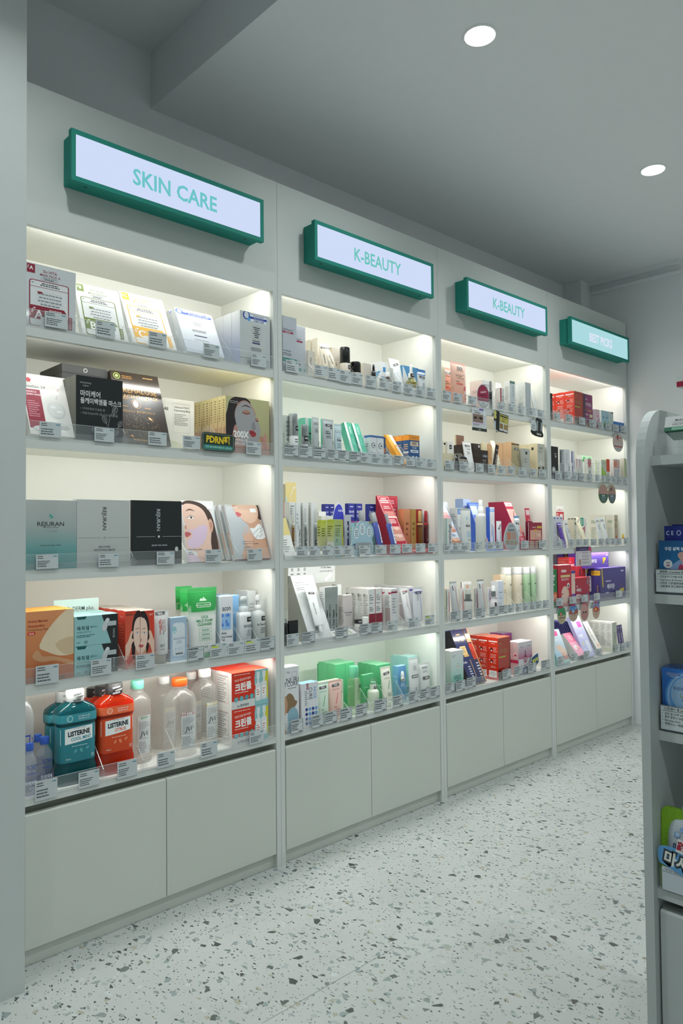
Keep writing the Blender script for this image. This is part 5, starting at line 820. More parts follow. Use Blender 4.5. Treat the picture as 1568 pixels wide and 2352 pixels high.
'greenbox': dict(c='54b27a', s='62bd86', t='8ed2a6', f=[('x', .2, .45, .8, .5, 1, 'c9ecd6', 'c')], g=('44a268', '58b47c'), sg=('58b47c', '6cc48e')),
'greenbox2': dict(c='54b27a', s='62bd86', t='8ed2a6', g=('44a268', '5cb880'), f=[T_('DAMTONE4', .3, .62, .05, 'c9ecd6', 0, 0, .8)]),
'tonerbottle': dict(p=[('bottle_body', 'frost', 'b4cc9a', [(0, .95), (.01, 1), (.62, 1), (.70, .96), (.755, .8), (.77, .66)], dict(at=(0, .68, .88), f=[('rr', .62, .82, 1.0, .92, .04, '26272b'), T_('DAMTONE4', .66, .72, .055, '5a7a5a', 0, 0, .8), ('l', .75, .34, .92, .56, .05, '3f7a4e'), ('x', .5, .22, .9, .28, 2, '5a7a5a')])), ('cap', 'soft', '72cda0', [(.77, .70), (.775, .72), (.985, .72), (1, .68)])]),
'serumpump': dict(p=[('bottle_body', 'soft', 'dde3d2', [(0, .95), (.01, 1), (.56, 1), (.62, .92), (.66, .6)], dict(at=(0, .58, .88), f=[T_('DAMTONE4', .7, .66, .07, '5a7a5a', 0, 0, .8), ('x', .4, .2, .85, .3, 2, '8a9a8a')])), ('collar', 'soft', 'e4e8dc', [(.66, .58), (.84, .56)], dict(at=(.66, .84, .5), f=[('rr', .2, .15, 1.0, .6, .1, '26272b'), ('x', .3, .3, .9, .48, 1, 'e6e6e4', 'c', .8)])), ('pump_head', 'soft', '9ad4b4', [(.84, .50), (.90, .50)]), ('over_cap', 'clear', 'eef4f0', [(.84, .60), (.98, .60), (1, .54)])]),
'creamslash': dict(c='dfdfd0', cap='e4e4d8', rc=.26, cr=.07, f=[('T', .5, .80, .66, 8), T_('DAMTONE4', .5, .66, .05, '7a8a6a', 0, 0, .8), ('l', .45, .34, .68, .58, .06, '4a9a5e'), ('x', .3, .14, .8, .24, 3, '7a8a7a', 'c')]),
'skybox': dict(c='74aede', s='84baE2'.lower(), t='a9d2ea', f=[T_('바이로임', .6, .72, .06, 'e4f0f8', 0, .01, .7)], l=[T_('이로임', .5, .70, .07, 'e4f0f8', 0, .01, .7)]),
'aquabox': dict(c='a9dcd8', s='b4e2e0', t='c9eae6', g=('98d2d0', 'b0e0dc'), f=[('x', .2, .5, .8, .6, 2, 'dff2f0')]),
'whitetubeA': dict(c='dfe2e0', cap='e6e8e6', rc=.26, cr=.05, f=[T_('바이로임', .5, .84, .03, '7a8084'), ('x', .3, .66, .7, .80, 6, '9aa0a2', 'c'), ('T', .5, .50, .72, 0), ('x', .35, .12, .65, .2, 2, '8a9092', 'c')]),
'whitetubeB': dict(c='dfe2e0', cap='e6e8e6', rc=.26, cr=.05, f=[T_('바이로임', .5, .84, .09, '3a4448', 0, .01, .8), ('x', .25, .68, .75, .76, 3, '9aa0a2', 'c'), ('T', .55, .50, .66, 0), T_('For Calm', .55, .18, .05, '5a6468', 0, .01)]),
})
# ---------------- units 3 and 4
DS.update({
'creambtl': dict(p=[('bottle_body', 'soft', 'd9cdb8', [(0, .95), (.02, 1), (.80, 1), (.92, .85), (1, .4)])]),
'coralS': dict(c='d49a8a', cap='e8a894', rc=.25, hc=.06, f=[('T', .5, .86, .7, -4), T_('JUDERMA', .42, .77, .06, '5a4a3a', -3, .01, .9), T_('CREAM', .3, .62, .04, '5a6a3a', 0, .01), ('x', .1, .54, .8, .58, 1, '5a6a3a'), ('r', .1, .44, .45, .47, 'c85a4a'), ('e', .75, .40, .20, .20, 'd65a66', 14), ('e', .72, .18, .18, .18, 'd65a66', 14), ('e', .86, .28, .14, .14, 'e6ccd0', 12)], crc='e8a090'),
'coralL': dict(c='ecc0ac', cap='f0ccbc', rc=.22, hc=.05, crc='eebfb0', zc=[(0, 'e6a892'), (.5, 'eab49e'), (1, 'efcabc')], f=[('T', .55, .86, .36, 0), T_('REJUDERMA', .55, .80, .052, '6a6a4a', 0, .005, .95), ('l', .2, .69, .9, .69, .01, 'b4907c'), T_('ATO CREAM', .42, .655, .04, '4a6a4a', 0, .01), T_('Medical Device MD', .55, .605, .036, '4a6a4a', 0, .01, .9), ('x', .2, .50, .55, .53, 1, '6a6a5a'), ('r', .22, .44, .62, .475, 'e66a5c'), ('e', .82, .34, .16, .16, 'd65a66', 14), ('e', .86, .22, .14, .14, 'c84a5a', 12), ('e', .84, .08, .13, .12, 'd65a66', 12), ('e', .74, .26, .10, .08, 'e6d4d0', 10)]),
'pinkcirc': dict(c='e2e2e0', s='e4d6d2', t='e8e6e4', sg=('dcaeb4', 'e8dcd4'), g=('dfdfe0', 'e4e4e4'), f=[('x', .2, .75, .8, .9, 2, 'a4a4a6')], l=[('e', .35, .42, .15, .15, 'd84a70', 16), ('e', .32, .18, .12, .12, 'd84a70', 14), ('x', .2, .6, .7, .7, 2, 'b49a98')]),
'wrinkle': dict(c='8a8e94', o=circ(30), f=[('p', circ(30), '787c82'), ('p', [(.5+.455*math.cos(a*math.pi/12), .5+.465*math.sin(a*math.pi/12)) for a in range(24)], 'd4dadd'), ('p', [(.5+.455*math.cos(math.radians(d)), .5+.465*math.sin(math.radians(d))) for d in range(-28, 211, 14)]+[(.1, .27)], '9a2a4c'), T_('Wrinkle &', .5, .68, .115, 'f0e4e8', 12, .015, .85), T_('Brightening', .5, .55, .10, '4a1a24', 12, .02, .85), ('x', .3, .42, .75, .47, 1, '5a1a2c', 'c'), T_('Rejuve S', .5, .20, .09, '4a5258', 10, .01, .8), ('x', .35, .09, .65, .13, 1, '7a848a', 'c')]),
'redmark': dict(c='d9dadb', s='e2e2de', f=[('r', 0, .2, .28, 1, 'a42a34'), ('t', 'IVYRIN', .62, .5, .13, '5a5f64', -90, .02)], l=[('e', .5, .48, .14, .14, 'c43a3c', 12), ('e', .5, .48, .09, .09, 'e2e2de', 10), ('x', .2, .12, .8, .3, 4, '8a8f92', 'c')]),
'greygreen': dict(c='c2cace', s='dfe2e0', t='e6e8e6', f=[('r', 0, .93, 1, 1, '5a7a74'), ('t', 'BELLAMIEL', .62, .7, .07, '7a8a90', -90), ('t', 'La', .5, .3, .16, '4a5a60', -80)], l=[('x', .15, .45, .85, .85, 10, '8a9294'), ('r', .2, .1, .5, .3, 'c9cecc')]),
'rings': dict(c='b4bcc0', s='dfe2e0', t='e8eae8', f=[('x', .2, .1, .8, .25, 2, '7a8488')], l=[('fn', 'rings', .5, .60, .28, .135, .13), ('r', .3, .12, .75, .42, 'aab2b0')]),
'plainwhitetube': dict(c='dfe3e3', cap='e8eaea', rc=.25, f=[('x', .35, .1, .65, .3, 3, '8a9296', 'c')]),
'ivorysq': dict(c='e2dfd0', s='dfdaca', f=[('rr', .2, .88, .8, .95, .06, '2c2c2c'), ('x', .3, .2, .7, .6, 8, '9a8a5a')]),
'whitesq': dict(c='e4e4e0', s='e2e0d8', f=[('rr', .28, .76, .72, .90, .06, '2c2c2c'), ('x', .32, .80, .68, .86, 1, 'e6e6e4', 'c'), ('x', .3, .3, .6, .6, 8, '9a9a90')]),
'creamtray': dict(n='tray', c='e2d9bc', s='ddd3b4', flat=1, f=[('r', 0, 0, 1, .25, '4a423a')]),
'brownpanel': dict(c='6a4630', s='e2dab8', t='c9b48a', flat=1),
'dkbrown': dict(c='3a302c', s='342b27', t='4a403c', f=[('l', 0, .7, 1, .68, .004, '5a504a')]), 'dkbrown2': dict(c='332a27', s='2e2623', t='4a403c', f=[('rr', .65, .88, .88, .96, .03, 'd4d4d0'), ('x', .2, .5, .8, .62, 3, '9a928e')]),
'dkbrown3': dict(c='362c28', s='302724', t='4a403c', f=[('rr', .30, .70, .95, .82, .06, '6a7078'), ('x', .36, .73, .9, .79, 1, 'd8dcde', 'c'), T_('Re:Ju-All', .5, .58, .08, 'd4ccc6', 0, .01, .8), ('x', .3, .45, .9, .52, 2, '9a928e')]),
'blacksign': dict(n='sign', c='26262a', o=smooth([(.0, .1), (.04, .62), (.10, .92), (.20, .95), (.28, .70), (.40, .82), (.70, .88), (.92, .80), (1.0, .5), (.96, .12), (.6, .0), (.3, .02)], 3), f=[('e', .13, .80, .05, .03, 'e4e4e4', 10, -.6), T_('한국정품인증', .62, .64, .19, 'd4ccc0', 0, .04, .8), T_('한일세요', .62, .30, .19, 'c9a068', 0, .04, .9), T_('사면', .18, .36, .22, '9a9aa0', 0, .03)]),
'tubewht': dict(c='e0e2e2', cap='e6e8e8', rc=.24, hc=.08, f=[('T', .5, .86, .68, 2), T_('Re:Ju-All', .52, .73, .055, '3a3a3a', 0, .02, .9), ('x', .25, .52, .65, .66, 4, '9a9a9a'), ('r', .45, .06, .8, .22, 'c9cdcc')]),
'creamcyl': dict(p=[('bottle_body', 'soft', 'e0d8b8', [(0, .97), (.01, 1), (.60, 1)]), ('cap', 'soft', 'dcd3b0', [(.61, .98), (.98, .98), (1, .93)])]),
'choctube': dict(c='2f2522', cap='2a211e', rc=.3, hc=.1, f=[('T', .5, .80, .8, -6, '4a423c'), name_v('HUXLEY', 'd8d0c4', .5, .42, .11, .02)]),
'ivtube': dict(c='e0dcc4', cap='e4e0cc', rc=.3, hc=.1, f=[('T', .45, .62, .7, 20), ('x', .3, .12, .8, .35, 4, 'a49c84', 'c')]),
'kraft': dict(c='c9a67e', s='dcb690', t='e4c49e', f=[('rr', .45, .9, .85, .96, .04, '5a4a34'), ('x', .3, .4, .8, .6, 3, 'a4845a')]),
'olivetube': dict(c='a49a78', cap='b4aa88', rc=.26, hc=.05, crc='6a5a44', m='foil', f=[('T', .5, .83, .6, 0), ('t', 'Re:Ju-All', .62, .55, .06, '3a3424', -90, .01)]),
'greybox': dict(c='bcbfb8', s='b0b2aa', t='c9ccc4', f=[('rr', .35, .80, .62, .90, .04, '2c2c2c'), T_('Re:Ju', .36, .64, .07, '3a3a38', 0, .01), ('x', .15, .5, .85, .58, 2, '7a7a74'), ('e', .88, .1, .06, .04, '3a3a3a', 8)]),
'ivgrey': dict(c='c4c4b8', s='dfd6b4', t='e6e0c6', f=[T_('Re:Ju-All', .5, .88, .055, '3a3a38', 0, .02, .9), ('x', .15, .72, .85, .82, 3, '8a8a82'), ('r', .05, .05, .32, .32, '3a4424'), ('r', .38, .05, .6, .36, 'b4b4a4'), ('r', .66, .05, .88, .34, '3a3428'), ('r', .08, .32, .28, .45, 'd4d4c4'), ('r', .4, .36, .56, .5, 'e4e4dc'), ('r', .68, .34, .86, .46, 'd4d0c4')], l=[('r', .4, .82, .62, .90, '3a342c')]),
'careino': dict(c='dfe2e2', s='cfd4d2', t='3a3a3c', f=[('t', 'Careinology', .58, .5, .17, '2c3236', 90, .01, .8), ('r', 0, 0, .10, 1, '4ab094'), ('x', .75, .4, .9, .6, 2, 'b4babc')]),
'trayb1': dict(c='dde4ee', s='8fa6dc', head=(-.0, 1.25, .84, 1.08), hc='a4bce6', head_f=[('p', [(.42, 1), (1, 1), (1, 0), (.6, 0)], 'e4eaf4'), T_('Rejuderma', .72, .6, .16, '5a7ab4', 0, .01, .8), T_('Red Kit', .74, .3, .18, '4a5a80', 0, .02, .8)], fin_f=[('l', .0, 0, .0, 1, .05, '7c96d8'), ('l', 1, 0, 1, 1, .05, '7c96d8'), ('fn', 'skin', .1, .70, .9, .84, 'e8b8b8', 'd49a9c'), ('x', .15, .62, .85, .68, 1, 'b4c4e0', 'c'), ('fn', 'skin', .1, .40, .9, .52, 'e0a896', 'c88878'), ('x', .15, .30, .85, .36, 2, '6a7cb0', 'c', .6), ('fn', 'skin', .12, .14, .92, .27, 'e4b49a', 'b47a5c'), ('x', .3, .04, .8, .09, 1, '4a6ab4', 'c', .6)]),
'paleblue2': dict(c='b9cbe8', s='a0b8e4', t='b0c6ea', f=[('r', 0, 0, 1, .62, 'dfe4ea')]),
'tallwh': dict(c='e0e4e2', s='e2e2da', t='e8e8e4', f=[('r', .02, .86, .98, .99, '5c8cca'), ('x', .1, .88, .9, .97, 3, 'dfe8f4', 'c'), ('l', .5, .62, .5, .74, .10, '7ab0d0'), ('x', .3, .52, .75, .57, 1, '4a5a64', 'c')], l=[('x', .15, .3, .85, .88, 12, '9a9f9c')]),
'whtube3': dict(c='dfe3e1', cap='e6e8e6', rc=.26, hc=.05, crc='c9cfd0', f=[('l', .5, .72, .5, .80, .08, '7ab0d0'), T_('바이로', .5, .66, .03, '5a6a74'), ('T', .55, .58, .46, 0), T_('Red Care', .55, .44, .03, '4a7a9a', 0, .01), ('r', .35, .30, .85, .41, 'b4cfe0'), ('x', .35, .22, .85, .26, 1, '7a8a94', 'c')]),
'trayb2': dict(c='5a80d8', s='3f66c8', th=.022, head=(0, .75, .84, 1.03), hc='5c84dc', head_f=[('x', .2, .5, .8, .8, 2, 'c9d8f4', 'c')], fin_f=[('r', .08, .75, .92, .95, 'c9dcf4'), ('fn', 'skin', .1, .50, .9, .66, 'e4b0a0', 'c48a7a'), ('r', .1, .36, .9, .44, '2f56b8'), ('fn', 'skin', .1, .16, .9, .32, 'e8c0b4', 'd09a90')], tray_f=[('r', 0, 0, 1, 1, 'b4cdf0'), ('x', .1, .3, .6, .6, 1, '7a9ad0')]),
'spray': dict(n='spray_bottle', p=[('bottle_body', 'soft', 'dfe2de', [(0, .95), (.01, 1), (.66, 1), (.71, .94), (.725, .62), (.74, .58)], dict(at=(0, .7, .9), f=[('rr', .6, .86, .9, .91, .03, 'b4b8b4'), ('l', .75, .68, .78, .80, .06, '5a9ad0'), ('x', .65, .60, .9, .64, 1, '4a5a64'), ('r', .5, .26, .95, .34, '9aaab0'), ('x', .5, .1, .9, .2, 2, '8a949a')])), ('collar', 'soft', 'eef0f0', [(.725, .58), (.86, .52), (.87, .4)]), ('spray_head', 'soft', 'f2f4f4', [(.87, .40), (.98, .38), (1, .30)])]),
'slim': dict(c='e2e5e8', s='4a76d0', t='b4cdec', f=[('r', 0, .88, 1, .96, '8ab4e4'), ('x', .2, .9, .8, .94, 1, 'e8f0f8', 'c'), ('t', 'RED BLEMISH', .4, .4, .055, '3a4a64', -90, .01), ('r', .6, .1, .75, .5, '6a94d8')]),
'blutop': dict(c='dfe3e8', s='e2e6ea', t='b4cfe8', f=[('r', 0, .84, 1, 1, 'a9c6e6'), ('l', .5, .6, .5, .72, .1, '5a9ad0'), ('x', .3, .5, .8, .55, 1, '3a4a5a', 'c')], l=[('r', 0, .84, 1, 1, 'a9c6e6'), ('x', .15, .55, .8, .75, 4, '6a6aa4')]),
'trayr2': dict(c='c4344c', s='a8244a', fin_f=[('r', .05, .90, .95, .985, 'e8e0e0'), T_('$19,900', .5, .935, .05, 'c43a4c', 0, .02, .7), ('r', 0, .62, 1, .84, 'f0c4bc'), ('l', .5, .66, .9, .80, .08, 'b45a5a'), ('fn', 'skin', .0, .34, 1, .62, 'ecc4b8', 'd8988c'), ('x', .1, .24, .9, .32, 3, 'f4e0e4', 'c', .6), ('x', .1, .10, .9, .22, 4, 'f0c8d0', 'c', .6)]),
'smallt': dict(c='e0e4e6', cap='e6eaec', rc=.24, f=[('T', .5, .72, .8, 50), ('t', 'RED BLEMISH', .5, .3, .07, '3a5ab0', -90, .01)]),
'bluecr2': dict(c='dfe4e8', cap='e4e8ea', rc=.26, hc=.4, crc='8ab8dc', cr=.2, f=[('T', .5, .62, .7, -8), ('x', .35, .2, .65, .35, 2, '8a949a', 'c')]),
'glow': dict(c='aeb6bc', o=[(.5+(.5-.12*max(0, math.sin(2*math.pi*k/28)))*math.cos(2*math.pi*k/28), .42+(.42 if math.sin(2*math.pi*k/28) < 0 else .58)*math.sin(2*math.pi*k/28)) for k in range(28)], f=[('x', .3, .84, .7, .9, 1, '5a6a74', 'c'), T_('Glow Shot 1500', .5, .73, .085, '2c343c', 0, .03, .68), ('r', .2, .38, .48, .66, 'c88468'), ('r', .52, .38, .82, .66, 'b4988c'), ('r', .12, .29, .36, .35, '8a8440'), ('r', .40, .28, .64, .34, '8a8440'), ('r', .68, .27, .92, .33, '8a8440'), ('r', .14, .22, .36, .27, 'b47a50'), ('r', .40, .21, .62, .26, 'b47a50'), ('r', .66, .20, .88, .25, 'b47a50'), ('x', .3, .04, .8, .14, 2, '7a848c', 'c')]),
'redstick': dict(n='sachet', c='b8304c', cap='b8304c', rc=.2, hc=.05, f=[('r', .1, .82, .9, .95, 'd8c4c8'), ('t', 'MINERAL PDRN', .5, .5, .06, 'e4b4c0', -88, .01)]),
'redcard': dict(c='9c2440', f=[T_('MINERAL PDRN', .42, .82, .05, 'f0e4e8', 0, .03, .7), ('r', .62, .78, .97, .87, 'd8b04a'), ('r', .12, .36, .92, .72, 'dca692'), ('l', .5, .46, .52, .56, .02, 'b47a6a'), ('fn', 'skin', .55, .36, .92, .6, 'e4b8a6', 'd8a494'), ('r', .42, .68, .62, .75, 'e0a83a'), ('x', .08, .04, .5, .32, 4, 'd8c49a', 'l', .6), ('x', .52, .04, .95, .32, 4, 'd8c49a', 'l', .6)]),
'redcardb': dict(c='a02a46'),
})
for k_, st, lid in (('stripeA', 'c84a54', 'e89a90'), ('stripeB', 'd85a44', 'e87a84'), ('stripeC', 'b43a8a', 'dc9ac4'), ('stripeD', '8a4a9a', 'e08ac0')):
    DS[k_] = dict(c='e0e2e0', s='e0dcd8', t=lid, f=[('r', .62, .05, .80, .92, st), ('x', .2, .5, .5, .8, 6, 'a4a4a4')], l=[('r', .8, .0, 1, .95, '3a5a3a' if k_ in ('stripeA', 'stripeC') else 'd8d4d0'), ('r', .4, 0, .5, 1, 'a4b45a' if k_ == 'stripeA' else 'd8d4d0')])
def shamp(c, c2, a, b): return dict(p=[('bottle_body', 'soft', c, [(0, .96), (.01, 1), (.80, 1), (.825, .96)], dict(zc=[(0, c2), (.8, c)], at=(0, .8, .88), f=[T_(a, .72, .76, .06, '2c3430', 0, .03, .8), ('x', .6, .50, .95, .60, 2, '5a625e', 'c'), ('x', .65, .38, .9, .42, 1, '5a625e', 'c'), ('x', .55, .12, .95, .18, 2, '5a625e', 'c')])), ('cap', 'soft', 'e8eaea', [(.825, .90), (.84, .98), (.90, .96), (.93, .90), (.985, .98), (1, .96)])])
DS.update({'shampC': shamp('e4e0cc', 'd8cfb8', 'Morcilo', 1), 'shampC2': shamp('e6dccb', 'dccdb8', 'Morcilo', 1), 'shampG': shamp('b4d2b0', '94bc90', 'Morcilo', 1),
'silred': dict(c='c2c6c8', m='foil', cap='d4d4d4', rc=.25, crc='a4aaac', f=[('t', 'TESTER', .30, .80, .045, '2a2b2e', -90, .06), ('l', .62, .88, .62, .35, .04, 'b42a3c'), ('l', .62, .35, .85, .02, .04, 'b42a3c'), ('t', 'FULLAXYL', .78, .72, .04, '8a4a5a', -90, .01)]),
'silorg': dict(c='c2c6c8', m='foil', cap='d4d4d4', rc=.25, crc='8a9092', f=[('t', 'TESTER', .25, .80, .045, '26322c', -90, .06), ('l', .68, .88, .62, .35, .05, 'e06a3a'), ('l', .62, .35, .85, .02, .05, 'e06a3a')]),
'openblk': dict(c='dfe0de', s='2c2e2c', t='e2d8dc', f=[('r', .5, .8, .7, .9, 'e0844a'), ('x', .4, .4, .8, .7, 4, 'a4a4a4')]),
'clearcap': dict(p=[('bottle_body', 'soft', 'd8dad8', [(0, .96), (.01, 1), (.50, 1), (.52, .98)]), ('ring', 'metal', '8a9092', [(.52, 1), (.56, 1)]), ('pump_collar', 'metal', '9aa0a2', [(.56, .62), (.72, .62)]), ('pump_head', 'soft', 'f0f0ee', [(.72, .5), (.86, .48)]), ('over_cap', 'clear', 'f0f2f0', [(.56, .86), (.98, .82), (1, .76)])]),
'smalldisp': dict(p=[('bottle_body', 'soft', 'e2e0e2', [(0, .95), (.01, 1), (.40, 1), (.50, .9), (.56, .72), (.60, .72), (.61, .84), (.63, .84)], dict(at=(0, .5, .9), f=[('rr', .15, .15, .38, .9, .06, '3a2a38'), ('x', .2, .3, .34, .8, 1, 'e4e4e4'), ('t', 'ELESION', .84, .5, .16, '5a5a60', -90, .02)])), ('collar', 'metal', '9a9ea0', [(.63, .54), (.82, .52)]), ('pump_head', 'soft', 'eef0f0', [(.82, .44), (.98, .40), (1, .3)])]),
'lilac': dict(c='cdd6e4', s='dcdfe8', t='e8eaf0', f=[T_('Morcilo', .5, .66, .055, '4a5a64', 0, .02, .8), ('x', .2, .46, .8, .52, 2, '8a9aa4', 'c'), ('x', .3, .3, .7, .34, 1, '8a9aa4', 'c')]),
'peach': dict(c='e2d8c4', s='e8ccaa', t='ecd4b4', f=[T_('Morcilo', .6, .76, .04, '4a5a50', 0, .02), ('x', .3, .5, .9, .6, 2, '9a9a8a', 'c')]),
'aquawave': dict(c='a9d8cc', s='b4cfc9', t='e2e6e4', g=('86cdb8', 'b8dcd2'), sg=('a4cabf', 'd8dedc'), f=[('r', 0, .60, 1, 1, 'c9dcd9', None, 'dfe4e4'), ('r', 0, .3, 1, .60, 'a0d4c6', None, 'c9dcd9'), ('e', .56, .60, .17, .17, '9fcfc9', 18), ('e', .56, .60, .12, .12, 'e4e8e6', 16), ('e', .56, .60, .06, .06, 'c9a470', 10), T_('티타민', .5, .34, .12, '2c6a70', 0, .03, .9), ('x', .3, .24, .75, .28, 1, '2c6a70', 'c'), ('x', .1, .84, .4, .9, 2, '8a9496'), ('p', smooth([(.0, .0), (.0, .12), (.25, .18), (.5, .16), (.8, .13), (1, .17), (1, .0)], 3), '8a9698')]),
'navygold': dict(c='222a58', s='1a1c28', t='2a3268', m='gloss', f=[('x', .3, .88, .7, .93, 1, 'd8b87a', 'c'), T_('미녹젠', .52, .81, .085, 'dcbc82', 0, .03, .9), ('r', .25, .52, .72, .68, 'dcc08a'), ('x', .3, .54, .67, .66, 4, '7a6234', 'c'), ('r', .35, .48, .75, .515, 'd0a860'), T_('어드밴스', .2, .38, .04, 'dfe2ec', 0, .02), ('r', .68, .08, .72, .42, 'c9a85a'), ('x', .3, .10, .55, .32, 5, 'c9cde0', 'c')]),
'navycopper': dict(c='2a2c50', s='a4744c', t='b47c50', m='gloss', f=[('r', .80, 0, 1, 1, 'c48a60'), ('r', .0, .74, .8, .90, 'd0a47c'), ('r', 0, .42, .8, .72, 'b43a30'), ('l', .05, .6, .5, .5, .08, '2c1a1c'), ('x', .1, .12, .7, .38, 5, 'c9cde0', 'c'), ('l', .3, .03, .5, .2, .08, 'c9a85a')]),
'reddye': dict(c='c4281c', s='d2301e', t='dc6a4c', m='gloss', g=('b0241c', 'a83c24'), sg=('c82c1e', 'd83a26'), f=[('p', [(.62, 0), (.95, .22), (1, .0)], '1c1412'), ('p', [(0, 0), (0, .26), (.5, .14), (.62, 0)], '201814'), ('p', smooth([(.70, .0), (.90, .25), (.94, .6), (1.0, .95), (1.02, .0)], 3), '2c1612'), T_('비겐', .2, .86, .045, 'c8a070', 0, .02), T_('이지엔G', .42, .68, .11, 'a87a3c', 0, .02, .9), ('r', .05, .53, .62, .56, 'a8b43a'), ('x', .1, .40, .5, .45, 1, 'a8402c'), ('r', .1, .08, .45, .16, '8a7a5a')], l=[('fn', 'dye')], tp=[('e', .5, .5, .3, .3, 'c04a34', 16)]),
'magdye': dict(c='7c2070', s='8a2478', t='9c6ab0', m='gloss', f=[('r', .0, .0, 1, .4, 'b02a84')]),
'magdye2': dict(c='8c2266', s='6a1a58', t='7a2a6a', m='gloss', f=[('r', 0, 0, .25, 1, '4c1440'), T_('비겐', .3, .84, .05, 'ecdce4', 0, .02), T_('이지엔G', .55, .69, .12, 'dfc8d4', 0, .02, .85), ('r', .15, .50, .5, .54, '8a5a3a'), ('r', .5, .48, .85, .52, 'd0a44a'), T_('Mood', .35, .38, .07, 'ecdce4', 0, .02), ('r', .65, .30, .95, .40, 'd8d0a0')]+[('e', .72, .04, .40-.09*i, .22-.05*i, ('d0b060', '9c2a70')[i % 2], 18) for i in range(4)]),
'hairroot': dict(c='dcd8da', s='dfd4d6', t='e8e6e6', g=('d8d8da', 'd4d2d4'), f=[('r', .0, .48, 1, .78, 'b8688a', None, 'c9b4c0'), ('r', .0, .78, 1, .9, 'c9b4c0', None, 'd4d2d4'), ('e', .5, .47, .13, .16, 'a42450', 18), ('e', .5, .46, .08, .10, 'e4d0d6', 14), ('l', .5, .40, .5, .72, .05, '2c2c30'), T_('5% Minoxyl', .75, .86, .05, '3a3438', 0, .01, .8), ('x', .15, .82, .4, .88, 2, '8a8488'), ('x', .3, .22, .8, .28, 1, 'a44a6a', 'c')], l=[('r', 0, .36, 1, .46, 'c83a68'), ('r', .15, .50, .8, .70, 'ecdce0'), ('e', .5, .6, .2, .12, 'a42450', 12), ('x', .2, .08, .5, .16, 2, '5a4448')]),
'bluesign': dict(n='sign', c='1c4c7c', o=[(.0, .0), (.02, .40), (.30, .46), (.52, .56), (.56, .82), (.78, .94), (.96, 1.0), (1, .5), (.80, .30), (.56, .22), (.50, .12), (.2, .02)], f=[T_('가는머리', .29, .26, .19, 'e2ecf0', 14, .05, .95), T_('탈모약', .78, .64, .22, 'd8dc4a', 12, .05, .9)]),
'blackthin': dict(c='1e1e20', s='1a1a1c', f=[('x', .2, .2, .8, .8, 8, '8a8a8c')]),
'pinkwash': dict(c='e0c4cc', s='e4e4e4', t='8ac4e0', f=[('t', 'Lys', .5, .68, .16, 'c83a70', 0, .02), ('p', smooth([(.0, .1), (.3, .16), (.7, .35), (1, .55), (1, .3), (.6, .1), (.1, .0)], 3), 'd83a70'), ('l', .3, .3, 1, .6, .06, '5a8ac0')]),
'bluewash': dict(c='a9ccd6', s='e2e6e6', t='e4e8e8', f=[T_('Lys', .5, .68, .16, '2c6a9a', 0, .02), ('p', smooth([(.0, .04), (.3, .16), (.7, .35), (1, .5), (1, .3), (.6, .1), (.1, .0)], 3), '4aa04a'), ('p', smooth([(.0, .0), (.2, .14), (.5, .22), (.3, .04)], 3), '2c5a9a')]),
'slimgrey': dict(c='c4d4d2', s='e2e4e2', t='3a4a3c', f=[('r', .6, .92, 1, 1, '2c4a34'), ('e', .5, .70, .05, .05, 'b43a3a', 8), T_('Lacto', .6, .32, .07, '3a4a54', 0, .03)]),
'flatblue': dict(c='3f7cc8', s='3a74c0', t='4a88d0', f=[('x', .25, .2, .9, .5, 1, 'a9cbe8', 'c')]),
'black33': dict(c='17191a', s='24221e', t='1c1e1f', f=[T_('33', .62, .70, .09, 'dfe2e0', 0, .03), ('x', .4, .76, .9, .8, 1, 'c9cccb'), ('e', .32, .28, .24, .24, 'c4c8c8', 20), ('e', .32, .28, .18, .18, '17191a', 18), ('e', .32, .28, .15, .15, 'e4e6e4', 16), T_('1', .32, .28, .08, '17191a', 0, .03), ('x', .5, .12, .9, .2, 2, '9a9c9c')]),
'greyb': dict(c='9ca4a6', s='dfe2e2', f=[('r', 0, .55, .25, .95, '2c3436'), ('t', 'Dentiste', .68, .74, .13, 'e2e6e6', 90, .02)]),
'wnavy': dict(c='e0e3e6', s='dfe1e3', t='e8eaec', f=[('t', 'Anycon', .78, .28, .17, '2c3c58', 90, .02), ('x', .2, .5, .5, .9, 8, 'a9adb4')]),
'wnavy2': dict(c='dcdee8', s='dfe1e6', f=[('r', 0, .6, .3, 1, '3c4688'), ('t', 'Anycon', .2, .28, .14, '2c3668', 90, .03), ('r', .85, .4, 1, .7, '6a6ab0')]),
'wpink': dict(c='e4e2e0', s='e0dedc', t='e8e8e4', f=[('r', 0, .62, .12, 1, 'd84a4a'), ('x', .5, .3, .8, .6, 4, 'a4a4a0')]),
'wleaf': dict(c='dfe6e0', s='e4e2e0', t='e6eae6', f=[('r', 0, .74, 1, 1, 'c2e4ca'), ('p', [(.2, .78), (.45, .96), (.75, .92), (.7, .78)], '3aae4a'), ('p', [(.3, .78), (.5, .88), (.6, .78)], '2a8a3a')]),
'wflower': dict(c='dfe0dd', s='dcdcd6', t='e6e6e4', f=[('r', .0, .62, 1, .98, 'd0a4a4'), ('fn', 'flower', .5, .80, .45, 'b82444'), ('t', '비타센', .55, .30, .14, '3a3a3c', -90, .02)], l=[('x', .1, .1, .9, .95, 14, '9a9a96')]),
'wflower2': dict(c='d8dade', s='e4dedc', t='e6e6e4', f=[('r', .0, .64, 1, .96, 'dca48c'), ('fn', 'flower', .5, .80, .45, 'c8502c'), ('x', .2, .05, .8, .6, 9, '6a6a70')], l=[('t', '비타센', .5, .3, .08, 'd0504a', -90)]),
'wviolet': dict(c='dcdade', s='5a4a84', f=[('r', .0, .64, .8, .96, 'dcb0a4'), ('x', .1, .1, .7, .6, 9, '6a6a70')]),
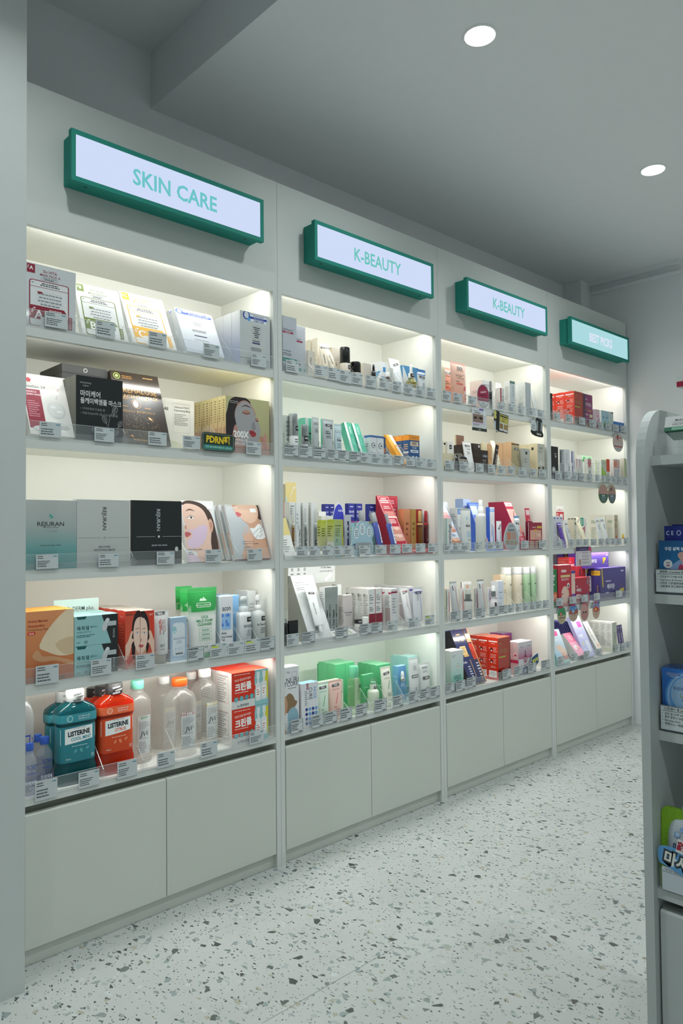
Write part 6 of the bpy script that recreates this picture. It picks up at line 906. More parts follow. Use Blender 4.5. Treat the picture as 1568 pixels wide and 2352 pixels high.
'lime': dict(c='93c434', s='dfe2dc', t='b4d84a', f=[('p', [(0, 1), (0, .72), (1, .38), (1, 1)], 'c4ccb8'), T_('CAP', .5, .86, .10, '9ab84a', 0, .03), ('t', 'CAPLINGEL', .5, .36, .1, 'dff0b8', -60, .02)], l=[('x', .15, .15, .8, .9, 10, 'a4a8a0'), ('r', 0, .0, .08, 1, 'a9cc4a')]),
'orangegel': dict(c='dfe0dc', s='dfe0dc', t='e8502a', f=[('r', 0, .48, 1, 1, 'dc4c26'), ('e', .5, .38, .36, .3, 'c9c4b8', 16), ('x', .3, .05, .7, .35, 4, '5a4a44', 'c')]),
'limeedge': dict(c='bcc2b0', s='dcd8c6', t='e4e2d4', f=[('r', .62, 0, .9, 1, 'b9c84a'), ('t', 'HOT', .3, .5, .07, '7a8088', -90)], l=[('x', .3, .15, .6, .9, 12, 'a49a7a')]),
'c99': dict(c='e4e2dc', f=[('r', .04, .64, .96, .86, 'c43a44'), T_('99', .66, .75, .155, 'f4f0ee', 0, .05, .85), ('x', .08, .68, .36, .83, 3, 'f0d4d4', 'l', .6), ('x', .08, .88, .9, .92, 1, 'b4646a', 'c'), ('e', .45, .91, .04, .04, 'c43a44', 8)]),
'bagamp': dict(n='pouch', c='ccd0dc', m='film', f=[('e', .12, .95, .07, .05, '2a4ab0', 12), ('e', .45, .95, .07, .05, '2a4ab0', 12), ('e', .80, .95, .07, .05, '2a4a8a', 12), ('r', .38, .1, .44, .75, '5a5a60'), ('r', 0, 0, 1, .25, 'b4a8cc')]),
'purpt': dict(c='5c40a0', cap='6a50b0', rc=.25, m='gloss', crc='6a50b4', f=[('T', .5, .80, .78, 4), ('r', 0, .90, 1, .93, 'e4e0f0'), ('x', .3, .2, .7, .6, 4, '8a74c4')]),
'silt4': dict(c='c9cfd2', cap='d4d8da', rc=.25, f=[('T', .5, .82, .8, 10), ('e', .4, .90, .08, .06, 'c43a3c', 8), ('t', 'ACNE', .5, .55, .07, '3a444a', -88, .03)]),
'ivcap': dict(c='ddd8c0', s='dfdac2', t='3a4a3c', f=[('r', 0, .97, 1, 1, '3a4a3c'), ('x', .3, .3, .7, .6, 4, 'a49c7a'), ('rr', .4, .78, .8, .86, .05, '3a3a34')], l=[('r', .1, .97, .4, 1.0, '2c3a2c'), ('r', .55, .97, .9, 1.0, '2c3a2c')]),
'ivt4': dict(c='e2ddc4', cap='e8e4d0', rc=.25, f=[('T', .5, .84, .75, 40), ('x', .4, .2, .7, .4, 3, 'a49c7c')]),
'tealred': dict(c='dfe0dc', s='d8d6cc', f=[('r', .0, .72, .5, 1, '2a8a74'), ('x', .05, .76, .45, .95, 4, 'c4e0d8'), ('r', .0, .3, .48, .66, 'a42c34'), ('r', .54, .3, .72, .7, 'a43a54'), ('x', .6, .72, .95, .95, 4, 'a4a4a4')]),
'taupe': dict(c='b4a890', s='dedcd0', t='e4e2d6', f=[('x', .15, .80, .85, .88, 1, '6a5a4a', 'c'), ('x', .15, .58, .8, .72, 3, '6a5a4a'), ('e', .5, .28, .22, .26, 'c4605a', 14), ('e', .4, .20, .14, .16, 'dc8a7c', 12)], l=[('x', .15, .74, .9, .84, 3, '3a7a54'), ('r', .2, .2, .8, .60, 'c9cfc4')]),
'greenprint': dict(c='dedcd0', s='dedcd0', t='e4e2d6', l=[('x', .08, .74, .42, .84, 3, '3a7a54'), ('x', .08, .2, .40, .62, 9, '9aa898'), ('x', .58, .74, .95, .84, 3, '3a7a54')]),
't4a': dict(c='dfe3e3', cap='e6e8e8', rc=.25, f=[('T', .45, .86, .74, 6), ('t', 'IDEAL', .5, .60, .08, '4a545a', -88, .03), ('e', .5, .14, .07, .05, '6a9a9a', 8)]),
'yellowtoy': dict(n='toy', p=[('toy_body', 'gloss', 'd8b83a', [(0, .3), (.1, .8), (.35, 1), (.55, .7), (.65, .5), (.75, .8), (.9, .8), (1, .3)], dict(k=12, zc=[(0, 'd88a3a'), (.5, 'e0c440'), (1, 'e4cc4a')]))]),
'violetL': dict(c='6a50b0', s='5c44a8', t='7a62c0', f=[('x', .1, .62, .22, .7, 1, 'd8d0ec'), T_('에바치온', .30, .46, .26, 'f0ecf8', 0, .04, .8), ('p', [(.72, .66), (.86, .66), (.86, .54), (.76, .26), (.72, .26)], 'e8c83a'), ('l', .76, .76, .76, .82, .02, 'e05a5a'), ('e', .66, .34, .01, .02, '5ab06a', 8), ('e', .82, .28, .012, .025, '5a9ad0', 8), ('rr', .88, .78, .96, .84, .01, 'e8e4f4'), ('x', .88, .2, .96, .28, 2, 'd8d0ec')]),
'violetS': dict(c='5a44a4', s='4c3a94', t='7a62c0', f=[('r', .12, .1, .24, .95, 'd0a83a'), ('x', .32, .45, .9, .62, 1, 'dca04a', 'l', .8)]),
'violetF': dict(c='4a3f8c', s='44259a', t='8a78c0', g=('3c3a70', '504690'), f=[('l', .10, .42, .06, .98, .045, 'c9b03a'), ('x', .2, .56, .45, .61, 1, 'c9c2dc', 'l', .8), T_('에바치온', .40, .42, .17, 'e8e4f0', 0, .03, .8), ('x', .2, .2, .38, .26, 1, 'c9c2dc', 'l', .7), ('p', [(.74, .30), (.92, .34), (.92, .26), (.80, .08), (.74, .08)], 'd0b83a'), ('l', .80, .40, .80, .46, .02, 'c84a4a'), ('e', .70, .12, .015, .04, '8ab04a', 8), ('rr', .80, .86, .92, .90, .01, 'dcd8ea')],
    l=[('rr', .32, .78, 1.0, .93, .06, 'e6b43a'), ('x', .4, .82, .9, .89, 1, 'b4842a', 'c'), ('r', .10, .28, .32, .76, 'e2e2e6'), ('x', .14, .35, .26, .72, 3, '7a7a80'), ('t', 'Glutathione', .80, .34, .06, 'd0a04a', -90, .02), ('p', [(0, 1), (.1, 1), (.1, .85), (0, .85)], 'e6c83a')]),
'greenpk': dict(c='1f7a44', s='1c6e3c', t='2a8a50', f=[('e', .55, .28, .5, .6, 'dc6a40', 18), ('r', .2, .22, .8, .34, 'e89a84'), ('x', .0, .7, .6, .86, 2, 'dfe8e0', 'l', .8), ('x', .2, .58, .7, .64, 1, 'dfe8e0')]),
'redporn': dict(c='c41c38', s='a81830', t='dfe2e2', f=[('p', [(.0, .84), (.12, .98), (.88, 1), (.9, .84)], 'c8303c'), T_('PDRN', .44, .855, .085, 'f4eef0', 0, .05), ('r', .2, .70, .9, .76, 'd8c48a'), T_('풀린팜 글로우팻', .52, .65, .06, 'e8d4d8', 0, .02, .85), ('e', .52, .28, .30, .34, 'd8b0a0', 24), ('p', smooth([(.24, .30), (.30, .42), (.42, .48), (.56, .46), (.74, .3), (.6, .1), (.4, .08)], 3), 'e4c4b4'), ('fn', 'lips', .30, .30, .09), ('e', .76, .50, .10, .10, 'f0eeee', 14), ('e', .76, .49, .05, .06, '2c2426', 10)]),
'redC2': dict(c='c83038', s='cc3c3c', t='e05050', f=[T_('유한', .2, .55, .12, 'f4e4e4', 0, .03), T_('비타민C', .55, .22, .3, 'f4e8e8', 0, .05, .8)], l=[('f', .05, .1, .95, .85, .02, 'e08a84'), ('x', .1, .2, .9, .7, 6, 'e08a84')]),
'chin': dict(c='dcb8ae', s='c8a09a', t='3a3a7a', f=[('p', smooth([(.0, .2), (.1, .8), (.6, .9), (1, .7), (1, .4), (.5, .3)], 3), 'e6c8bc'), ('fn', 'lips', .82, .72, .14), ('r', 0, 0, 1, .33, '7a40a8'), ('l', .1, .2, .4, .25, .03, 'c9a0e0'), ('r', .0, .93, 1, 1, '3a3a8a')]),
'whitearch': dict(c='e0e0e0', s='c23040', t='c02838', f=[('r', 0, .52, 1, 1, 'b8283a'), ('l', .42, .92, .42, .75, .10, '2c2c40'), ('l', .36, .62, .44, .52, .10, 'e0a430'), ('l', .48, .50, .9, .38, .02, '3a3a4a'), ('l', .48, .50, .56, .3, .02, '3a3a4a')]),
'redC': dict(c='a8203c', s='c02a34', t='d04a50', g=('9c1c44', 'b42438'), f=[T_('유한', .08, .68, .07, 'f0dce0', 0, .03), T_('비타민C', .22, .54, .13, 'f0e4e8', 0, .05, .8), ('rr', .0, .22, .36, .38, .06, 'ecdce2'), T_('1000정', .17, .30, .10, 'a8203c', 0, .03, .8), T_('C', .78, .2, .62, '7c5a6a', 0, .0, .8), ('r', .82, .72, .94, .96, '8a7a84')]),
'trayeye': dict(c='b8d4ea', s='7ab8b4', fin_f=[('r', 0, 0, 1, 1, 'a4cfe6', None, 'dce6f0'), ('rr', .1, .82, .75, .96, .05, 'e85a9c'), T_('99', .45, .89, .06, 'f8e8f0', 0, .03), T_('UPSET K', .5, .70, .06, 'eef4f8', 0, .03), ('p', smooth([(.25, .50), (.6, .56), (.85, .44), (1, .3), (.9, .22), (.6, .26), (.4, .36)], 3), 'e8d0c0'), ('fn', 'skin', .5, .1, .95, .3, 'e4c0b0', 'c88a7c'), ('r', 0, .0, 1, .06, 'b4e0c0')]),
'pinkeye': dict(c='e8a4bc', s='c9c4c6', t='e07c98', f=[('r', 0, .6, 1, 1, 'e47a98'), ('x', .3, .65, .8, .9, 4, 'f4dce4', 'c'), ('e', .45, .35, .28, .22, 'e6dce0', 18), ('fn', 'skin', .45, .28, .7, .4, 'e8ccc4', 'd8a8a0'), ('l', .25, .22, .75, .28, .03, 'b86a7a')]),
'lilaclean': dict(c='c2c6ea', s='a8acd8', t='d0d4f0', f=[('rr', .45, .72, .85, .86, .06, 'dc5ab0'), T_('UPSET', .4, .52, .085, 'f2f4fc', 0, .05, .9), ('x', .15, .44, .8, .48, 1, 'e4e6f8', 'c'), ('rr', .25, .30, .38, .36, .03, 'e0d890'), ('rr', .55, .10, .85, .40, .12, 'dce0f0'), ('x', .15, .06, .4, .22, 3, 'e8eafa'), ('x', .3, .88, .7, .95, 2, 'b46ab0')]),
'itch': dict(c='e2e2de', s='b4b8b8', t='e8e4dc', f=[('t', 'ITCH-QUIT', .42, .60, .085, '5a5a58', -90, .02), ('rr', .45, .16, .85, .34, .06, 'e8d4c0'), ('e', .6, .25, .12, .08, 'd8603c', 10), ('r', .5, .04, .9, .14, 'b04a48')]),
'herbal': dict(c='bfc6b4', s='e4e4dc', t='e8e8e2', f=[('p', [(.3, 1), (.6, .97), (.9, 1)], 'b4502c'), ('t', '프로페시스', .55, .5, .08, '3a443a', -90, .02), ('e', .35, .10, .25, .22, '4a9a34', 12), ('e', .7, .08, .25, .2, '7ab43a', 12)], l=[('x', .15, .72, .85, .95, 6, '9a9a94'), ('x', .15, .22, .85, .68, 16, 'a4a49e'), ('r', .0, .02, 1, .14, 'd4d8b4')]),
'purplean': dict(c='3c2a6c', s='5c3a84', t='4a3480', m='gloss', f=[('t', 'Contractubex', .5, .4, .1, 'dcd8ec', -86, .02), ('e', .4, .9, .12, .12, 'e4e4ec', 10)]),
'sachet': dict(n='sachet', c='5a56a4', s='4a4690', t='8a88c4', flat=1, g=('6a5a9c', '4c4c94')),
})

def oval(f, c='d8b4a8', edge='8a8e90'): return dict(c=edge, o=circ(30), f=[('p', [(.5+.465*math.cos(a*math.pi/14), .5+.475*math.sin(a*math.pi/14)) for a in range(28)], c)]+f)
def half(c, y, top=1):
    """upper or lower cap of an oval cut at height y"""
    import math as M; a0 = M.asin((y-.5)/.475); R_ = [a0+(M.pi-2*a0)*i/14 for i in range(15)] if top else [M.pi-a0+(M.pi+2*a0)*i/14 for i in range(15)]
    return ('p', [(.5+.465*M.cos(a), .5+.475*M.sin(a)) for a in R_], c)
DS.update({
'pdrn': dict(n='sign', c='2c3a34', o=smooth([(.02, .06), (.0, .5), (.02, .95), (.3, 1), (.97, .96), (1, .5), (.98, .05), (.7, .0), (.3, .0)], 3), f=[('rr', .03, .06, .97, .94, .03, '8a9088'), ('rr', .045, .08, .955, .92, .03, '24382f'), T_('PDRN팩', .49, .63, .50, 'e6c81e', -2, .04, .86), ('rr', .06, .10, .94, .34, .03, '2c8278'), T_('고순도 EGF+PDRN 배합으로 스킨부스팅', .5, .22, .13, 'bfe0d8', -1, .01, .78)]),
'wobA': dict(c='cfd3d6', f=[('rr', .5, .90, .78, .985, .02, '7a6ab0'), ('x', .08, .85, .6, .89, 1, '5a5f64'), T_('PDLLA 12,000 ppm', .38, .79, .075, '23282c', 0, .03, .62), ('r', .06, .36, .76, .72, '8a7468'), ('p', smooth([(.10, .55), (.22, .62), (.36, .57), (.22, .50)], 3), '2c2220'), ('p', smooth([(.46, .57), (.60, .63), (.74, .56), (.60, .50)], 3), '2c2220'), ('l', .80, .10, .86, .9, .13, 'e2e6e8'), ('l', .82, .2, .86, .7, .03, '8a9096'), ('r', .0, .30, .78, .36, 'c9bcd8'), ('x', .08, .22, .7, .29, 2, '5a5f64'), ('r', 0, 0, 1, .13, '30382c'), T_('Re:Ju-All', .5, .065, .06, 'eef0ec', 0, .03, .8)]),
'wobB': dict(c='2c2e28', o=[(.0, .45), (.02, .95), (.1, 1.0), (.38, .98), (.40, .90), (.97, .84), (1.0, .8), (.92, .02), (.26, .06), (.26, .02), (.14, .0), (.14, .12), (.04, .2)], f=[('p', [(.36, .12), (.90, .06), (.96, .80), (.40, .87)], 'c9cdcc'), ('p', [(.39, .50), (.95, .42), (.96, .80), (.40, .87)], 'b8b058'), ('e', .10, .88, .085, .085, 'c9c46a', 14), ('e', .10, .71, .085, .085, 'c9c46a', 14), ('p', [(.0, .2), (.12, .14), (.12, .5), (.02, .52)], 'bcc6cc'), ('p', [(.42, .76), (.92, .70), (.92, .76), (.42, .82)], '2a2c28'), T_('Double Action', .68, .66, .065, '2a2c28', -5, .02, .75), T_('Brightening', .64, .56, .065, '2a2c28', -5, .02, .75), ('p', [(.38, .22), (.60, .19), (.61, .42), (.40, .45)], '8a7040'), ('p', [(.66, .19), (.90, .16), (.91, .39), (.67, .42)], '9a8450'), T_('Re:Ju', .62, .12, .06, '3a3c38', -5, .03), ('l', .22, .06, .27, .9, .07, '1a1c1c'), ('r', .16, .02, .24, .12, 'b4b8b4')]),
'wobC': dict(c='1c1f20', o=smooth([(.02, .30), (.04, .78), (.20, .92), (.42, .86), (.44, .99), (.60, 1.0), (.64, .96), (.80, .96), (.96, .84), (.94, .3), (1.0, .22), (.97, .0), (.3, .03), (.0, .2)], 2), f=[('p', smooth([(.03, .34), (.05, .78), (.22, .88), (.42, .80), (.44, .32)], 3), 'c2cacc'), ('x', .1, .36, .4, .62, 4, '5a6468'), ('l', .52, .30, .54, .84, .13, '8f9698'), ('l', .70, .30, .66, .86, .10, '303436'), ('l', .84, .32, .88, .80, .11, '9aa2a4'), ('p', [(.1, .08), (.95, .04), (.97, .20), (.04, .26)], '1c2018'), T_('Re:Ju-All', .66, .15, .13, 'e8eae6', -4, .04, .9)]),
'wobD': oval([('l', .0, .5, .16, .5, .16, 'b4a8a4'), half('c9bab4', .4), ('l', .46, .66, .48, .92, .14, '4a3f3c'), ('x', .2, .70, .85, .80, 1, 'c44a44', 'c', .8), ('x', .16, .56, .8, .66, 2, 'b4726a', 'c'), ('r', .12, .24, .88, .33, 'b4605c'), ('x', .2, .12, .8, .2, 2, '7a7a7a', 'c')], 'c4c6c4'),
'wobE': oval([half('b08a80', .48), half('2c5a50', .48, 0), T_('PDRN 10,000', .5, .40, .085, 'e8ece8', 0, .04, .62), ('x', .2, .26, .8, .33, 2, 'a9c4bc', 'c'), ('x', .25, .16, .75, .2, 1, 'e4ece8', 'c'), T_('Re:Ju', .5, .09, .05, 'e4ece8')], 'b08a80', 'a4a86a'),
'wobF': oval([half('a08074', .48), ('e', .4, .75, .12, .10, '5a4238', 12), half('3f5660', .48, 0), T_('PDLLA 10,000', .5, .40, .085, 'e8ece8', 0, .04, .6), ('x', .2, .26, .8, .33, 2, 'a9b8c4', 'c'), ('x', .25, .16, .75, .2, 1, 'e4ece8', 'c')], 'a08074', 'a4a86a'),
'wobG': dict(c='c9c0cc', f=[('r', 0, .78, .92, 1, '34285c'), ('x', .2, .84, .8, .89, 1, 'a9a0c4', 'c'), ('e', .90, .80, .10, .12, 'c42a60', 14), ('r', .14, .04, .94, .77, 'd8d2d8'), T_('PDRN', .24, .70, .07, 'b42a4a', 0, .03, .8), ('r', .18, .05, .32, .36, 'b48a80'), ('x', .38, .65, .85, .73, 2, '2c2c34'), ('x', .38, .47, .9, .53, 2, '2c2c34'), ('x', .38, .30, .9, .37, 2, '2c2c34'), ('x', .38, .12, .85, .2, 2, '2c2c34'), ('x', .38, .57, .8, .6, 1, 'b43a5a'), ('x', .38, .40, .8, .43, 1, 'b43a5a'), ('x', .38, .22, .8, .25, 1, 'b43a5a')]),
'wobH': oval([half('2f8a58', .48), ('r', .15, .90, .62, 1.0, 'a82050'), ('e', .4, .56, .16, .12, 'a4483c', 14), ('e', .40, .56, .07, .07, 'e0a09a', 10), ('e', .68, .70, .04, .06, '1f5a44', 8), ('x', .2, .30, .9, .40, 1, '3a3a34', 'c', .7), ('x', .25, .16, .7, .26, 2, 'a4604a', 'c')], 'b4aa88'),
'wobI': oval([half('3f78b8', .62), ('r', .25, .90, .72, 1.0, 'a82050'), ('p', smooth([(.06, .64), (.25, .70), (.40, .52), (.58, .52), (.75, .70), (.94, .64), (.9, .44), (.1, .44)], 3), '9a5048'), ('e', .46, .62, .08, .14, '7ab0d8', 12), ('e', .75, .76, .05, .04, 'c9dcf0', 8), ('x', .15, .28, .9, .40, 2, '6a6a60', 'c'), ('x', .2, .14, .75, .24, 2, 'b45a50', 'c')], 'bcaa94'),
'wobJ': oval([('r', .25, .90, .72, 1.0, 'a83a54'), ('e', .86, .85, .13, .13, 'a86a5c', 12), ('p', [(.2, .42), (.35, .56), (.5, .44), (.65, .56), (.82, .42)], '4a3a38'), half('b48078', .40, 0), ('x', .25, .2, .75, .3, 2, 'a0686c', 'c')], 'c09088'),
'wobK': oval([half('7f84ac', .6), ('r', .25, .90, .65, 1.0, 'a8305a'), ('e', .82, .90, .16, .13, '5a6a94', 12), ('p', smooth([(.12, .58), (.3, .68), (.42, .76), (.58, .68), (.88, .56), (.8, .42), (.2, .42)], 3), 'b0483c'), ('e', .42, .54, .13, .10, 'e0a02c', 12), ('x', .2, .34, .85, .40, 1, '5a5058', 'c'), ('x', .25, .24, .7, .3, 1, '6a4a48', 'c')], 'c4a490'),
})
DS['injtubeB'] = dict(DS['injtube'], rc=.2)
# ---------------------------------------------------------------- what stands where: (unit, shelf, kind, words, category, x, y, lean, width, height, depth, design, options)
ITEMS = [
(0, 0, 'carton', 'white mask carton with crimson A badge', 'carton', 0.0926, 0.008, 0, 0.1443, 0.175, 0.02, 'vitaA', {}),
(0, 0, 'carton', 'leaning white mask carton with green B badge', 'carton', 0.2636, 0.022, 20.6, 0.1425, 0.1813, 0.02, 'vitaB', {}),
(0, 0, 'carton', 'leaning white mask carton with yellow C badge', 'carton', 0.4279, 0.022, 26.9, 0.1536, 0.2055, 0.02, 'vitaC', {}),
(0, 0, 'carton', 'leaning silver mask carton with blue header label', 'carton', 0.615, 0.022, 25.8, 0.146, 0.1795, 0.03, 'egf', {'rows': 3, 'step': 0.0325}),
(0, 0, 'carton', 'upright silver mask carton with face mask label', 'carton', 0.81, 0.012, 0, 0.1298, 0.1865, 0.0496, 'repair', {'rows': 4}),
(0, 1, 'carton', 'leaning white carton with droplet and crimson block', 'carton', 0.109, 0.022, 25.1, 0.1319, 0.2051, 0.022, 'madeca', {}),
(0, 1, 'carton', 'flat dark grey gift box lying on top', 'gift box', 0.2442, 0.12, 0, 0.1455, 0.0254, 0.17, 'giftbox', {'dz': 0.192, 'stack': 2}),
(0, 1, 'carton', 'black mask carton with white leaf drawing', 'carton', 0.2409, 0.014, 0, 0.1448, 0.1908, 0.0392, 'mommy', {'rows': 3}),
(0, 1, 'carton', 'leaning dark brown carton with golden sparkle globe', 'carton', 0.4013, 0.024, 20.2, 0.1664, 0.2517, 0.02, 'placenta', {'rows': 2, 'step': 0.0225}),
(0, 1, 'carton', 'cream mask carton with a thin framed panel', 'carton', 0.5398, 0.09, 0, 0.1407, 0.1739, 0.02, 'rejuv', {}),
(0, 1, 'carton', 'olive carton with masked woman face and 200X', 'carton', 0.7767, 0.012, 0, 0.1836, 0.1933, 0.0238, 'x200', {'rows': 9}),
(0, 2, 'carton', 'teal fading silver mask carton', 'carton', 0.0966, 0.012, 0, 0.1453, 0.1936, 0.03, 'rejTeal', {}),
(0, 2, 'carton', 'pale silver mask carton with upright black name', 'carton', 0.2529, 0.012, 0, 0.1654, 0.1981, 0.03, 'rejSilver', {}),
(0, 2, 'carton', 'black mask carton with upright silver name', 'carton', 0.4282, 0.012, 0, 0.1709, 0.1992, 0.0127, 'rejBlack', {}),
(0, 2, 'carton', 'leaning white carton, woman with pink cheek patch', 'carton', 0.604, 0.022, 12.2, 0.1249, 0.2062, 0.018, 'pinkpatch', {}),
(0, 2, 'carton', 'leaning silver carton, woman with neck patch', 'carton', 0.802, 0.018, 21.1, 0.1451, 0.2017, 0.022, 'neckpatch', {'rows': 3, 'step': 0.035}),
(0, 3, 'carton', 'orange mask carton with cream sheet mask picture', 'carton', 0.091, 0.01, 0, 0.1385, 0.195, 0.0246, 'marine', {'rows': 5}),
(0, 3, 'card', 'pale mint header card behind the teal cartons', 'display card', 0.2395, 0.172, 0, 0.1425, 0.2076, 0.0012, 'epheader', {}),
(0, 3, 'carton', 'teal carton with black corner', 'carton', 0.2294, 0.012, 0, 0.1328, 0.0846, 0.075, 'epderm', {'stack': 2, 'rows': 2}),
(0, 3, 'carton', 'red mask carton, left half of woman portrait', 'carton', 0.3455, 0.016, 0, 0.0482, 0.1733, 0.0464, 'vitaL', {'rows': 5}),
(0, 3, 'carton', 'red mask carton, right half of woman portrait', 'carton', 0.3941, 0.016, 0, 0.0468, 0.1703, 0.0464, 'vitaR', {'rows': 5}),
(0, 3, 'tube', 'silver white tester tube with red upright lettering', 'tube', 0.4498, 0.018, 0, 0.0601, 0.1653, None, 'vitatube', {}),
(0, 3, 'carton', 'pale blue cleansing wipes pouch', 'pouch', 0.5123, 0.03, 0, 0.0594, 0.1383, 0.03, 'wipes', {}),
(0, 3, 'tube', 'green topped white cleanser tube in front', 'tube', 0.6093, 0.018, 0, 0.114, 0.2275, None, 'cica', {'g': 'green topped cleanser tubes'}),
(0, 3, 'tube', 'green topped white cleanser tube behind', 'tube', 0.6021, 0.08, 0, 0.0887, 0.2242, None, 'cica', {'g': 'green topped cleanser tubes'}),
(0, 3, 'tube', 'green topped white cleanser tube farthest back', 'tube', 0.6035, 0.135, 0, 0.0635, 0.2274, None, 'cica', {'g': 'green topped cleanser tubes'}),
(0, 3, 'carton', 'white carton with pale blue checked square', 'carton', 0.6991, 0.035, 0, 0.0513, 0.1928, 0.05, 'acon', {}),
(0, 3, 'carton', 'sky blue foam carton at the back', 'carton', 0.7681, 0.09, 0, 0.0436, 0.1883, 0.0439, 'blueplain', {'rows': 2}),
(0, 3, 'carton', 'tall pale carton behind the pump bottles', 'carton', 0.8523, 0.1, 0, 0.038, 0.1981, 0.0355, 'whiteplain', {'rows': 2}),
(0, 3, 'bottle', 'white foam pump bottle with tester sticker', 'bottle', 0.7772, 0.02, 0, 0.0526, 0.187, None, 'foampump', {}),
(0, 3, 'bottle', 'pale lotion pump bottle with black lettering', 'bottle', 0.8423, 0.025, 0, 0.0502, 0.1883, None, 'lotionpump', {}),
(0, 4, 'bottle', 'large white mouthwash bottle, blue lettering', 'bottle', 0.0471, 0.05, 0, 0.0463, 0.2497, None, 'gargleL', {}),
(0, 4, 'bottle', 'small blue capped mouthwash bottle in front', 'bottle', 0.0458, 0.018, 0, 0.0372, 0.1409, 0.03, 'gargleS', {'g': 'small blue capped mouthwash bottles'}),
(0, 4, 'bottle', 'small blue capped mouthwash bottle beside the teal one', 'bottle', 0.0984, 0.045, 0, 0.046, 0.1431, 0.035, 'gargleS', {'g': 'small blue capped mouthwash bottles'}),
(0, 4, 'bottle', 'small blue capped mouthwash bottle half hidden', 'bottle', 0.0948, 0.085, 0, 0.038, 0.1423, 0.035, 'gargleS', {'g': 'small blue capped mouthwash bottles'}),
(0, 4, 'bottle', 'teal mint mouthwash bottle in front', 'bottle', 0.1836, 0.025, 0, 0.1173, 0.2649, 0.062, 'listMint', {'g': 'teal mouthwash bottles'}),
(0, 4, 'bottle', 'teal mint mouthwash bottle behind', 'bottle', 0.1863, 0.105, 0, 0.116, 0.2479, 0.062, 'listMint', {'g': 'teal mouthwash bottles'}),
(0, 4, 'bottle', 'orange citrus mouthwash bottle in front', 'bottle', 0.3067, 0.03, 0, 0.1159, 0.2657, 0.062, 'listCit', {'g': 'orange mouthwash bottles'}),
(0, 4, 'bottle', 'orange citrus mouthwash bottle in middle', 'bottle', 0.3071, 0.105, 0, 0.1133, 0.2459, 0.062, 'listCit', {'g': 'orange mouthwash bottles'}),
(0, 4, 'bottle', 'orange citrus mouthwash bottle farthest back', 'bottle', 0.3133, 0.18, 0, 0.107, 0.2279, 0.062, 'listCit', {'g': 'orange mouthwash bottles'}),
(0, 4, 'bottle', 'clear saline bottle with mint cap', 'bottle', 0.4067, 0.06, 0, 0.0885, 0.2524, None, 'salineMint', {}),
(0, 4, 'bottle', 'clear saline bottle hidden behind orange capped one', 'bottle', 0.5449, 0.14, 0, 0.0846, 0.2353, None, 'salineWhite', {'g': 'white capped saline bottles'}),
(0, 4, 'bottle', 'clear saline bottle with orange cap', 'bottle', 0.5413, 0.02, 0, 0.1104, 0.2442, None, 'salineOrange', {}),
(0, 4, 'bottle', 'clear saline bottle with white cap', 'bottle', 0.6573, 0.06, 0, 0.0925, 0.2557, None, 'salineWhite', {'g': 'white capped saline bottles'}),
(0, 4, 'bottle', 'clear saline bottle by the red cartons, rearmost', 'bottle', 0.6617, 0.16, 0, 0.0771, 0.2319, None, 'salineWhite', {'g': 'white capped saline bottles'}),
(0, 4, 'carton', 'red and teal ampoule carton', 'carton', 0.7801, 0.014, 0, 0.1529, 0.1206, 0.0945, 'clean', {'stack': 2, 'rows': 2}),
(0, 1, 'card', 'dark green oval edged card with yellow letters', 'sign', 0.6414, -0.0075, 0, 0.1294, 0.0608, 0.0012, 'pdrn', {'dz': -0.0018, 'on': 'clipped along'}),
(1, 0, 'carton', 'tall pale grey lotion carton with teal band', 'carton', 0.0632, 0.01, 0, 0.0653, 0.2041, 0.03, 'cellA', {}),
(1, 0, 'carton', 'shorter pale grey cream carton with teal band', 'carton', 0.1369, 0.045, 0, 0.0628, 0.192, 0.04, 'cellB', {}),
(1, 0, 'carton', 'large cream carton with fine print side', 'carton', 0.3067, 0.11, 0, 0.0392, 0.188, 0.0349, 'creamL', {}),
(1, 0, 'carton', 'ivory carton behind the cream one', 'carton', 0.3049, 0.15, 0, 0.039, 0.1882, 0.0304, 'creamL2', {}),
(1, 0, 'carton', 'small cream carton, upright name, at left', 'carton', 0.1822, 0.03, 0, 0.0263, 0.1033, 0.0152, 'rejS', {'g': 'small cream cartons'}),
(1, 0, 'tube', 'leaning cream tester tube, black sticker', 'tube', 0.2764, 0.03, 11.6, 0.0358, 0.1567, None, 'creamtube', {'g': 'leaning cream tester tubes'}),
(1, 0, 'tube', 'leaning cream tester tube at its right', 'tube', 0.3293, 0.03, 22.5, 0.0368, 0.1782, None, 'creamtube', {'g': 'leaning cream tester tubes'}),
(1, 0, 'carton', 'cream carton with upright name beside black cap', 'carton', 0.3624, 0.085, 0, 0.0436, 0.1536, 0.0243, 'rejS2', {}),
(1, 0, 'bottle', 'cream toner bottle with tall black cap', 'bottle', 0.3692, 0.02, 0, 0.0409, 0.1482, None, 'blackcap', {}),
(1, 0, 'bottle', 'cream jar with black lid', 'jar', 0.428, 0.02, 0, 0.0431, 0.0998, None, 'blackjar', {}),
(1, 0, 'carton', 'low cream carton behind the jar', 'carton', 0.5055, 0.05, 0, 0.0447, 0.1076, 0.0183, 'rejS3', {}),
(1, 0, 'bottle', 'small dropper bottle with black bulb', 'bottle', 0.5246, 0.02, 0, 0.0289, 0.1047, None, 'dropB', {}),
(1, 0, 'carton', 'blue and white carton behind the droppers', 'carton', 0.6461, 0.09, 0, 0.0424, 0.1416, 0.0437, 'bluew', {'cols': 1, 'rows': 2}),
(1, 0, 'bottle', 'amber serum bottle with white dropper', 'bottle', 0.6102, 0.02, 0, 0.0321, 0.1156, None, 'dropAmber', {}),
(1, 0, 'carton', 'short pale carton right of amber dropper', 'carton', 0.6488, 0.05, 0, 0.0209, 0.1098, 0.0134, 'whiteplain2', {}),
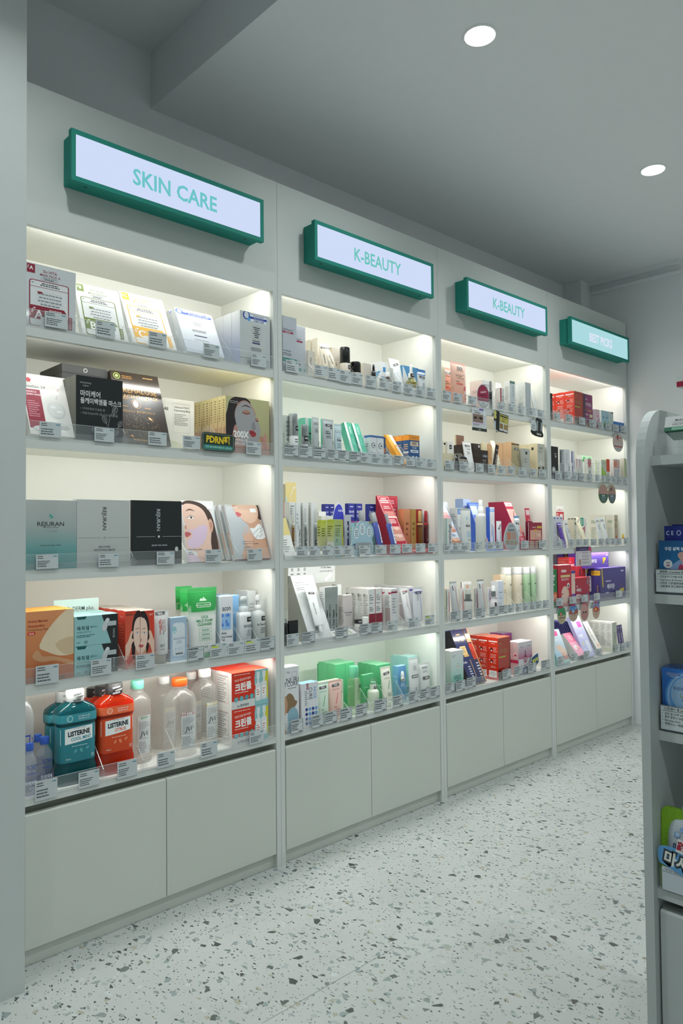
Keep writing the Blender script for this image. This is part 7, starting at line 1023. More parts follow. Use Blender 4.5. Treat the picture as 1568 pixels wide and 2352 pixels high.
(1, 0, 'tube', 'leaning white tester tube, blue edge', 'tube', 0.6991, 0.03, 13.0, 0.0668, 0.1613, None, 'bluetube', {}),
(1, 0, 'carton', 'white carton with blue triangle corner', 'carton', 0.7793, 0.08, 0, 0.0498, 0.144, 0.0161, 'bluew2', {'cols': 2}),
(1, 0, 'bottle', 'yellow serum bottle with white dropper', 'bottle', 0.7693, 0.022, 0, 0.0473, 0.1435, None, 'dropYellow', {}),
(1, 0, 'tube', 'white tester tube with blue crimp', 'tube', 0.8238, 0.02, 0, 0.055, 0.1261, None, 'bluecrimp', {}),
(1, 1, 'carton', 'frosted pale carton at left end', 'carton', 0.0831, 0.05, 0, 0.026, 0.1599, 0.0173, 'frosted', {}),
(1, 1, 'bottle', 'tall white serum bottle with mirror cap', 'bottle', 0.1005, 0.02, 0, 0.0346, 0.1654, None, 'mirrorT', {}),
(1, 1, 'carton', 'mint and silver carton behind', 'carton', 0.1926, 0.06, 0, 0.0306, 0.1626, 0.0416, 'mintbox', {'g': 'mint and silver cartons'}),
(1, 1, 'bottle', 'short white serum bottle with mirror cap', 'bottle', 0.1499, 0.02, 0, 0.0275, 0.129, None, 'mirrorS', {}),
(1, 1, 'tube', 'silver tester tube, narrower one', 'tube', 0.21, 0.03, 0, 0.0351, 0.1645, None, 'silvertube', {'g': 'silver tester tubes'}),
(1, 1, 'carton', 'mint and silver carton between silver tubes', 'carton', 0.2852, 0.07, 0, 0.0265, 0.1684, 0.0086, 'mintbox', {'g': 'mint and silver cartons'}),
(1, 1, 'tube', 'silver tester tube, wider one', 'tube', 0.2689, 0.018, 0, 0.058, 0.1622, None, 'silvertubeL', {'g': 'silver tester tubes'}),
(1, 1, 'tube', 'ice blue tester tube', 'tube', 0.3186, 0.02, 0, 0.0392, 0.1479, None, 'icetube', {}),
(1, 1, 'carton', 'left leaning mint carton with silver edge', 'carton', 0.4145, 0.02, 20.1, 0.0376, 0.169, 0.03, 'mintlean', {'g': 'leaning mint cartons'}),
(1, 1, 'carton', 'right leaning mint carton with silver edge', 'carton', 0.4643, 0.02, 21.9, 0.0384, 0.1718, 0.03, 'mintlean', {'g': 'leaning mint cartons'}),
(1, 1, 'carton', 'white carton with grey ring mark', 'carton', 0.5158, 0.03, 0, 0.0381, 0.1207, 0.03, 'ringbox', {'cols': 2, 'gap': 0.002}),
(1, 1, 'carton', 'white carton with blue top band at back', 'carton', 0.5349, 0.09, 0, 0.026, 0.1273, 0.0074, 'ringbox2', {}),
(1, 1, 'carton', 'navy carton beside the ring marked ones', 'carton', 0.5998, 0.05, 0, 0.0153, 0.122, 0.03, 'navy', {}),
(1, 1, 'carton', 'leaning orange carton', 'carton', 0.6961, 0.02, 35.6, 0.0413, 0.1634, 0.024, 'orangelean', {}),
(1, 1, 'carton', 'navy carton with orange flap', 'carton', 0.7546, 0.02, 0, 0.0663, 0.1404, 0.0379, 'orangeblue', {'rows': 4}),
(1, 2, 'card', 'yellow poster card against the back', 'poster', 0.2933, 0.29, 0, 0.0559, 0.3031, 0.001, 'yellowposter', {}),
(1, 2, 'wedge', 'white slanted serum display stand', 'display stand', 0.1534, 0.012, 0, 0.2364, 0.1503, 0.0761, 'trayw', {'fd': 0.0561, 'fin': 0.22}),
(1, 2, 'carton', 'pink serum carton at left end', 'carton', 0.1355, 0.12, 0, 0.017, 0.2127, 0.0146, 'pinkbox', {}),
(1, 2, 'carton', 'tall white serum carton, gold pen tester', 'carton', 0.1078, 0.056, 0, 0.0283, 0.1838, 0.03, 'heartA', {'dz': 0.025}),
(1, 2, 'carton', 'tall white serum carton with upright lettering', 'carton', 0.1358, 0.056, 0, 0.0235, 0.1833, 0.03, 'heartB', {'dz': 0.025}),
(1, 2, 'carton', 'tall white serum carton, grey print side', 'carton', 0.1709, 0.056, 0, 0.024, 0.1829, 0.0135, 'heartC', {'dz': 0.025, 'g': 'grey print serum cartons'}),
(1, 2, 'carton', 'tall white serum carton, third with grey print', 'carton', 0.212, 0.056, 0, 0.0245, 0.1845, 0.0171, 'heartC', {'dz': 0.025, 'g': 'grey print serum cartons'}),
(1, 2, 'bottle', 'golden ampoule pen tester', 'ampoule', 0.1042, 0.042, 0, 0.0124, 0.1612, None, 'penGold', {'dz': 0.025, 'g': 'ampoule pen testers'}),
(1, 2, 'bottle', 'clear ampoule pen tester, middle', 'ampoule', 0.1637, 0.042, 0, 0.0118, 0.1629, None, 'penClear', {'dz': 0.025, 'g': 'ampoule pen testers'}),
(1, 2, 'bottle', 'clear ampoule pen tester at right', 'ampoule', 0.2151, 0.042, 0, 0.0128, 0.1621, None, 'penClear', {'dz': 0.025, 'g': 'ampoule pen testers'}),
(1, 2, 'carton', 'yellow green ampoule carton', 'carton', 0.3073, 0.02, 0, 0.0472, 0.1445, 0.0415, 'limebox', {}),
(1, 2, 'carton', 'yellow green ampoule carton, left one behind', 'carton', 0.3107, 0.11, 0, 0.029, 0.1439, 0.0213, 'limebox2', {}),
(1, 2, 'carton', 'small white carton with grey lid print', 'carton', 0.3387, 0.14, 0, 0.0255, 0.1614, 0.0222, 'whitesmall', {'cols': 3}),
(1, 2, 'carton', 'plain white carton at the back', 'carton', 0.3582, 0.17, 0, 0.0389, 0.1801, 0.03, 'whiteplain', {}),
(1, 2, 'carton', 'pale blue carton behind the lime ones', 'carton', 0.382, 0.09, 0, 0.0329, 0.1631, 0.03, 'palebluebox', {}),
(1, 2, 'card', 'purple oval header card', 'display card', 0.3438, 0.06, 0, 0.0816, 0.2151, 0.0015, 'ovalpurple', {}),
(1, 2, 'carton', 'clear bag holding a purple tube', 'pouch', 0.3755, 0.04, 0, 0.0339, 0.1643, 0.006, 'clearbag', {}),
(1, 2, 'carton', 'cold sore carton with navy top', 'carton', 0.5226, 0.17, 0, 0.0345, 0.2166, 0.022, 'postA', {'cols': 2, 'gap': 0.011}),
(1, 2, 'carton', 'scar gel carton with navy top', 'carton', 0.6432, 0.17, 0, 0.0332, 0.2164, 0.022, 'postB', {'cols': 4, 'gap': 0.001}),
(1, 2, 'carton', 'wound gel carton with navy top, back left', 'carton', 0.4479, 0.24, 0, 0.0251, 0.2151, 0.022, 'postA', {'cols': 2, 'gap': 0.003}),
(1, 2, 'card', 'pale blue hand shaped tube card', 'display card', 0.421, 0.01, 0, 0.1408, 0.1381, 0.002, 'handcard', {}),
(1, 2, 'tube', 'left leaning blue tube with grey cap', 'tube', 0.4906, 0.035, 12.0, 0.0291, 0.184, None, 'injtube', {'g': 'leaning grey capped tubes'}),
(1, 2, 'tube', 'middle leaning blue tube with grey cap', 'tube', 0.5759, 0.03, 19.3, 0.0359, 0.1783, None, 'injtube', {'g': 'leaning grey capped tubes'}),
(1, 2, 'tube', 'right leaning blue tube with grey cap', 'tube', 0.6208, 0.0, 19.4, 0.036, 0.1781, None, 'injtubeB', {'g': 'leaning grey capped tubes'}),
(1, 2, 'wedge', 'red slanted serum display stand', 'display stand', 0.7522, 0.014, 0, 0.2193, 0.2519, 0.1308, 'trayr', {'fd': 0.1268, 'fin': 0.34}),
(1, 2, 'carton', 'red boxed serum behind the red stand', 'carton', 0.8178, 0.2, 0, 0.0469, 0.2567, 0.03, 'redback', {}),
(1, 2, 'carton', 'copper serum carton', 'carton', 0.755, 0.066, 0, 0.043, 0.1696, 0.0336, 'copper', {'dz': 0.0235}),
(1, 2, 'carton', 'golden serum carton', 'carton', 0.7966, 0.066, 0, 0.0347, 0.1703, 0.03, 'goldbox', {'dz': 0.0235}),
(1, 2, 'carton', 'crimson serum carton', 'carton', 0.8341, 0.066, 0, 0.036, 0.1699, 0.03, 'crimsonbox', {'dz': 0.0235}),
(1, 2, 'bottle', 'gold ampoule pen on the red stand', 'ampoule', 0.8305, 0.046, 0, 0.0275, 0.1634, None, 'penG2', {'dz': 0.0235}),
(1, 2, 'bottle', 'red ampoule pen on the red stand', 'ampoule', 0.8684, 0.046, 0, 0.0231, 0.1639, None, 'penR2', {'dz': 0.0235}),
(1, 3, 'carton', 'black serum carton at left end', 'carton', 0.0793, 0.02, 0, 0.0425, 0.0879, 0.0072, 'blackbox', {}),
(1, 3, 'bottle', 'black pump bottle cut by the post', 'bottle', 0.0484, 0.02, 0, 0.022, 0.1356, None, 'blackpump', {}),
(1, 3, 'wedge', 'tall white slanted ampoule display stand', 'display stand', 0.2721, 0.012, 0, 0.2431, 0.2413, 0.1269, 'trayheart', {'fd': 0.1119, 'fin': 0.46}),
(1, 3, 'tube', 'white tester tube on the slanted stand', 'tube', 0.2033, 0.004, 21.5, 0.0497, 0.1859, None, 'hearttube', {'dz': 0.03}),
(1, 3, 'carton', 'mirror silver ampoule carton', 'carton', 0.2811, 0.055, 0, 0.0329, 0.1673, 0.0317, 'silverbox', {'cols': 2, 'dz': 0.0275}),
(1, 3, 'carton', 'white carton behind the pink one', 'carton', 0.4199, 0.14, 0, 0.0229, 0.1936, 0.03, 'whiteplain', {}),
(1, 3, 'carton', 'pale pink serum carton', 'carton', 0.3881, 0.055, 0, 0.045, 0.1301, 0.0352, 'pinkgrey', {'dz': 0.0275}),
(1, 3, 'bottle', 'clear capped serum bottle with tester sticker', 'bottle', 0.4223, 0.02, 0, 0.0305, 0.135, None, 'clearpump', {}),
(1, 3, 'bottle', 'low white cream jar', 'jar', 0.4457, 0.006, 0, 0.0276, 0.0693, None, 'whitejar', {}),
(1, 3, 'carton', 'white and burgundy cream carton', 'carton', 0.4967, 0.03, 0, 0.0388, 0.1761, 0.0323, 'madcream', {'cols': 2, 'rows': 4}),
(1, 3, 'carton', 'white carton with crimson stripe', 'carton', 0.6174, 0.02, 0, 0.0378, 0.1702, 0.0399, 'crimstripe', {'rows': 4}),
(1, 3, 'carton', 'white carton with violet stripe', 'carton', 0.7732, 0.062, 0, 0.0288, 0.1677, 0.0692, 'violstripe', {'cols': 1, 'rows': 3}),
(1, 3, 'tube', 'leaning tester tube with red line', 'tube', 0.7243, 0.02, 11.3, 0.0497, 0.165, None, 'redline', {}),
(1, 3, 'tube', 'upright tester tube with violet line', 'tube', 0.78, 0.02, 0, 0.0648, 0.1676, None, 'violline', {}),
(1, 4, 'carton', 'white carton with woman in blue shirt', 'carton', 0.0589, 0.012, 0, 0.0727, 0.2326, 0.05, 'noseA', {}),
(1, 4, 'carton', 'white carton with blue dot rows', 'carton', 0.1487, 0.014, 0, 0.0814, 0.1623, 0.0122, 'nosecure', {'rows': 3}),
(1, 4, 'carton', 'ivory sun cream carton', 'carton', 0.2618, 0.07, 0, 0.0301, 0.1356, 0.0062, 'ivory', {'cols': 4, 'rows': 6, 'gap': 0.001}),
(1, 4, 'tube', 'mint sun cream tester tube', 'tube', 0.2259, 0.016, 0, 0.0644, 0.151, None, 'sunmint', {}),
(1, 4, 'tube', 'pink sun cream tester tube', 'tube', 0.2916, 0.016, 0, 0.0671, 0.1505, None, 'sunpink', {}),
(1, 4, 'carton', 'tall green toner carton at left', 'carton', 0.4026, 0.12, 0, 0.0519, 0.185, 0.0515, 'greenbox', {'rows': 2, 'cols': 2, 'gap': 0.001}),
(1, 4, 'carton', 'tall green toner carton, far left pair', 'carton', 0.4085, 0.232, 0, 0.042, 0.1742, 0.0054, 'greenbox', {'rows': 2}),
(1, 4, 'bottle', 'pale green toner bottle with mint cap', 'bottle', 0.4049, 0.02, 0, 0.0512, 0.1862, None, 'tonerbottle', {}),
(1, 4, 'carton', 'short green carton behind the toner', 'carton', 0.5202, 0.08, 0, 0.0635, 0.1335, 0.0156, 'greenbox2', {}),
(1, 4, 'carton', 'tall green carton in the middle', 'carton', 0.6035, 0.09, 0, 0.0405, 0.1593, 0.0378, 'greenbox', {'rows': 3, 'cols': 2, 'gap': 0.001}),
(1, 4, 'bottle', 'small white serum bottle with mint pump', 'bottle', 0.5106, 0.02, 0, 0.0472, 0.1223, None, 'serumpump', {}),
(1, 4, 'tube', 'leaning cream tester tube with green slash', 'tube', 0.5884, 0.02, 5.2, 0.0596, 0.1595, None, 'creamslash', {}),
(1, 4, 'carton', 'sky blue serum carton', 'carton', 0.7046, 0.062, 0, 0.0519, 0.1458, 0.0297, 'skybox', {}),
(1, 4, 'carton', 'tall aqua carton at the back', 'carton', 0.8228, 0.105, 0, 0.0646, 0.168, 0.0317, 'aquabox', {'rows': 2, 'cols': 1}),
(1, 4, 'carton', 'tall aqua carton at back left', 'carton', 0.8043, 0.17, 0, 0.032, 0.1656, 0.0339, 'aquabox', {}),
(1, 4, 'bottle', 'blue frosted serum bottle with white dropper', 'bottle', 0.6898, 0.02, 0, 0.0508, 0.1283, None, 'dropBlue', {}),
(1, 4, 'tube', 'tall white tester tube, black sticker', 'tube', 0.7499, 0.02, 0, 0.0634, 0.1776, None, 'whitetubeA', {}),
(1, 4, 'tube', 'wide white tester tube at right end', 'tube', 0.8264, 0.025, 0, 0.0778, 0.1454, None, 'whitetubeB', {}),
(2, 0, 'bottle', 'cream toiletry bottle cut by the post', 'bottle', 0.1041, 0.05, 0, 0.0299, 0.1831, None, 'creambtl', {}),
(2, 0, 'tube', 'coral tester tube behind', 'tube', 0.1946, 0.09, 0, 0.0749, 0.1871, None, 'coralS', {}),
(2, 0, 'tube', 'tall coral cream tester tube', 'tube', 0.1967, 0.02, 0, 0.1145, 0.2012, None, 'coralL', {}),
(2, 0, 'carton', 'white carton with pink circles side', 'carton', 0.4336, 0.05, 0, 0.0873, 0.1473, 0.072, 'pinkcirc', {}),
(2, 0, 'card', 'burgundy oval talker with pen cutout', 'display card', 0.334, 0.004, 0, 0.0967, 0.1103, 0.002, 'wrinkle', {}),
(2, 0, 'bottle', 'grey pen applicator beside the oval talker', 'ampoule', 0.4166, 0.012, 0, 0.0177, 0.1397, None, 'penGrey', {}),
(2, 0, 'carton', 'plain white ampoule carton', 'carton', 0.6137, 0.12, 0, 0.0229, 0.1746, 0.0137, 'whiteplain', {'cols': 2, 'gap': 0.003}),
(2, 0, 'carton', 'small white carton with red mark', 'carton', 0.5275, 0.03, 0, 0.0332, 0.1213, 0.029, 'redmark', {}),
(2, 0, 'carton', 'white carton with grey green top', 'carton', 0.6309, 0.04, 0, 0.0451, 0.1716, 0.0329, 'greygreen', {}),
(2, 0, 'carton', 'white carton with six ring icons', 'carton', 0.7577, 0.03, 0, 0.0514, 0.1791, 0.0591, 'rings', {'rows': 2}),
(2, 0, 'tube', 'leaning plain white tube', 'tube', 0.8531, 0.03, 11.3, 0.0316, 0.1584, None, 'plainwhitetube', {}),
(2, 1, 'carton', 'ivory carton with black square mark', 'carton', 0.1097, 0.06, 0, 0.0216, 0.139, 0.013, 'ivorysq', {}),
(2, 1, 'carton', 'white carton with black square mark', 'carton', 0.1402, 0.05, 0, 0.0427, 0.1368, 0.0095, 'whitesq', {}),
(2, 1, 'carton', 'low cream tray at left', 'tray', 0.0909, 0.02, 0, 0.0752, 0.0785, 0.028, 'creamtray', {}),
(2, 1, 'carton', 'tall brown panel carton at back', 'carton', 0.4336, 0.22, 0, 0.0627, 0.2093, 0.0094, 'brownpanel', {}),
(2, 1, 'carton', 'dark brown carton behind the sign', 'carton', 0.3325, 0.12, 0, 0.0394, 0.1444, 0.0466, 'dkbrown', {'rows': 1}),
(2, 1, 'card', 'black lettered sign on the strip', 'sign', 0.1608, 0.006, 0, 0.1006, 0.0778, 0.002, 'blacksign', {}),
(2, 1, 'tube', 'white tester tube, black lettering', 'tube', 0.2692, 0.02, 9.1, 0.0646, 0.1466, None, 'tubewht', {}),
(2, 1, 'carton', 'tall dark brown serum carton', 'carton', 0.3768, 0.075, 0, 0.0552, 0.1486, 0.04, 'dkbrown2', {}),
(2, 1, 'carton', 'short dark brown carton with sticker', 'carton', 0.3705, 0.03, 0, 0.06, 0.1123, 0.04, 'dkbrown3', {}),
(2, 1, 'bottle', 'cream cylinder bottle behind brown cartons', 'bottle', 0.469, 0.09, 0, 0.0283, 0.1628, None, 'creamcyl', {}),
(2, 1, 'tube', 'leaning chocolate tester tube', 'tube', 0.4547, 0.03, -4.8, 0.0286, 0.1485, None, 'choctube', {'ry': 14}),
(2, 1, 'tube', 'leaning ivory tester tube', 'tube', 0.5206, 0.03, 15.3, 0.0393, 0.1787, None, 'ivtube', {}),
(2, 1, 'carton', 'kraft coloured cream carton, left one', 'carton', 0.5388, 0.11, 0, 0.0191, 0.1635, 0.0181, 'kraft', {}),
(2, 1, 'carton', 'kraft coloured cream carton, right one', 'carton', 0.691, 0.076, 0, 0.0297, 0.1806, 0.0561, 'kraft', {'rows': 2}),
(2, 1, 'tube', 'olive tester tube', 'tube', 0.6535, 0.025, 0, 0.0689, 0.1679, None, 'olivetube', {}),
(2, 1, 'carton', 'grey booster carton', 'carton', 0.717, 0.02, 0, 0.0617, 0.1433, 0.03, 'greybox', {}),
(2, 1, 'carton', 'ivory carton with grey front and bottles', 'carton', 0.8323, 0.006, 0, 0.0672, 0.1756, 0.059, 'ivgrey', {'rows': 2}),
(2, 2, 'carton', 'white carton with upright name, teal edge', 'carton', 0.0828, 0.02, 0, 0.0401, 0.1537, 0.017, 'careino', {}),
(2, 2, 'wedge', 'pale blue slanted display stand, left one', 'display stand', 0.1394, 0.012, 0, 0.093, 0.2169, 0.1182, 'trayb1', {'fd': 0.1082, 'fin': 1}),
(2, 2, 'carton', 'pale blue carton at the back', 'carton', 0.4141, 0.17, 0, 0.0569, 0.2547, 0.0489, 'paleblue2', {'rows': 1}),
(2, 2, 'carton', 'tall white carton behind white tube', 'carton', 0.246, 0.08, 0, 0.0456, 0.204, 0.0451, 'tallwh', {}),
(2, 2, 'tube', 'large white tester tube with black sticker', 'tube', 0.2277, 0.018, 0, 0.0737, 0.2012, None, 'whtube3', {}),
(2, 2, 'wedge', 'deep blue slanted display stand', 'display stand', 0.4745, 0.058, 0, 0.1651, 0.2306, 0.0945, 'trayb2', {'fd': 0.0845, 'fin': 0.36}),
(2, 2, 'bottle', 'tall white spray bottle', 'bottle', 0.3555, 0.02, 0, 0.0498, 0.2442, None, 'spray', {}),
(2, 2, 'carton', 'slim white serum carton, upright text', 'carton', 0.5335, 0.105, 0, 0.0394, 0.1912, 0.0243, 'slim', {'dz': 0.023, 'g': 'slim white cartons'}),
(2, 2, 'carton', 'white carton with pale blue top', 'carton', 0.733, 0.17, 0, 0.0354, 0.2095, 0.0448, 'blutop', {'cols': 2, 'gap': 0.001}),
(2, 2, 'wedge', 'crimson slanted patch display stand', 'display stand', 0.6914, 0.014, 0, 0.0665, 0.2448, 0.2008, 'trayr2', {'fd': 0.1084, 'fin': 1}),
(2, 2, 'tube', 'small white tester tube on blue stand', 'tube', 0.5899, 0.095, 0, 0.0441, 0.1231, None, 'smallt', {'dz': 0.023}),
(2, 2, 'tube', 'tester tube with pale blue crimp', 'tube', 0.6256, 0.012, 0, 0.0477, 0.1703, None, 'bluecr2', {}),
(2, 2, 'card', 'grey oval before and after talker', 'display card', 0.5455, 0.003, 0, 0.1267, 0.1365, 0.002, 'glow', {}),
(2, 2, 'tube', 'crimson stick pack leaning back', 'sachet', 0.8226, 0.06, 5.6, 0.0453, 0.2138, None, 'redstick', {}),
(2, 2, 'card', 'crimson lip patch hang card', 'display card', 0.7654, 0.006, 0, 0.1256, 0.1371, 0.002, 'redcard', {}),
(2, 2, 'card', 'crimson lip patch card behind', 'display card', 0.7291, 0.02, 0, 0.0633, 0.1441, 0.002, 'redcardb', {}),
(2, 3, 'carton', 'white carton with red stripe, rose lid', 'carton', 0.0848, 0.03, 0, 0.0224, 0.1484, 0.0192, 'stripeA', {'rows': 2, 'g': 'striped white cartons'}),
(2, 3, 'tube', 'silver tester tube, red line, left', 'tube', 0.1431, 0.02, 5.9, 0.0509, 0.1768, None, 'silred', {'g': 'silver tester tubes'}),
(2, 3, 'carton', 'white carton, orange stripe, rose lid', 'carton', 0.2105, 0.05, 0, 0.027, 0.1412, 0.0108, 'stripeB', {'g': 'striped white cartons'}),
(2, 3, 'carton', 'white carton with black open side', 'carton', 0.3355, 0.12, 0, 0.0764, 0.164, 0.0044, 'openblk', {}),
(2, 3, 'bottle', 'white pump bottle with clear cap', 'bottle', 0.2414, 0.02, 0, 0.0411, 0.1598, None, 'clearcap', {}),
(2, 3, 'carton', 'white carton with magenta stripe', 'carton', 0.3343, 0.06, 0, 0.0307, 0.1385, 0.013, 'stripeC', {'g': 'striped white cartons'}),
(2, 3, 'tube', 'silver tester tube, orange line, right', 'tube', 0.3444, 0.02, 4.2, 0.0522, 0.1761, None, 'silorg', {'g': 'silver tester tubes'}),
(2, 3, 'carton', 'white carton, purple stripe, pink lid', 'carton', 0.4202, 0.05, 0, 0.0275, 0.1353, 0.0109, 'stripeD', {'g': 'striped white cartons'}),
(2, 3, 'bottle', 'small white dispenser bottle', 'bottle', 0.4442, 0.02, 0, 0.0439, 0.1414, None, 'smalldisp', {}),
(2, 3, 'carton', 'lilac white cream carton', 'carton', 0.517, 0.05, 0, 0.0443, 0.1601, 0.0404, 'lilac', {'g': 'lilac white cartons'}),
(2, 3, 'carton', 'peach cream carton', 'carton', 0.6138, 0.1, 0, 0.0458, 0.1838, 0.0469, 'peach', {'rows': 1}),
(2, 3, 'bottle', 'cream shampoo bottle, left', 'bottle', 0.6536, 0.085, 0, 0.0544, 0.2194, None, 'shampC', {'g': 'cream bottles'}),
(2, 3, 'bottle', 'cream conditioner bottle, right', 'bottle', 0.7349, 0.075, 0, 0.0534, 0.2188, None, 'shampC2', {'g': 'cream bottles'}),
(2, 3, 'bottle', 'green shampoo bottle, left', 'bottle', 0.7959, 0.065, 0, 0.0431, 0.2168, None, 'shampG', {'g': 'green bottles'}),
(2, 3, 'bottle', 'green treatment bottle, right', 'bottle', 0.8383, 0.055, 0, 0.0326, 0.2183, None, 'shampG', {'g': 'green bottles'}),
(2, 4, 'carton', 'white and aqua carton with curved base', 'carton', 0.1205, 0.014, 0, 0.0876, 0.1793, 0.0307, 'aquawave', {'rows': 2}),
(2, 4, 'carton', 'leaning navy hair ampoule carton', 'carton', 0.268, 0.02, 26.4, 0.089, 0.2583, 0.035, 'navygold', {'rows': 3, 'g': 'leaning navy cartons'}),
(2, 4, 'carton', 'leaning navy carton with copper edge', 'carton', 0.3333, 0.02, 25.3, 0.0347, 0.2642, 0.02, 'navycopper', {}),
(2, 4, 'carton', 'red hair dye carton', 'carton', 0.4855, 0.014, 0, 0.1027, 0.2002, 0.0573, 'reddye', {'rows': 3}),
(2, 4, 'carton', 'magenta hair dye carton at back', 'carton', 0.7893, 0.2, 0, 0.0774, 0.1722, 0.0834, 'magdye', {'rows': 1}),
(2, 4, 'carton', 'white carton with crimson hair root drawing', 'carton', 0.6699, 0.016, 0, 0.1227, 0.1603, 0.0346, 'hairroot', {'rows': 2}),
(2, 4, 'card', 'blue cut out letter sign', 'sign', 0.6995, 0.004, 0, 0.146, 0.0938, 0.002, 'bluesign', {}),
(2, 1, 'card', 'white card with eye photo and tube', 'display card', 0.2851, -0.0075, 0, 0.1138, 0.1072, 0.0012, 'wobA', {'dz': 0.1931, 'on': 'hanging above the'}),
(2, 1, 'card', 'yellow and black brightening card', 'display card', 0.4584, -0.0095, 0, 0.1231, 0.1065, 0.0012, 'wobB', {'dz': 0.1979, 'on': 'hanging above the'}),
(2, 1, 'card', 'black card with three pens', 'display card', 0.7716, -0.0095, 0, 0.116, 0.0971, 0.0012, 'wobC', {'dz': 0.2072, 'on': 'hanging above the'}),
(3, 1, 'card', 'pinkish oval card with person figure', 'display card', 0.7515, -0.0095, 0, 0.1327, 0.1108, 0.0012, 'wobD', {'dz': 0.1895, 'on': 'hanging above the'}),
(3, 2, 'card', 'green oval card with skin photo', 'display card', 0.5628, -0.0075, 0, 0.1181, 0.1114, 0.0012, 'wobE', {'dz': 0.2478, 'on': 'hanging above the'}),
(3, 2, 'card', 'blue grey oval card with skin photo', 'display card', 0.6668, -0.0075, 0, 0.0974, 0.1108, 0.0012, 'wobF', {'dz': 0.2489, 'on': 'hanging above the'}),
(3, 3, 'card', 'purple and white question card', 'display card', 0.3231, -0.0095, 0, 0.169, 0.1053, 0.0012, 'wobG', {'dz': 0.2096, 'on': 'hanging above the'}),
(3, 4, 'card', 'green topped oval pore card', 'display card', 0.0806, -0.0095, 0, 0.087, 0.0936, 0.0012, 'wobH', {'dz': 0.2201, 'on': 'hanging above the'}),
(3, 4, 'card', 'blue topped oval drop card', 'display card', 0.1998, -0.0095, 0, 0.1003, 0.0926, 0.0012, 'wobI', {'dz': 0.2233, 'on': 'hanging above the'}),
(3, 4, 'card', 'pink oval crack card', 'display card', 0.3199, -0.0095, 0, 0.0899, 0.0992, 0.0012, 'wobJ', {'dz': 0.2172, 'on': 'hanging above the'}),
(3, 4, 'card', 'mauve oval flame card', 'display card', 0.4488, -0.0095, 0, 0.0855, 0.0977, 0.0012, 'wobK', {'dz': 0.2171, 'on': 'hanging above the'}),
(3, 0, 'carton', 'black carton cut by the post', 'carton', 0.04, 0.005, 0, 0.02, 0.1432, 0.04, 'blackthin', {}),
(3, 0, 'carton', 'red hair dye carton with black corner', 'carton', 0.3275, 0.005, 0, 0.099, 0.1867, 0.058, 'reddye', {'rows': 3}),
(3, 0, 'carton', 'magenta hair dye carton', 'carton', 0.4288, 0.005, 0, 0.101, 0.1845, 0.05, 'magdye2', {}),
(3, 0, 'carton', 'pink and white feminine wash carton', 'carton', 0.536, 0.005, 0, 0.0487, 0.1107, 0.0157, 'pinkwash', {'cols': 1, 'rows': 2}),
(3, 0, 'carton', 'blue and white wash carton, green swirl', 'carton', 0.6042, 0.005, 0, 0.0439, 0.1127, 0.0113, 'bluewash', {'cols': 2, 'gap': 0.001}),
(3, 0, 'carton', 'slim grey white carton', 'carton', 0.7006, 0.005, 0, 0.0521, 0.1147, 0.0057, 'slimgrey', {}),
(3, 0, 'carton', 'flat blue carton lying low', 'carton', 0.798, 0.006, 0, 0.1339, 0.0633, 0.05, 'flatblue', {}),
(3, 1, 'carton', 'black carton with white round badge', 'carton', 0.0639, 0.005, 0, 0.0684, 0.1719, 0.0181, 'black33', {}),
(3, 1, 'carton', 'grey and black upright carton', 'carton', 0.1406, 0.006, 0, 0.0427, 0.1615, 0.0058, 'greyb', {}),
(3, 1, 'carton', 'white carton with navy upright text', 'carton', 0.1935, 0.005, 0, 0.0486, 0.1657, 0.0051, 'wnavy', {}),
(3, 1, 'carton', 'white carton, navy band left', 'carton', 0.2537, 0.006, 0, 0.0326, 0.1599, 0.0092, 'wnavy2', {}),
(3, 1, 'carton', 'white ointment carton, pink line', 'carton', 0.3038, 0.005, 0, 0.0345, 0.1207, 0.0092, 'wpink', {'cols': 2, 'gap': 0.001}),
(3, 1, 'carton', 'white carton with green leaf mark', 'carton', 0.5468, 0.1, 0, 0.0639, 0.1642, 0.0271, 'wleaf', {'cols': 2, 'gap': 0.001}),
(3, 1, 'carton', 'ointment carton with crimson flower panel', 'carton', 0.4341, 0.006, 0, 0.0416, 0.1307, 0.0204, 'wflower', {}),
(3, 1, 'carton', 'lime and white gel carton', 'carton', 0.6023, 0.006, 0, 0.06, 0.1336, 0.0331, 'lime', {'rows': 2}),
(3, 1, 'carton', 'orange gel carton', 'carton', 0.6504, 0.005, 0, 0.0394, 0.1414, 0.04, 'orangegel', {}),
(3, 1, 'carton', 'white carton with orange flower panel', 'carton', 0.7405, 0.006, 0, 0.0382, 0.147, 0.0228, 'wflower2', {}),
(3, 1, 'carton', 'white carton, pink print, right of flower', 'carton', 0.78, 0.005, 0, 0.0418, 0.1479, 0.04, 'wviolet', {}),
(3, 1, 'carton', 'pale carton with lime edge', 'carton', 0.8628, 0.005, 0, 0.0254, 0.1586, 0.0222, 'limeedge', {}),
(3, 2, 'card', 'red and white poster card reading 99', 'display card', 0.269, 0.1, 0, 0.0862, 0.2321, 0.001, 'c99', {}),
(3, 2, 'tube', 'leaning purple tester tube', 'tube', 0.1823, 0.014, 14.4, 0.0405, 0.1392, None, 'purpt', {}),
(3, 2, 'tube', 'leaning silver tester tube with red dot', 'tube', 0.2498, 0.014, 14.2, 0.035, 0.1548, None, 'silt4', {}),
(3, 2, 'carton', 'clear bag of blue lid ampoules', 'pouch', 0.1815, 0.06, 0, 0.0948, 0.1703, 0.03, 'bagamp', {}),
(3, 2, 'carton', 'ivory carton with green cap line', 'carton', 0.3241, 0.04, 0, 0.0266, 0.1621, 0.0392, 'ivcap', {}),
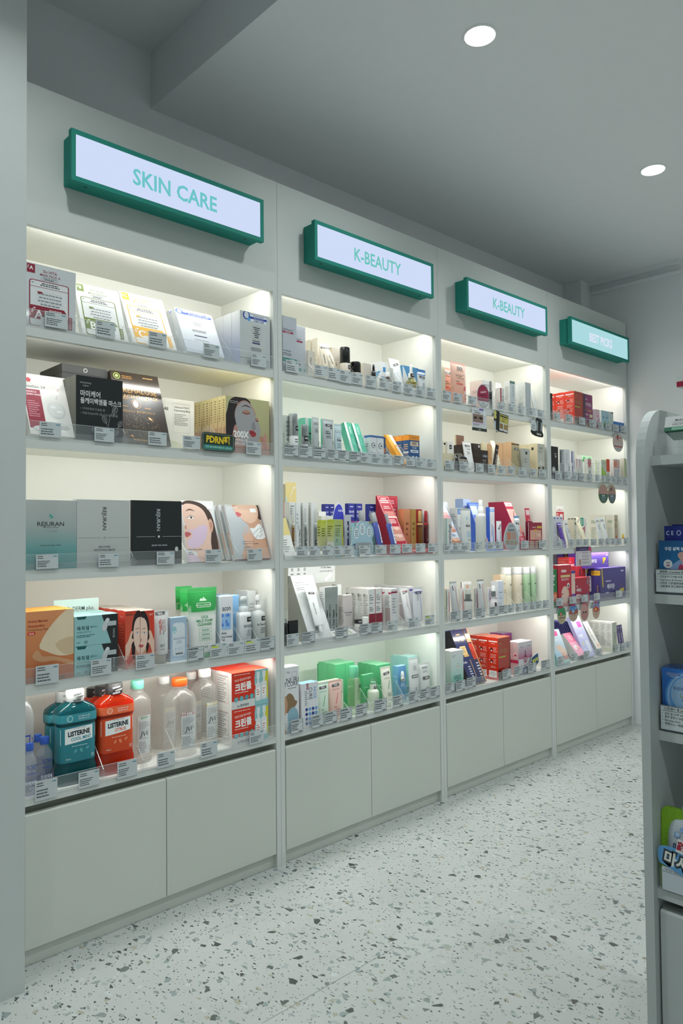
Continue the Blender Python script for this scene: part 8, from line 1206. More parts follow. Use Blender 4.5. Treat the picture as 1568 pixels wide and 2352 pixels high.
(3, 2, 'tube', 'leaning ivory tester tube', 'tube', 0.4259, 0.014, 21.8, 0.0411, 0.1799, None, 'ivt4', {}),
(3, 2, 'carton', 'white carton with teal and red blocks', 'carton', 0.5286, 0.1, 0, 0.072, 0.1681, 0.03, 'tealred', {}),
(3, 2, 'carton', 'ivory skin cream carton with green print', 'carton', 0.8267, 0.05, 0, 0.0437, 0.1857, 0.0512, 'taupe', {'cols': 1}),
(3, 2, 'carton', 'ivory skin cream carton, left pair', 'carton', 0.7155, 0.06, 0, 0.0135, 0.1843, 0.0955, 'greenprint', {}),
(3, 2, 'tube', 'white tester tube with black sticker, left', 'tube', 0.5742, 0.006, 9.0, 0.0448, 0.168, None, 't4a', {'g': 'white tester tubes'}),
(3, 2, 'tube', 'white tester tube with black sticker, right', 'tube', 0.6487, 0.006, 11.4, 0.0554, 0.1721, None, 't4a', {'g': 'white tester tubes'}),
(3, 2, 'bottle', 'tiny yellow rubber toy on the strip', 'toy', 0.8064, -0.0085, 0, 0.0143, 0.028, None, 'yellowtoy', {'dz': 0.0435}),
(3, 3, 'carton', 'violet ampoule carton lying on the top layer', 'carton', 0.5769, 0.04, 0, 0.2491, 0.0887, 0.12, 'violetL', {'dz': 0.1865}),
(3, 3, 'carton', 'violet carton with yellow tab, top layer left', 'carton', 0.5965, 0.215, 0, 0.2133, 0.0847, 0.038, 'violetS', {'dz': 0.1865}),
(3, 3, 'carton', 'violet ampoule carton in front', 'carton', 0.6871, 0.005, 0, 0.3104, 0.1859, 0.0834, 'violetF', {}),
(3, 3, 'carton', 'green pack cut by the post', 'carton', 0.0429, 0.006, 0, 0.0454, 0.2, 0.04, 'greenpk', {}),
(3, 3, 'carton', 'red patch carton with cheek photo', 'carton', 0.1418, 0.005, 0, 0.1361, 0.2204, 0.05, 'redporn', {}),
(3, 3, 'carton', 'red vitamin carton, top layer', 'carton', 0.4294, 0.12, 0, 0.0763, 0.0581, 0.0712, 'redC2', {'dz': 0.192}),
(3, 3, 'carton', 'pink carton with woman chin photo', 'carton', 0.2306, 0.005, 0, 0.0401, 0.1856, 0.05, 'chin', {}),
(3, 3, 'carton', 'white carton with red top and arch', 'carton', 0.4384, 0.075, 0, 0.1072, 0.1994, 0.11, 'whitearch', {}),
(3, 3, 'carton', 'red vitamin carton with big C', 'carton', 0.3323, 0.006, 0, 0.1473, 0.1436, 0.06, 'redC', {}),
(3, 4, 'wedge', 'pale blue slanted eye patch stand', 'display stand', 0.1251, 0.005, 0, 0.1184, 0.1773, 0.0769, 'trayeye', {'fd': 0.0669, 'fin': 1}),
(3, 4, 'carton', 'leaning pink eye patch carton', 'carton', 0.3127, 0.006, 39.8, 0.0789, 0.146, 0.045, 'pinkeye', {}),
(3, 4, 'carton', 'leaning lilac upset relief carton', 'carton', 0.4073, 0.006, 24.5, 0.1084, 0.2395, 0.02, 'lilaclean', {}),
(3, 4, 'carton', 'leaning white itch cream carton', 'carton', 0.5334, 0.006, 30.6, 0.0565, 0.199, 0.025, 'itch', {'g': 'leaning white cartons'}),
(3, 4, 'carton', 'white herbal carton with green leaf', 'carton', 0.6904, 0.006, 0, 0.058, 0.1735, 0.0364, 'herbal', {'rows': 4}),
(3, 4, 'carton', 'leaning deep purple gel carton', 'carton', 0.7679, 0.005, 6.6, 0.0277, 0.1493, 0.006, 'purplean', {'cols': 2, 'gap': 0.003}),
(3, 4, 'carton', 'slim purple sachet', 'sachet', 0.3958, 0.045, 22.5, 0.05, 0.2102, 0.003, 'sachet', {'rows': 16, 'step': 0.0105}),
]
TAGS = {(0, 0): [(0.0714, 0.0624, 0.0023, 0.0426, 0), (0.2196, 0.0598, 0.0017, 0.0461, 0), (0.3905, 0.0618, 0.0007, 0.046, 0), (0.5868, 0.0615, -0.002, 0.0454, 0), (0.78, 0.0642, -0.0024, 0.0426, 0)], (0, 1): [(0.0573, 0.0601, 0.0015, 0.0411, 0), (0.2154, 0.0609, 0.0008, 0.0408, 0), (0.388, 0.0632, 0.003, 0.0415, 0), (0.5096, 0.063, 0.0013, 0.0403, 0), (0.7566, 0.0631, -0.0012, 0.0432, 0)], (0, 2): [(0.0484, 0.0613, 0.0022, 0.0396, 0), (0.2275, 0.0622, 0.0013, 0.0386, 0), (0.416, 0.0616, 0.0018, 0.0399, 0), (0.5909, 0.0612, 0.002, 0.0419, 0), (0.7587, 0.0622, 0.0019, 0.04, 0)], (0, 3): [(0.0481, 0.0633, -0.0037, 0.0512, 0), (0.2043, 0.0625, -0.0011, 0.0457, 0), (0.3449, 0.0627, -0.0029, 0.0442, 0), (0.5219, 0.0629, -0.001, 0.0456, 1), (0.6083, 0.0635, -0.001, 0.0467, 3), (0.6765, 0.064, -0.0, 0.0421, 0), (0.746, 0.0665, -0.0, 0.0452, 3), (0.809, 0.0652, -0.0004, 0.0465, 1)], (0, 4): [(0.0465, 0.0616, -0.0098, 0.0521, 0), (0.1679, 0.0613, -0.0051, 0.0448, 0), (0.2857, 0.0629, -0.0057, 0.048, 0), (0.4153, 0.0605, -0.0034, 0.0458, 0), (0.5707, 0.0632, -0.0062, 0.048, 0), (0.7623, 0.0597, -0.0017, 0.0422, 0)], (1, 0): [(0.034, 0.0593, -0.0004, 0.0416, 0), (0.1699, 0.0636, 0.0027, 0.0426, 0), (0.2372, 0.0619, -0.0014, 0.0466, 0), (0.2973, 0.0638, -0.0034, 0.0473, 0), (0.3638, 0.0582, -0.0011, 0.0438, 0), (0.4396, 0.0603, -0.0016, 0.0459, 0), (0.5182, 0.0563, 0.0018, 0.0411, 0), (0.5953, 0.0531, -0.0017, 0.0418, 0), (0.6699, 0.0535, -0.0026, 0.0416, 0), (0.743, 0.0539, 0.0, 0.0409, 0), (0.8142, 0.0534, 0.0004, 0.0416, 0)], (1, 1): [(0.0194, 0.0706, 0.0014, 0.0434, 1), (0.091, 0.0666, 0.0008, 0.0469, 1), (0.1585, 0.0657, 0.0011, 0.047, 1), (0.2295, 0.0587, 0.0025, 0.0389, 1), (0.2904, 0.0548, 0.002, 0.0407, 1), (0.3463, 0.0593, 0.0022, 0.0392, 1), (0.4067, 0.058, 0.0015, 0.0398, 0), (0.4677, 0.061, 0.0009, 0.0404, 0), (0.5317, 0.0565, 0.001, 0.0414, 0), (0.5989, 0.0622, 0.0019, 0.0407, 1), (0.6742, 0.0582, 0.0029, 0.0387, 0), (0.737, 0.062, 0.0019, 0.0393, 0), (0.808, 0.0618, 0.0021, 0.039, 0)], (1, 2): [(0.0762, 0.0541, 0.0094, 0.0371, 0), (0.1364, 0.0542, 0.0088, 0.0373, 0), (0.1996, 0.056, 0.0086, 0.0379, 0), (0.26, 0.0494, 0.0094, 0.036, 0), (0.3121, 0.0535, 0.0095, 0.0357, 0), (0.3932, 0.061, 0.0084, 0.036, 0), (0.4842, 0.0631, 0.008, 0.0368, 0), (0.568, 0.063, 0.008, 0.0366, 0), (0.6427, 0.0612, 0.0091, 0.0364, 0), (0.7267, 0.0615, 0.0083, 0.038, 0), (0.809, 0.0623, 0.0076, 0.0382, 0)], (1, 3): [(0.0282, 0.0536, 0.003, 0.0424, 0), (0.0967, 0.0642, 0.0035, 0.042, 1), (0.2619, 0.0654, 0.0034, 0.0438, 1), (0.3927, 0.0644, 0.0041, 0.0432, 1), (0.4572, 0.0621, 0.004, 0.0438, 1), (0.5471, 0.0597, 0.0058, 0.0405, 0), (0.6762, 0.0599, 0.0063, 0.0408, 0), (0.7806, 0.0607, 0.0068, 0.0422, 3)], (1, 4): [(0.0431, 0.0568, -0.0021, 0.0499, 1), (0.1414, 0.0571, -0.0004, 0.0464, 1), (0.205, 0.0628, 0.0004, 0.046, 1), (0.2819, 0.0624, -0.0014, 0.0489, 1), (0.366, 0.0608, 0.0002, 0.0487, 1), (0.4677, 0.0702, -0.0001, 0.0499, 1), (0.575, 0.0632, 0.0004, 0.0481, 1), (0.6732, 0.0599, 0.0021, 0.0482, 1), (0.7437, 0.0618, 0.0017, 0.0485, 1), (0.8106, 0.0614, 0.0002, 0.0493, 1)], (2, 0): [(0.0184, 0.0626, 0.0009, 0.0426, 0), (0.098, 0.0614, 0.0009, 0.041, 0), (0.2067, 0.0619, 0.002, 0.0401, 0), (0.4419, 0.0584, 0.0028, 0.0365, 0), (0.5269, 0.0538, 0.0024, 0.039, 0), (0.6113, 0.0549, 0.0001, 0.0396, 0), (0.7076, 0.0604, 0.0028, 0.0403, 0), (0.7874, 0.0586, 0.0031, 0.039, 0)], (2, 1): [(0.0301, 0.0627, 0.0035, 0.0394, 0), (0.1333, 0.0677, 0.0022, 0.041, 0), (0.2578, 0.0583, 0.003, 0.0385, 0), (0.3516, 0.0575, 0.0023, 0.0392, 0), (0.4366, 0.0613, 0.0029, 0.0381, 0), (0.5106, 0.0624, 0.0047, 0.0394, 0), (0.6102, 0.0669, 0.002, 0.0394, 0), (0.7097, 0.061, 0.0027, 0.0393, 0), (0.7909, 0.0716, 0.0008, 0.0407, 0)], (2, 2): [(0.0143, 0.0552, 0.0099, 0.0353, 0), (0.0764, 0.055, 0.0101, 0.0351, 0), (0.138, 0.057, 0.0093, 0.0359, 0), (0.2385, 0.0553, 0.0097, 0.0353, 0), (0.3362, 0.0569, 0.0093, 0.0363, 0), (0.4011, 0.0628, 0.0088, 0.0365, 0), (0.618, 0.0669, 0.0084, 0.0391, 0), (0.7815, 0.0675, 0.0069, 0.0403, 0)], (2, 3): [(0.0562, 0.0668, 0.0064, 0.0441, 1), (0.1395, 0.0647, 0.0058, 0.0445, 1), (0.2394, 0.0651, 0.0056, 0.0447, 1), (0.3459, 0.0661, 0.007, 0.0422, 1), (0.4214, 0.0681, 0.0095, 0.041, 1), (0.4941, 0.0546, 0.0088, 0.0405, 0), (0.5605, 0.0547, 0.0078, 0.0421, 0), (0.6233, 0.0574, 0.0082, 0.0418, 0), (0.6855, 0.0546, 0.0072, 0.0431, 0), (0.7403, 0.0558, 0.0085, 0.0409, 0), (0.8054, 0.0571, 0.0072, 0.0421, 0)], (2, 4): [(0.0153, 0.0608, 0.0057, 0.0439, 1), (0.0857, 0.066, 0.003, 0.047, 1), (0.1646, 0.0671, 0.0049, 0.0464, 1), (0.4417, 0.0711, 0.0055, 0.0461, 1), (0.5396, 0.0684, 0.0069, 0.0459, 1), (0.6585, 0.0758, 0.0053, 0.0469, 1), (0.7815, 0.0786, 0.0041, 0.0484, 1)], (3, 0): [(0.0428, 0.0659, 0.0048, 0.0353, 0), (0.1651, 0.0675, 0.0046, 0.0417, 0), (0.3099, 0.0655, 0.0049, 0.041, 0), (0.4217, 0.0737, 0.0036, 0.0401, 0), (0.5249, 0.0616, 0.002, 0.0372, 0), (0.612, 0.0671, 0.0029, 0.0395, 0), (0.7053, 0.0692, 0.0041, 0.0383, 0), (0.7975, 0.0752, 0.0051, 0.0389, 0)], (3, 1): [(0.0505, 0.0629, 0.0021, 0.0396, 0), (0.1414, 0.0636, 0.0028, 0.0396, 0), (0.2211, 0.0621, 0.0029, 0.0395, 0), (0.2983, 0.0604, 0.0027, 0.04, 0), (0.3816, 0.0642, 0.0029, 0.0385, 0), (0.4772, 0.0483, 0.003, 0.0391, 0), (0.5484, 0.0583, 0.0043, 0.0388, 0), (0.6124, 0.061, 0.0052, 0.0364, 0), (0.677, 0.0646, 0.005, 0.0361, 0), (0.7492, 0.0621, 0.0052, 0.0376, 0), (0.8207, 0.062, 0.0055, 0.0384, 0)], (3, 2): [(0.0443, 0.0625, 0.0081, 0.0396, 0), (0.1823, 0.0579, 0.0103, 0.0369, 0), (0.2532, 0.0673, 0.0105, 0.0367, 0), (0.3292, 0.0588, 0.0101, 0.0362, 0), (0.4107, 0.0696, 0.0092, 0.037, 0), (0.5015, 0.0608, 0.0093, 0.0372, 0), (0.5842, 0.0625, 0.0095, 0.037, 0), (0.6519, 0.0624, 0.009, 0.0385, 0), (0.7204, 0.0591, 0.0088, 0.0378, 0), (0.8092, 0.0608, 0.0091, 0.0384, 0)], (3, 3): [(0.038, 0.0672, 0.0105, 0.04, 0), (0.1712, 0.0672, 0.0121, 0.0376, 0), (0.2977, 0.0702, 0.0129, 0.0385, 0), (0.4353, 0.0679, 0.0135, 0.0376, 0), (0.6973, 0.0763, 0.0113, 0.0393, 0)], (3, 4): [(0.0426, 0.0641, 0.0107, 0.0429, 0), (0.1791, 0.0575, 0.0116, 0.0407, 0), (0.3091, 0.0636, 0.0099, 0.0393, 0), (0.4486, 0.0631, 0.0099, 0.0375, 0), (0.6689, 0.0678, 0.0098, 0.0389, 0), (0.7485, 0.0617, 0.0081, 0.0393, 0), (0.8145, 0.063, 0.0095, 0.039, 0)]}
DIVS = {(0, 0): [(0.173, 0.095, 0.26), (0.3373, 0.095, 0.26), (0.52, 0.095, 0.26), (0.7038, 0.095, 0.26)], (0, 1): [(0.3154, 0.095, 0.26), (0.6596, 0.095, 0.26)], (0, 2): [(0.3402, 0.095, 0.26), (0.5293, 0.095, 0.26), (0.7272, 0.095, 0.26)], (0, 3): [(0.3133, 0.095, 0.26), (0.6689, 0.095, 0.26), (0.7445, 0.095, 0.26), (0.8127, 0.095, 0.26)], (0, 4): [(0.2465, 0.095, 0.26), (0.3742, 0.06, 0.057), (0.4837, 0.095, 0.26), (0.6984, 0.06, 0.057)], (1, 0): [(0.1636, 0.06, 0.042), (0.2083, 0.095, 0.26), (0.3062, 0.095, 0.107), (0.404, 0.095, 0.26), (0.541, 0.095, 0.26), (0.5674, 0.095, 0.26), (0.6633, 0.095, 0.087)], (1, 1): [(0.0666, 0.095, 0.26), (0.1339, 0.095, 0.26), (0.175, 0.095, 0.26), (0.2371, 0.095, 0.26), (0.4425, 0.095, 0.26), (0.61, 0.095, 0.26), (0.7192, 0.095, 0.26), (0.7996, 0.095, 0.26)], (1, 2): [], (1, 3): [(0.462, 0.095, 0.26), (0.6584, 0.095, 0.26)], (1, 4): [(0.3432, 0.06, 0.067), (0.4558, 0.095, 0.117), (0.5562, 0.095, 0.26), (0.6535, 0.095, 0.087)], (2, 0): [(0.3878, 0.095, 0.26), (0.4874, 0.095, 0.26), (0.5998, 0.095, 0.26), (0.7038, 0.095, 0.26)], (2, 1): [(0.2338, 0.095, 0.26), (0.4168, 0.095, 0.217), (0.6165, 0.095, 0.26)], (2, 2): [], (2, 3): [(0.0694, 0.095, 0.26), (0.4928, 0.095, 0.26), (0.5888, 0.095, 0.26), (0.6835, 0.095, 0.26), (0.7638, 0.095, 0.26), (0.8197, 0.095, 0.26)], (2, 4): [(0.1668, 0.095, 0.26)], (3, 0): [(0.1185, 0.095, 0.26), (0.2755, 0.095, 0.26)], (3, 1): [(0.1166, 0.095, 0.26), (0.2216, 0.095, 0.26), (0.2847, 0.095, 0.26), (0.3874, 0.095, 0.26), (0.4704, 0.095, 0.26), (0.5486, 0.095, 0.097)], (3, 2): [(0.132, 0.095, 0.26), (0.3398, 0.095, 0.26), (0.4902, 0.095, 0.26)], (3, 3): [(0.255, 0.095, 0.26)], (3, 4): [(0.2631, 0.095, 0.26), (0.6591, 0.095, 0.26)]}
for t_ in ITEMS: put(*t_)
for (u, s), rows_ in TAGS.items(): price_tags(u, s, rows_)
for u in range(4):
    for s in range(5): strip(u, s, DIVS.get((u, s), []))
# ---------------------------------------------------------------- low gondola on the right, facing the aisle
GC = 'b9c1bf'; GX = .7447; GY = -1.3865
t = thing('gondola_shelving', 'low white gondola shelving with a round shouldered end panel, far right', 'shelving unit', (GX, GY, 0))
def loc(m_): return m_
m = MB('board'); r_ = .085; rz_ = .115; pts = [(0, 0), (0, 1.4165-rz_)]
for i in range(1, 12):
    a = math.radians(180-90*i/11); pts.append((r_+r_*math.cos(a), 1.4165-rz_+rz_*math.sin(a)))
pts += [(.42, 1.4165), (.42, 0)]
m.prism(pts, 0, .0185, 'y', GC, smooth=False); m.build('end_panel', t)
for nm, x0, zt in (('shelf', .031, 1.3155), ('shelf', .0335, 1.0325), ('shelf', .0395, .7535), ('shelf', .0165, .4430)):
    m = MB('board'); m.box(x0, .40, -1.25, 0, zt-.0195, zt, GC); m.build(nm, t)
m = MB('board'); m.box(.40, .41, -1.25, 0, 0, 1.33, 'aeb4b0'); m.build('back_panel', t)
m = MB('board'); m.prism([(.0185, .05), (.036, .05), (.036, .4005), (.022, .4005), (.0185, .397)], -.60, -.004, 'y', GC); m.build('door', t)
m = MB('board'); m.box(.0185, .036, -1.2, -.604, .05, .4005, BC); m.build('door', t)
m = MB('board'); m.box(.04, .05, -1.25, 0, 0, .40, 'c9cec9'); m.build('plinth', t)
def gstrip(i, x0, zt, w_):
    m = MB('acrylic'); m.box(0, .0018, -1.0, -.006, 0, .044, 'eef6f6'); m.box(.0018, .02, -1.0, -.006, .0, .0012, 'eef6f6'); m.box(.0018, .006, -1.0, -.006, .0135, .0150, 'f4fafa')
    tag(m.build('front_strip', None, (GX+x0+(.001 if i < 3 else -.0022), GY, zt+.0004)), uniq('clear acrylic front strip on the gondola, %s' % w_), 'shelf strip', 'clear strips on the gondola')
for i, (x0, zt, w_) in enumerate(((.031, 1.3155, 'top shelf'), (.0335, 1.0325, 'second shelf'), (.0395, .7535, 'third shelf'), (.0165, .4430, 'lowest shelf'))): gstrip(i, x0, zt, w_)
RZ = -math.pi/2      # local -y (front) turned to face -x; local x runs towards the viewer
def gput(mb_or, name, x, y, z, lean=0, label=None, cat=None):
    o = mb_or.build(name) if isinstance(mb_or, MB) else mb_or
    o.location = (x, y, z); o.rotation_euler = (-lean, 0, RZ); tag(o, uniq(label), cat); return o
# local frame: origin bottom centre of the front face
def gtag(y0, w_, x, z, h_, lines_, label, hd):
    m = MB('paper'); m.box(-w_/2, w_/2, -.0008, 0, 0, h_, 'cdd6d8'); p = Pr(m, lambda U, V, o: ((U-.5)*w_, -.0008-o, V*h_), w_, h_); k = '2c3234'
    p.frame(.0, .0, 1, 1, .012, '5a6266'); p.text(hd, .08, .88, .125, k, 0, .01, 1, 'l'); p.line(.04, .79, .97, .79, .006, '4a5054')
    for i, q in enumerate(lines_): p.text('•  '+q, .04, .68-i*.135, .108, k, 0, 0, 1, 'l')
    p.text('12,000', .97, .07, .10, k, 0, 0, 1, 'r'); return gput(m, 'price_card', x, y0-w_/2, z, 0, label, 'price card')
gtag(GY-.003, .115, GX+.0325, 1.036, .048, ['구강상처/구내염 보호 패치', 'Oral Ulcer & Wound Protection', '口内炎 口腔傷用保護パッチ', '口腔溃疡 伤口保护贴'], 'framed price card under the mouth ulcer patch box', '큐라틱 (Curatick Pathch)')
gtag(GY-.004, .115, GX+.0385, .757, .050, ['금연 껌 (하루 20개 이하)', '흡연 충동시 30분간', 'Nicotine Gum', '禁煙ガム / 戒烟口香糖'], 'framed price card under the blue nicotine gum box', '니코에이 껌 2mg')
m = MB('paper'); m.box(-.055, .055, -.0008, 0, 0, .046, 'c6cfd6'); p = Pr(m, lambda U, V, o: ((U-.5)*.11, -.0008-o, V*.046), .11, .046); p.text('마시는 포도당', .06, .88, .12, '2c3234', 0, 0, 1, 'l'); p.line(.0, .79, 1, .79, .006, '5a6266')
gput(m, 'price_card', GX+.0120, GY-.0675, .447, 0, 'nearly blank price card under the drink pouch', 'price card')
# mouth patch box
w_, h_ = .105, .108
m = MB('paper'); m.box(-w_/2, w_/2, 0, .022, 0, h_, '1a4c80', left='1c2c6a', top='22306c'); m.box(-w_/2+.0075, w_/2, .010, .0112, h_, h_+.030, '1c2a78'); m.box(-w_/2+.02, w_/2, .018, .0192, h_, h_+.033, '16205e')
p = Pr(m, lambda U, V, o: ((U-.5)*w_, -o, V*h_), w_, h_)
p.quad(0, 0, 1, .5, '164a80', c2='1c6a9c'); p.quad(0, .5, 1, 1, '1c6a9c', c2='1e5486'); p.text('구강 상처 보호', .11, .845, .075, 'e6ecf2', 0, .03, .95, 'l'); p.ell(.60, .22, .48, .48, '7f9cc4', 30); p.ell(.17, .56, .085, .085, 'dfe2e6', 20); p.lines(.12, .56, .23, .61, 1, '6a6a70', 'c'); p.lines(.12, .51, .23, .55, 1, 'a83a50', 'c', .7)
P_(p, [(.36, .72), (.42, .62), (.48, .50), (.6, .42), (1.02, .46), (1.02, .86), (.8, .82), (.55, .80), (.40, .78)], 'c29a90'); P_(p, [(.36, .40), (.40, .56), (.52, .50), (.7, .52), (1.0, .36), (1.0, .16), (.8, .18), (.62, .30), (.44, .20), (.38, .28)], 'b03a56'); P_(p, [(.50, .38), (.60, .42), (.85, .32), (1.0, .30), (1.0, .22), (.8, .24), (.6, .32)], '5a1a28')
P_(p, [(.42, -.05), (.46, .22), (.56, .26), (.66, .14), (.80, .12), (1.0, -.05)], 'd0a498'); p.ell(.58, .34, .03, .03, 'e8c0c4', 10)
q = Pr(m, lambda U, V, o: (-w_/2+.0075+U*(w_-.0075), .010-o, h_+V*.030), w_-.0075, .030); q.text('C E', .115, .52, .40, 'd4d8ea', 0, .01, .85); q.ell(.30, .52, .045, .055, 'c9cce0', 16); q.ell(.30, .52, .032, .042, '1c2a78', 14); q.ell(.50, .58, .07, .07, '9a9cc0', 18); q.ell(.50, .58, .062, .062, '0c1030', 18); q.ell(.47, .60, .035, .04, 'b4b4a4', 14); q.ell(.47, .60, .028, .033, '0c1030', 14)
gput(m, 'carton', GX+.040, GY-.008-w_/2, 1.0335, 0, 'blue hanging mouth ulcer patch box with lips photo', 'carton')
# nicotine gum box
w_, h_, d_ = .10, .128, .06
m = carton(w_, h_, d_, dict(c='1f4f9e', s='1c3f86', t='24407c', m='gloss', g=('12306e', '2c6ec0'), sg=('122a60', '1c4a96'), f=[('e', .62, .56, .56, .56, '3f86cc', 34), ('e', .62, .56, .52, .52, '8fb4d8', 34), ('e', .62, .56, .48, .48, '5a96d4', 34), ('e', .62, .60, .44, .40, '8eb2d4', 30), ('rr', .10, .885, .38, .93, .02, '1f4f9e'), ('f', .10, .885, .38, .93, .006, 'a9c4e4'), ('x', .12, .895, .36, .92, 1, 'c9d8ec', 'c'), ('x', .12, .86, .38, .88, 1, 'c9d8ec', 'c'),
    ('t', '후레쉬한', .36, .69, .062, '3a4a8a', 0, .0, .95), ('t', '페퍼민트', .82, .70, .066, '1c2a5a', 0, .03, .9), ('t', '니코에이', .58, .585, .105, 'e6ece8', 0, .08, .95), ('t', '니코에이', .58, .585, .105, '2a6a4a', 0, .02, .95), ('x', .40, .50, .9, .53, 1, '2c4a8a'), ('p', [(.85, .36), (1, .48), (1, .26)], 'dfe2e4'),
    ('p', smooth([(-.02, .42), (.12, .30), (.34, .18), (.6, .08), (1.02, .04), (1.02, -.02), (.6, .02), (.3, .10), (.08, .20), (-.02, .30)], 3), 'd0d8e0'), ('p', smooth([(.10, .38), (.25, .26), (.5, .17), (1.02, .10), (1.02, .20), (.6, .24), (.35, .30), (.2, .38)], 3), '2a7a6a'), ('t', '상쾌한', .50, .195, .06, 'dfe8e0', -12, .01)]))
gput(m, 'carton', GX+.044, GY-.0065-w_/2, .7545, 0, 'blue nicotine gum box with green ribbon band', 'carton')
# drink pouch
w_, h_ = .13, .160
t = thing('drink_pouch', uniq('green edged glucose drink pouch with white spout'), 'pouch', (GX+.0255, GY-.0010-w_/2, .4440), (math.radians(-4), 0, RZ))
o_ = smooth([(.0, .02), (-.0, .5), (.0, .90), (.06, .985), (.14, 1.0), (.30, 1.0), (.36, .98), (.36, .98), (.50, .98), (.52, 1.0), (.9, 1.0), (.99, .93), (1, .5), (1, .02)], 3)
m = MB('film'); n = 9; N_ = len(o_)
front = []; 
m.prism([((x-.5)*w_, y*h_) for x, y in o_], .004, .010, 'y', '7cb020', side='6a9a1a')
ir = smooth([(.13, .0), (.11, .3), (.12, .72), (.20, .85), (.28, .87), (.35, .90), (.36, 1.0), (.50, 1.0), (.52, .90), (.85, .86), (.96, .7), (.95, .0)], 3)
cxm = .55; rows = []
for k, (sc_, yy) in enumerate(((1, .0035), (.97, .001), (.90, -.0015), (.75, -.004), (.5, -.0055), (.2, -.006))):
    rows.append([((cxm+(x-cxm)*sc_-.5)*w_, yy, (.45+(y-.45)*sc_)*h_) for x, y in ir])
m.grid(rows, 'c2ccd2', smooth=True, wrap=True); m.face(rows[-1], 'c2ccd2')
p = Pr(m, lambda U, V, o: ((U-.5)*w_, -.0064-o, V*h_), w_, h_, 'paper'); p.ell(.28, .70, .045, .045, '6a9ad0', 14); p.ell(.285, .705, .035, .035, 'b4cce4', 12); p.ell(.36, .77, .04, .04, '8ab0dc', 14); p.text('간편한 에너지', .58, .625, .05, 'a83048', 0, .01, .9); p.text('마시는 포도당', .22, .55, .095, '1f4470', 0, .03, .85, 'l'); p.text('비타C', .52, .45, .07, '3a5a80', 0, 0, .9); p.quad(.22, .0, .94, .10, '2a5a9a')
m.v = [(max(-w_/2, min(w_/2, x)), y, max(0, z)) for x, y, z in m.v]; m.build('pouch_body', t)
m = MB('soft'); cx_ = -.07*w_
for z0, z1, r1 in ((.985, 1.01, .0085), (1.01, 1.02, .0125), (1.02, 1.03, .009), (1.03, 1.04, .0125), (1.04, 1.05, .0095), (1.05, 1.06, .0118)): loft(m, [(z0*h_, r1, r1), (z1*h_, r1, r1)], 'dfe5e8', 2, 20, .004)
m.v = [(x+cx_, y, z) for x, y, z in m.v]; m.build('spout', t)
m = MB('soft'); loft(m, [(1.06*h_, .0098, .0098), (1.06*h_+.001, .0102, .0102), (1.17*h_, .0100, .0100), (1.18*h_, .0090, .0090)], 'eef2f4', 2, 24, .004); m.v = [(x+cx_, y, z) for x, y, z in m.v]; m.build('cap', t)
# lettered talkers in front of the pouch
m = MB('paper'); w2, h2 = .125, .062
m.prism([((x-.5)*w2, y*h2) for x, y in smooth([(.02, .45), (.03, .92), (.3, .98), (.5, .86), (.75, .80), (1, .72), (1, .0), (.7, .10), (.4, .18), (.15, .34)], 3)], 0, .001, 'y', '5f9cd0')
p = Pr(m, lambda U, V, o: ((U-.5)*w2, -o, V*h2), w2, h2); p.clip = False
for b_, c_ in ((.16, '343c40'), (.035, 'dfe3dc')):
    p.text('마시는', .40, .54, .46, c_, -10, b_, .95); p.text('포도', .93, .38, .46, c_, -10, b_, .95)
gput(m, 'sign', GX+.0100, GY-.0045-w2/2, .474, 0, 'blue cut out letter sign in front of the drink pouch', 'sign')
m = MB('paper'); w3, h3 = .08, .026; m.box(-w3/2, w3/2, 0, .001, 0, h3, 'dfe2e2'); p = Pr(m, lambda U, V, o: ((U-.5)*w3, -o, V*h3), w3, h3); p.text('药店专卖', .48, .5, .72, 'a82844', 0, .05, 1)
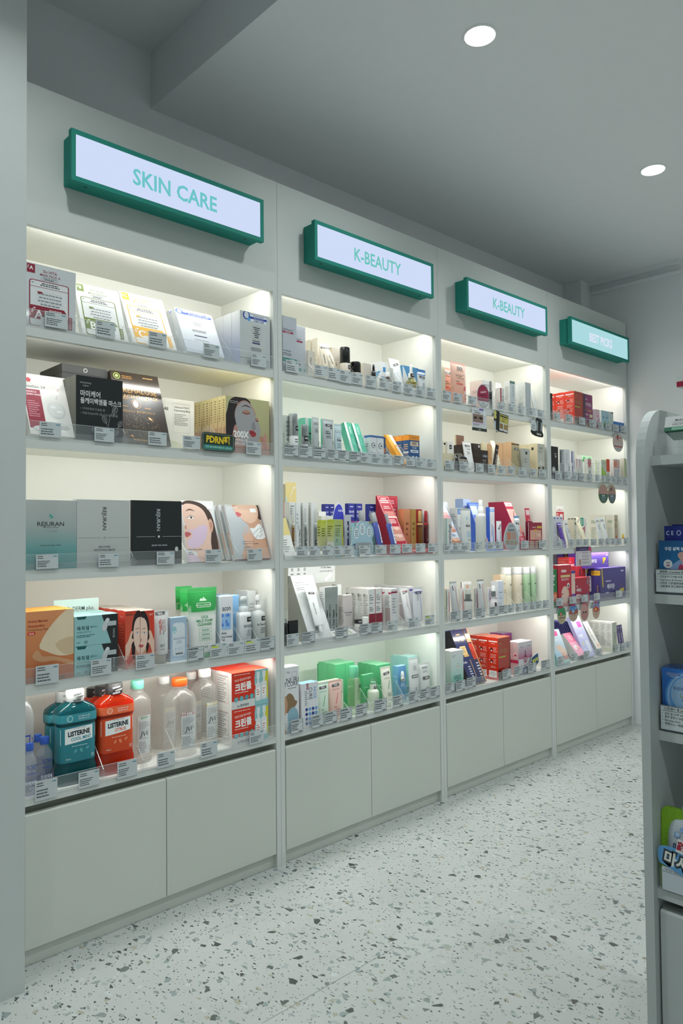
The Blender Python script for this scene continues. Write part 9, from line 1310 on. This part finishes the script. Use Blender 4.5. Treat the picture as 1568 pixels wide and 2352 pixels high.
o = gput(m, 'sign', GX+.0085, GY-.040-w3/2, .522, 0, 'small white sign with crimson letters above the blue sign', 'sign'); o.rotation_euler = (0, math.radians(12), RZ)
# boxes on the top shelf
def tilt_box(w_, h_, d_, c, stripe, label, x, y, z, lean, txt):
    m = MB('paper'); m.box(-w_/2, w_/2, 0, d_, 0, h_, c, top=stripe if txt else c); p = Pr(m, lambda U, V, o: ((U-.5)*w_, -o, V*h_), w_, h_); p.quad(0, 0, 1, .26, stripe)
    if txt: p.text(txt, .45, .72, .20, '2c4038', 0, .01, 1, 'c', .2); p.line(.2, .56, .9, .56, .005, '3a4a44'); p.text('갈색반 점유 치료', .42, .42, .14, '4a5a54'); p.quad(.2, .03, 1, .23, '7ab094')
    return gput(m, 'carton', x, y, z, lean, label, 'carton')
tilt_box(.075, .032, .05, 'd3d7d6', '1f6a4c', 'white and green carton lying on the gondola top shelf', GX+.050, GY-.0195-.0375, 1.366, .30, 'Medicated')
m = MB('acrylic'); m.box(0, .04, -.10, -.03, 0, .0015, 'eef6f6'); m.box(0, .0015, -.10, -.03, .0015, .045, 'eef6f6'); m.box(.0385, .04, -.10, -.03, .0015, .045, 'eef6f6'); m.box(0, .04, -.10, -.03, .045, .0465, 'eef6f6')
tag(m.build('riser', None, (GX+.052, GY, 1.3165)), uniq('clear acrylic riser under the white and green carton'), 'riser')
tt = thing('display_stand', uniq('tall grey display stand with crimson striped boxes at right edge'), 'display stand', (GX+.13, GY-.075, 1.3165), (0, 0, RZ))
m = MB('matte'); m.box(-.018, .1, 0, .012, 0, .235, '9a8e92', left='8a8488'); m.box(-.018, .1, -.02, 0, 0, .003, '3a3a3c'); m.build('frame', tt)
m = MB('paper'); m.box(-.048, .08, -.030, -.002, .147, .191, 'd0d4d2', top='c9c4c4'); p = Pr(m, lambda U, V, o: (-.048+U*.128, -.030-o, .147+V*.044), .128, .044); p.quad(0, 0, 1, .25, '9c1c3c'); p.text('2', .42, .4, .4, '3a3a3a'); m.build('striped_box', tt)
m = MB('paper'); m.box(-.016, .08, -.024, -.001, .116, .141, '9c1c3c'); m.build('striped_box', tt)
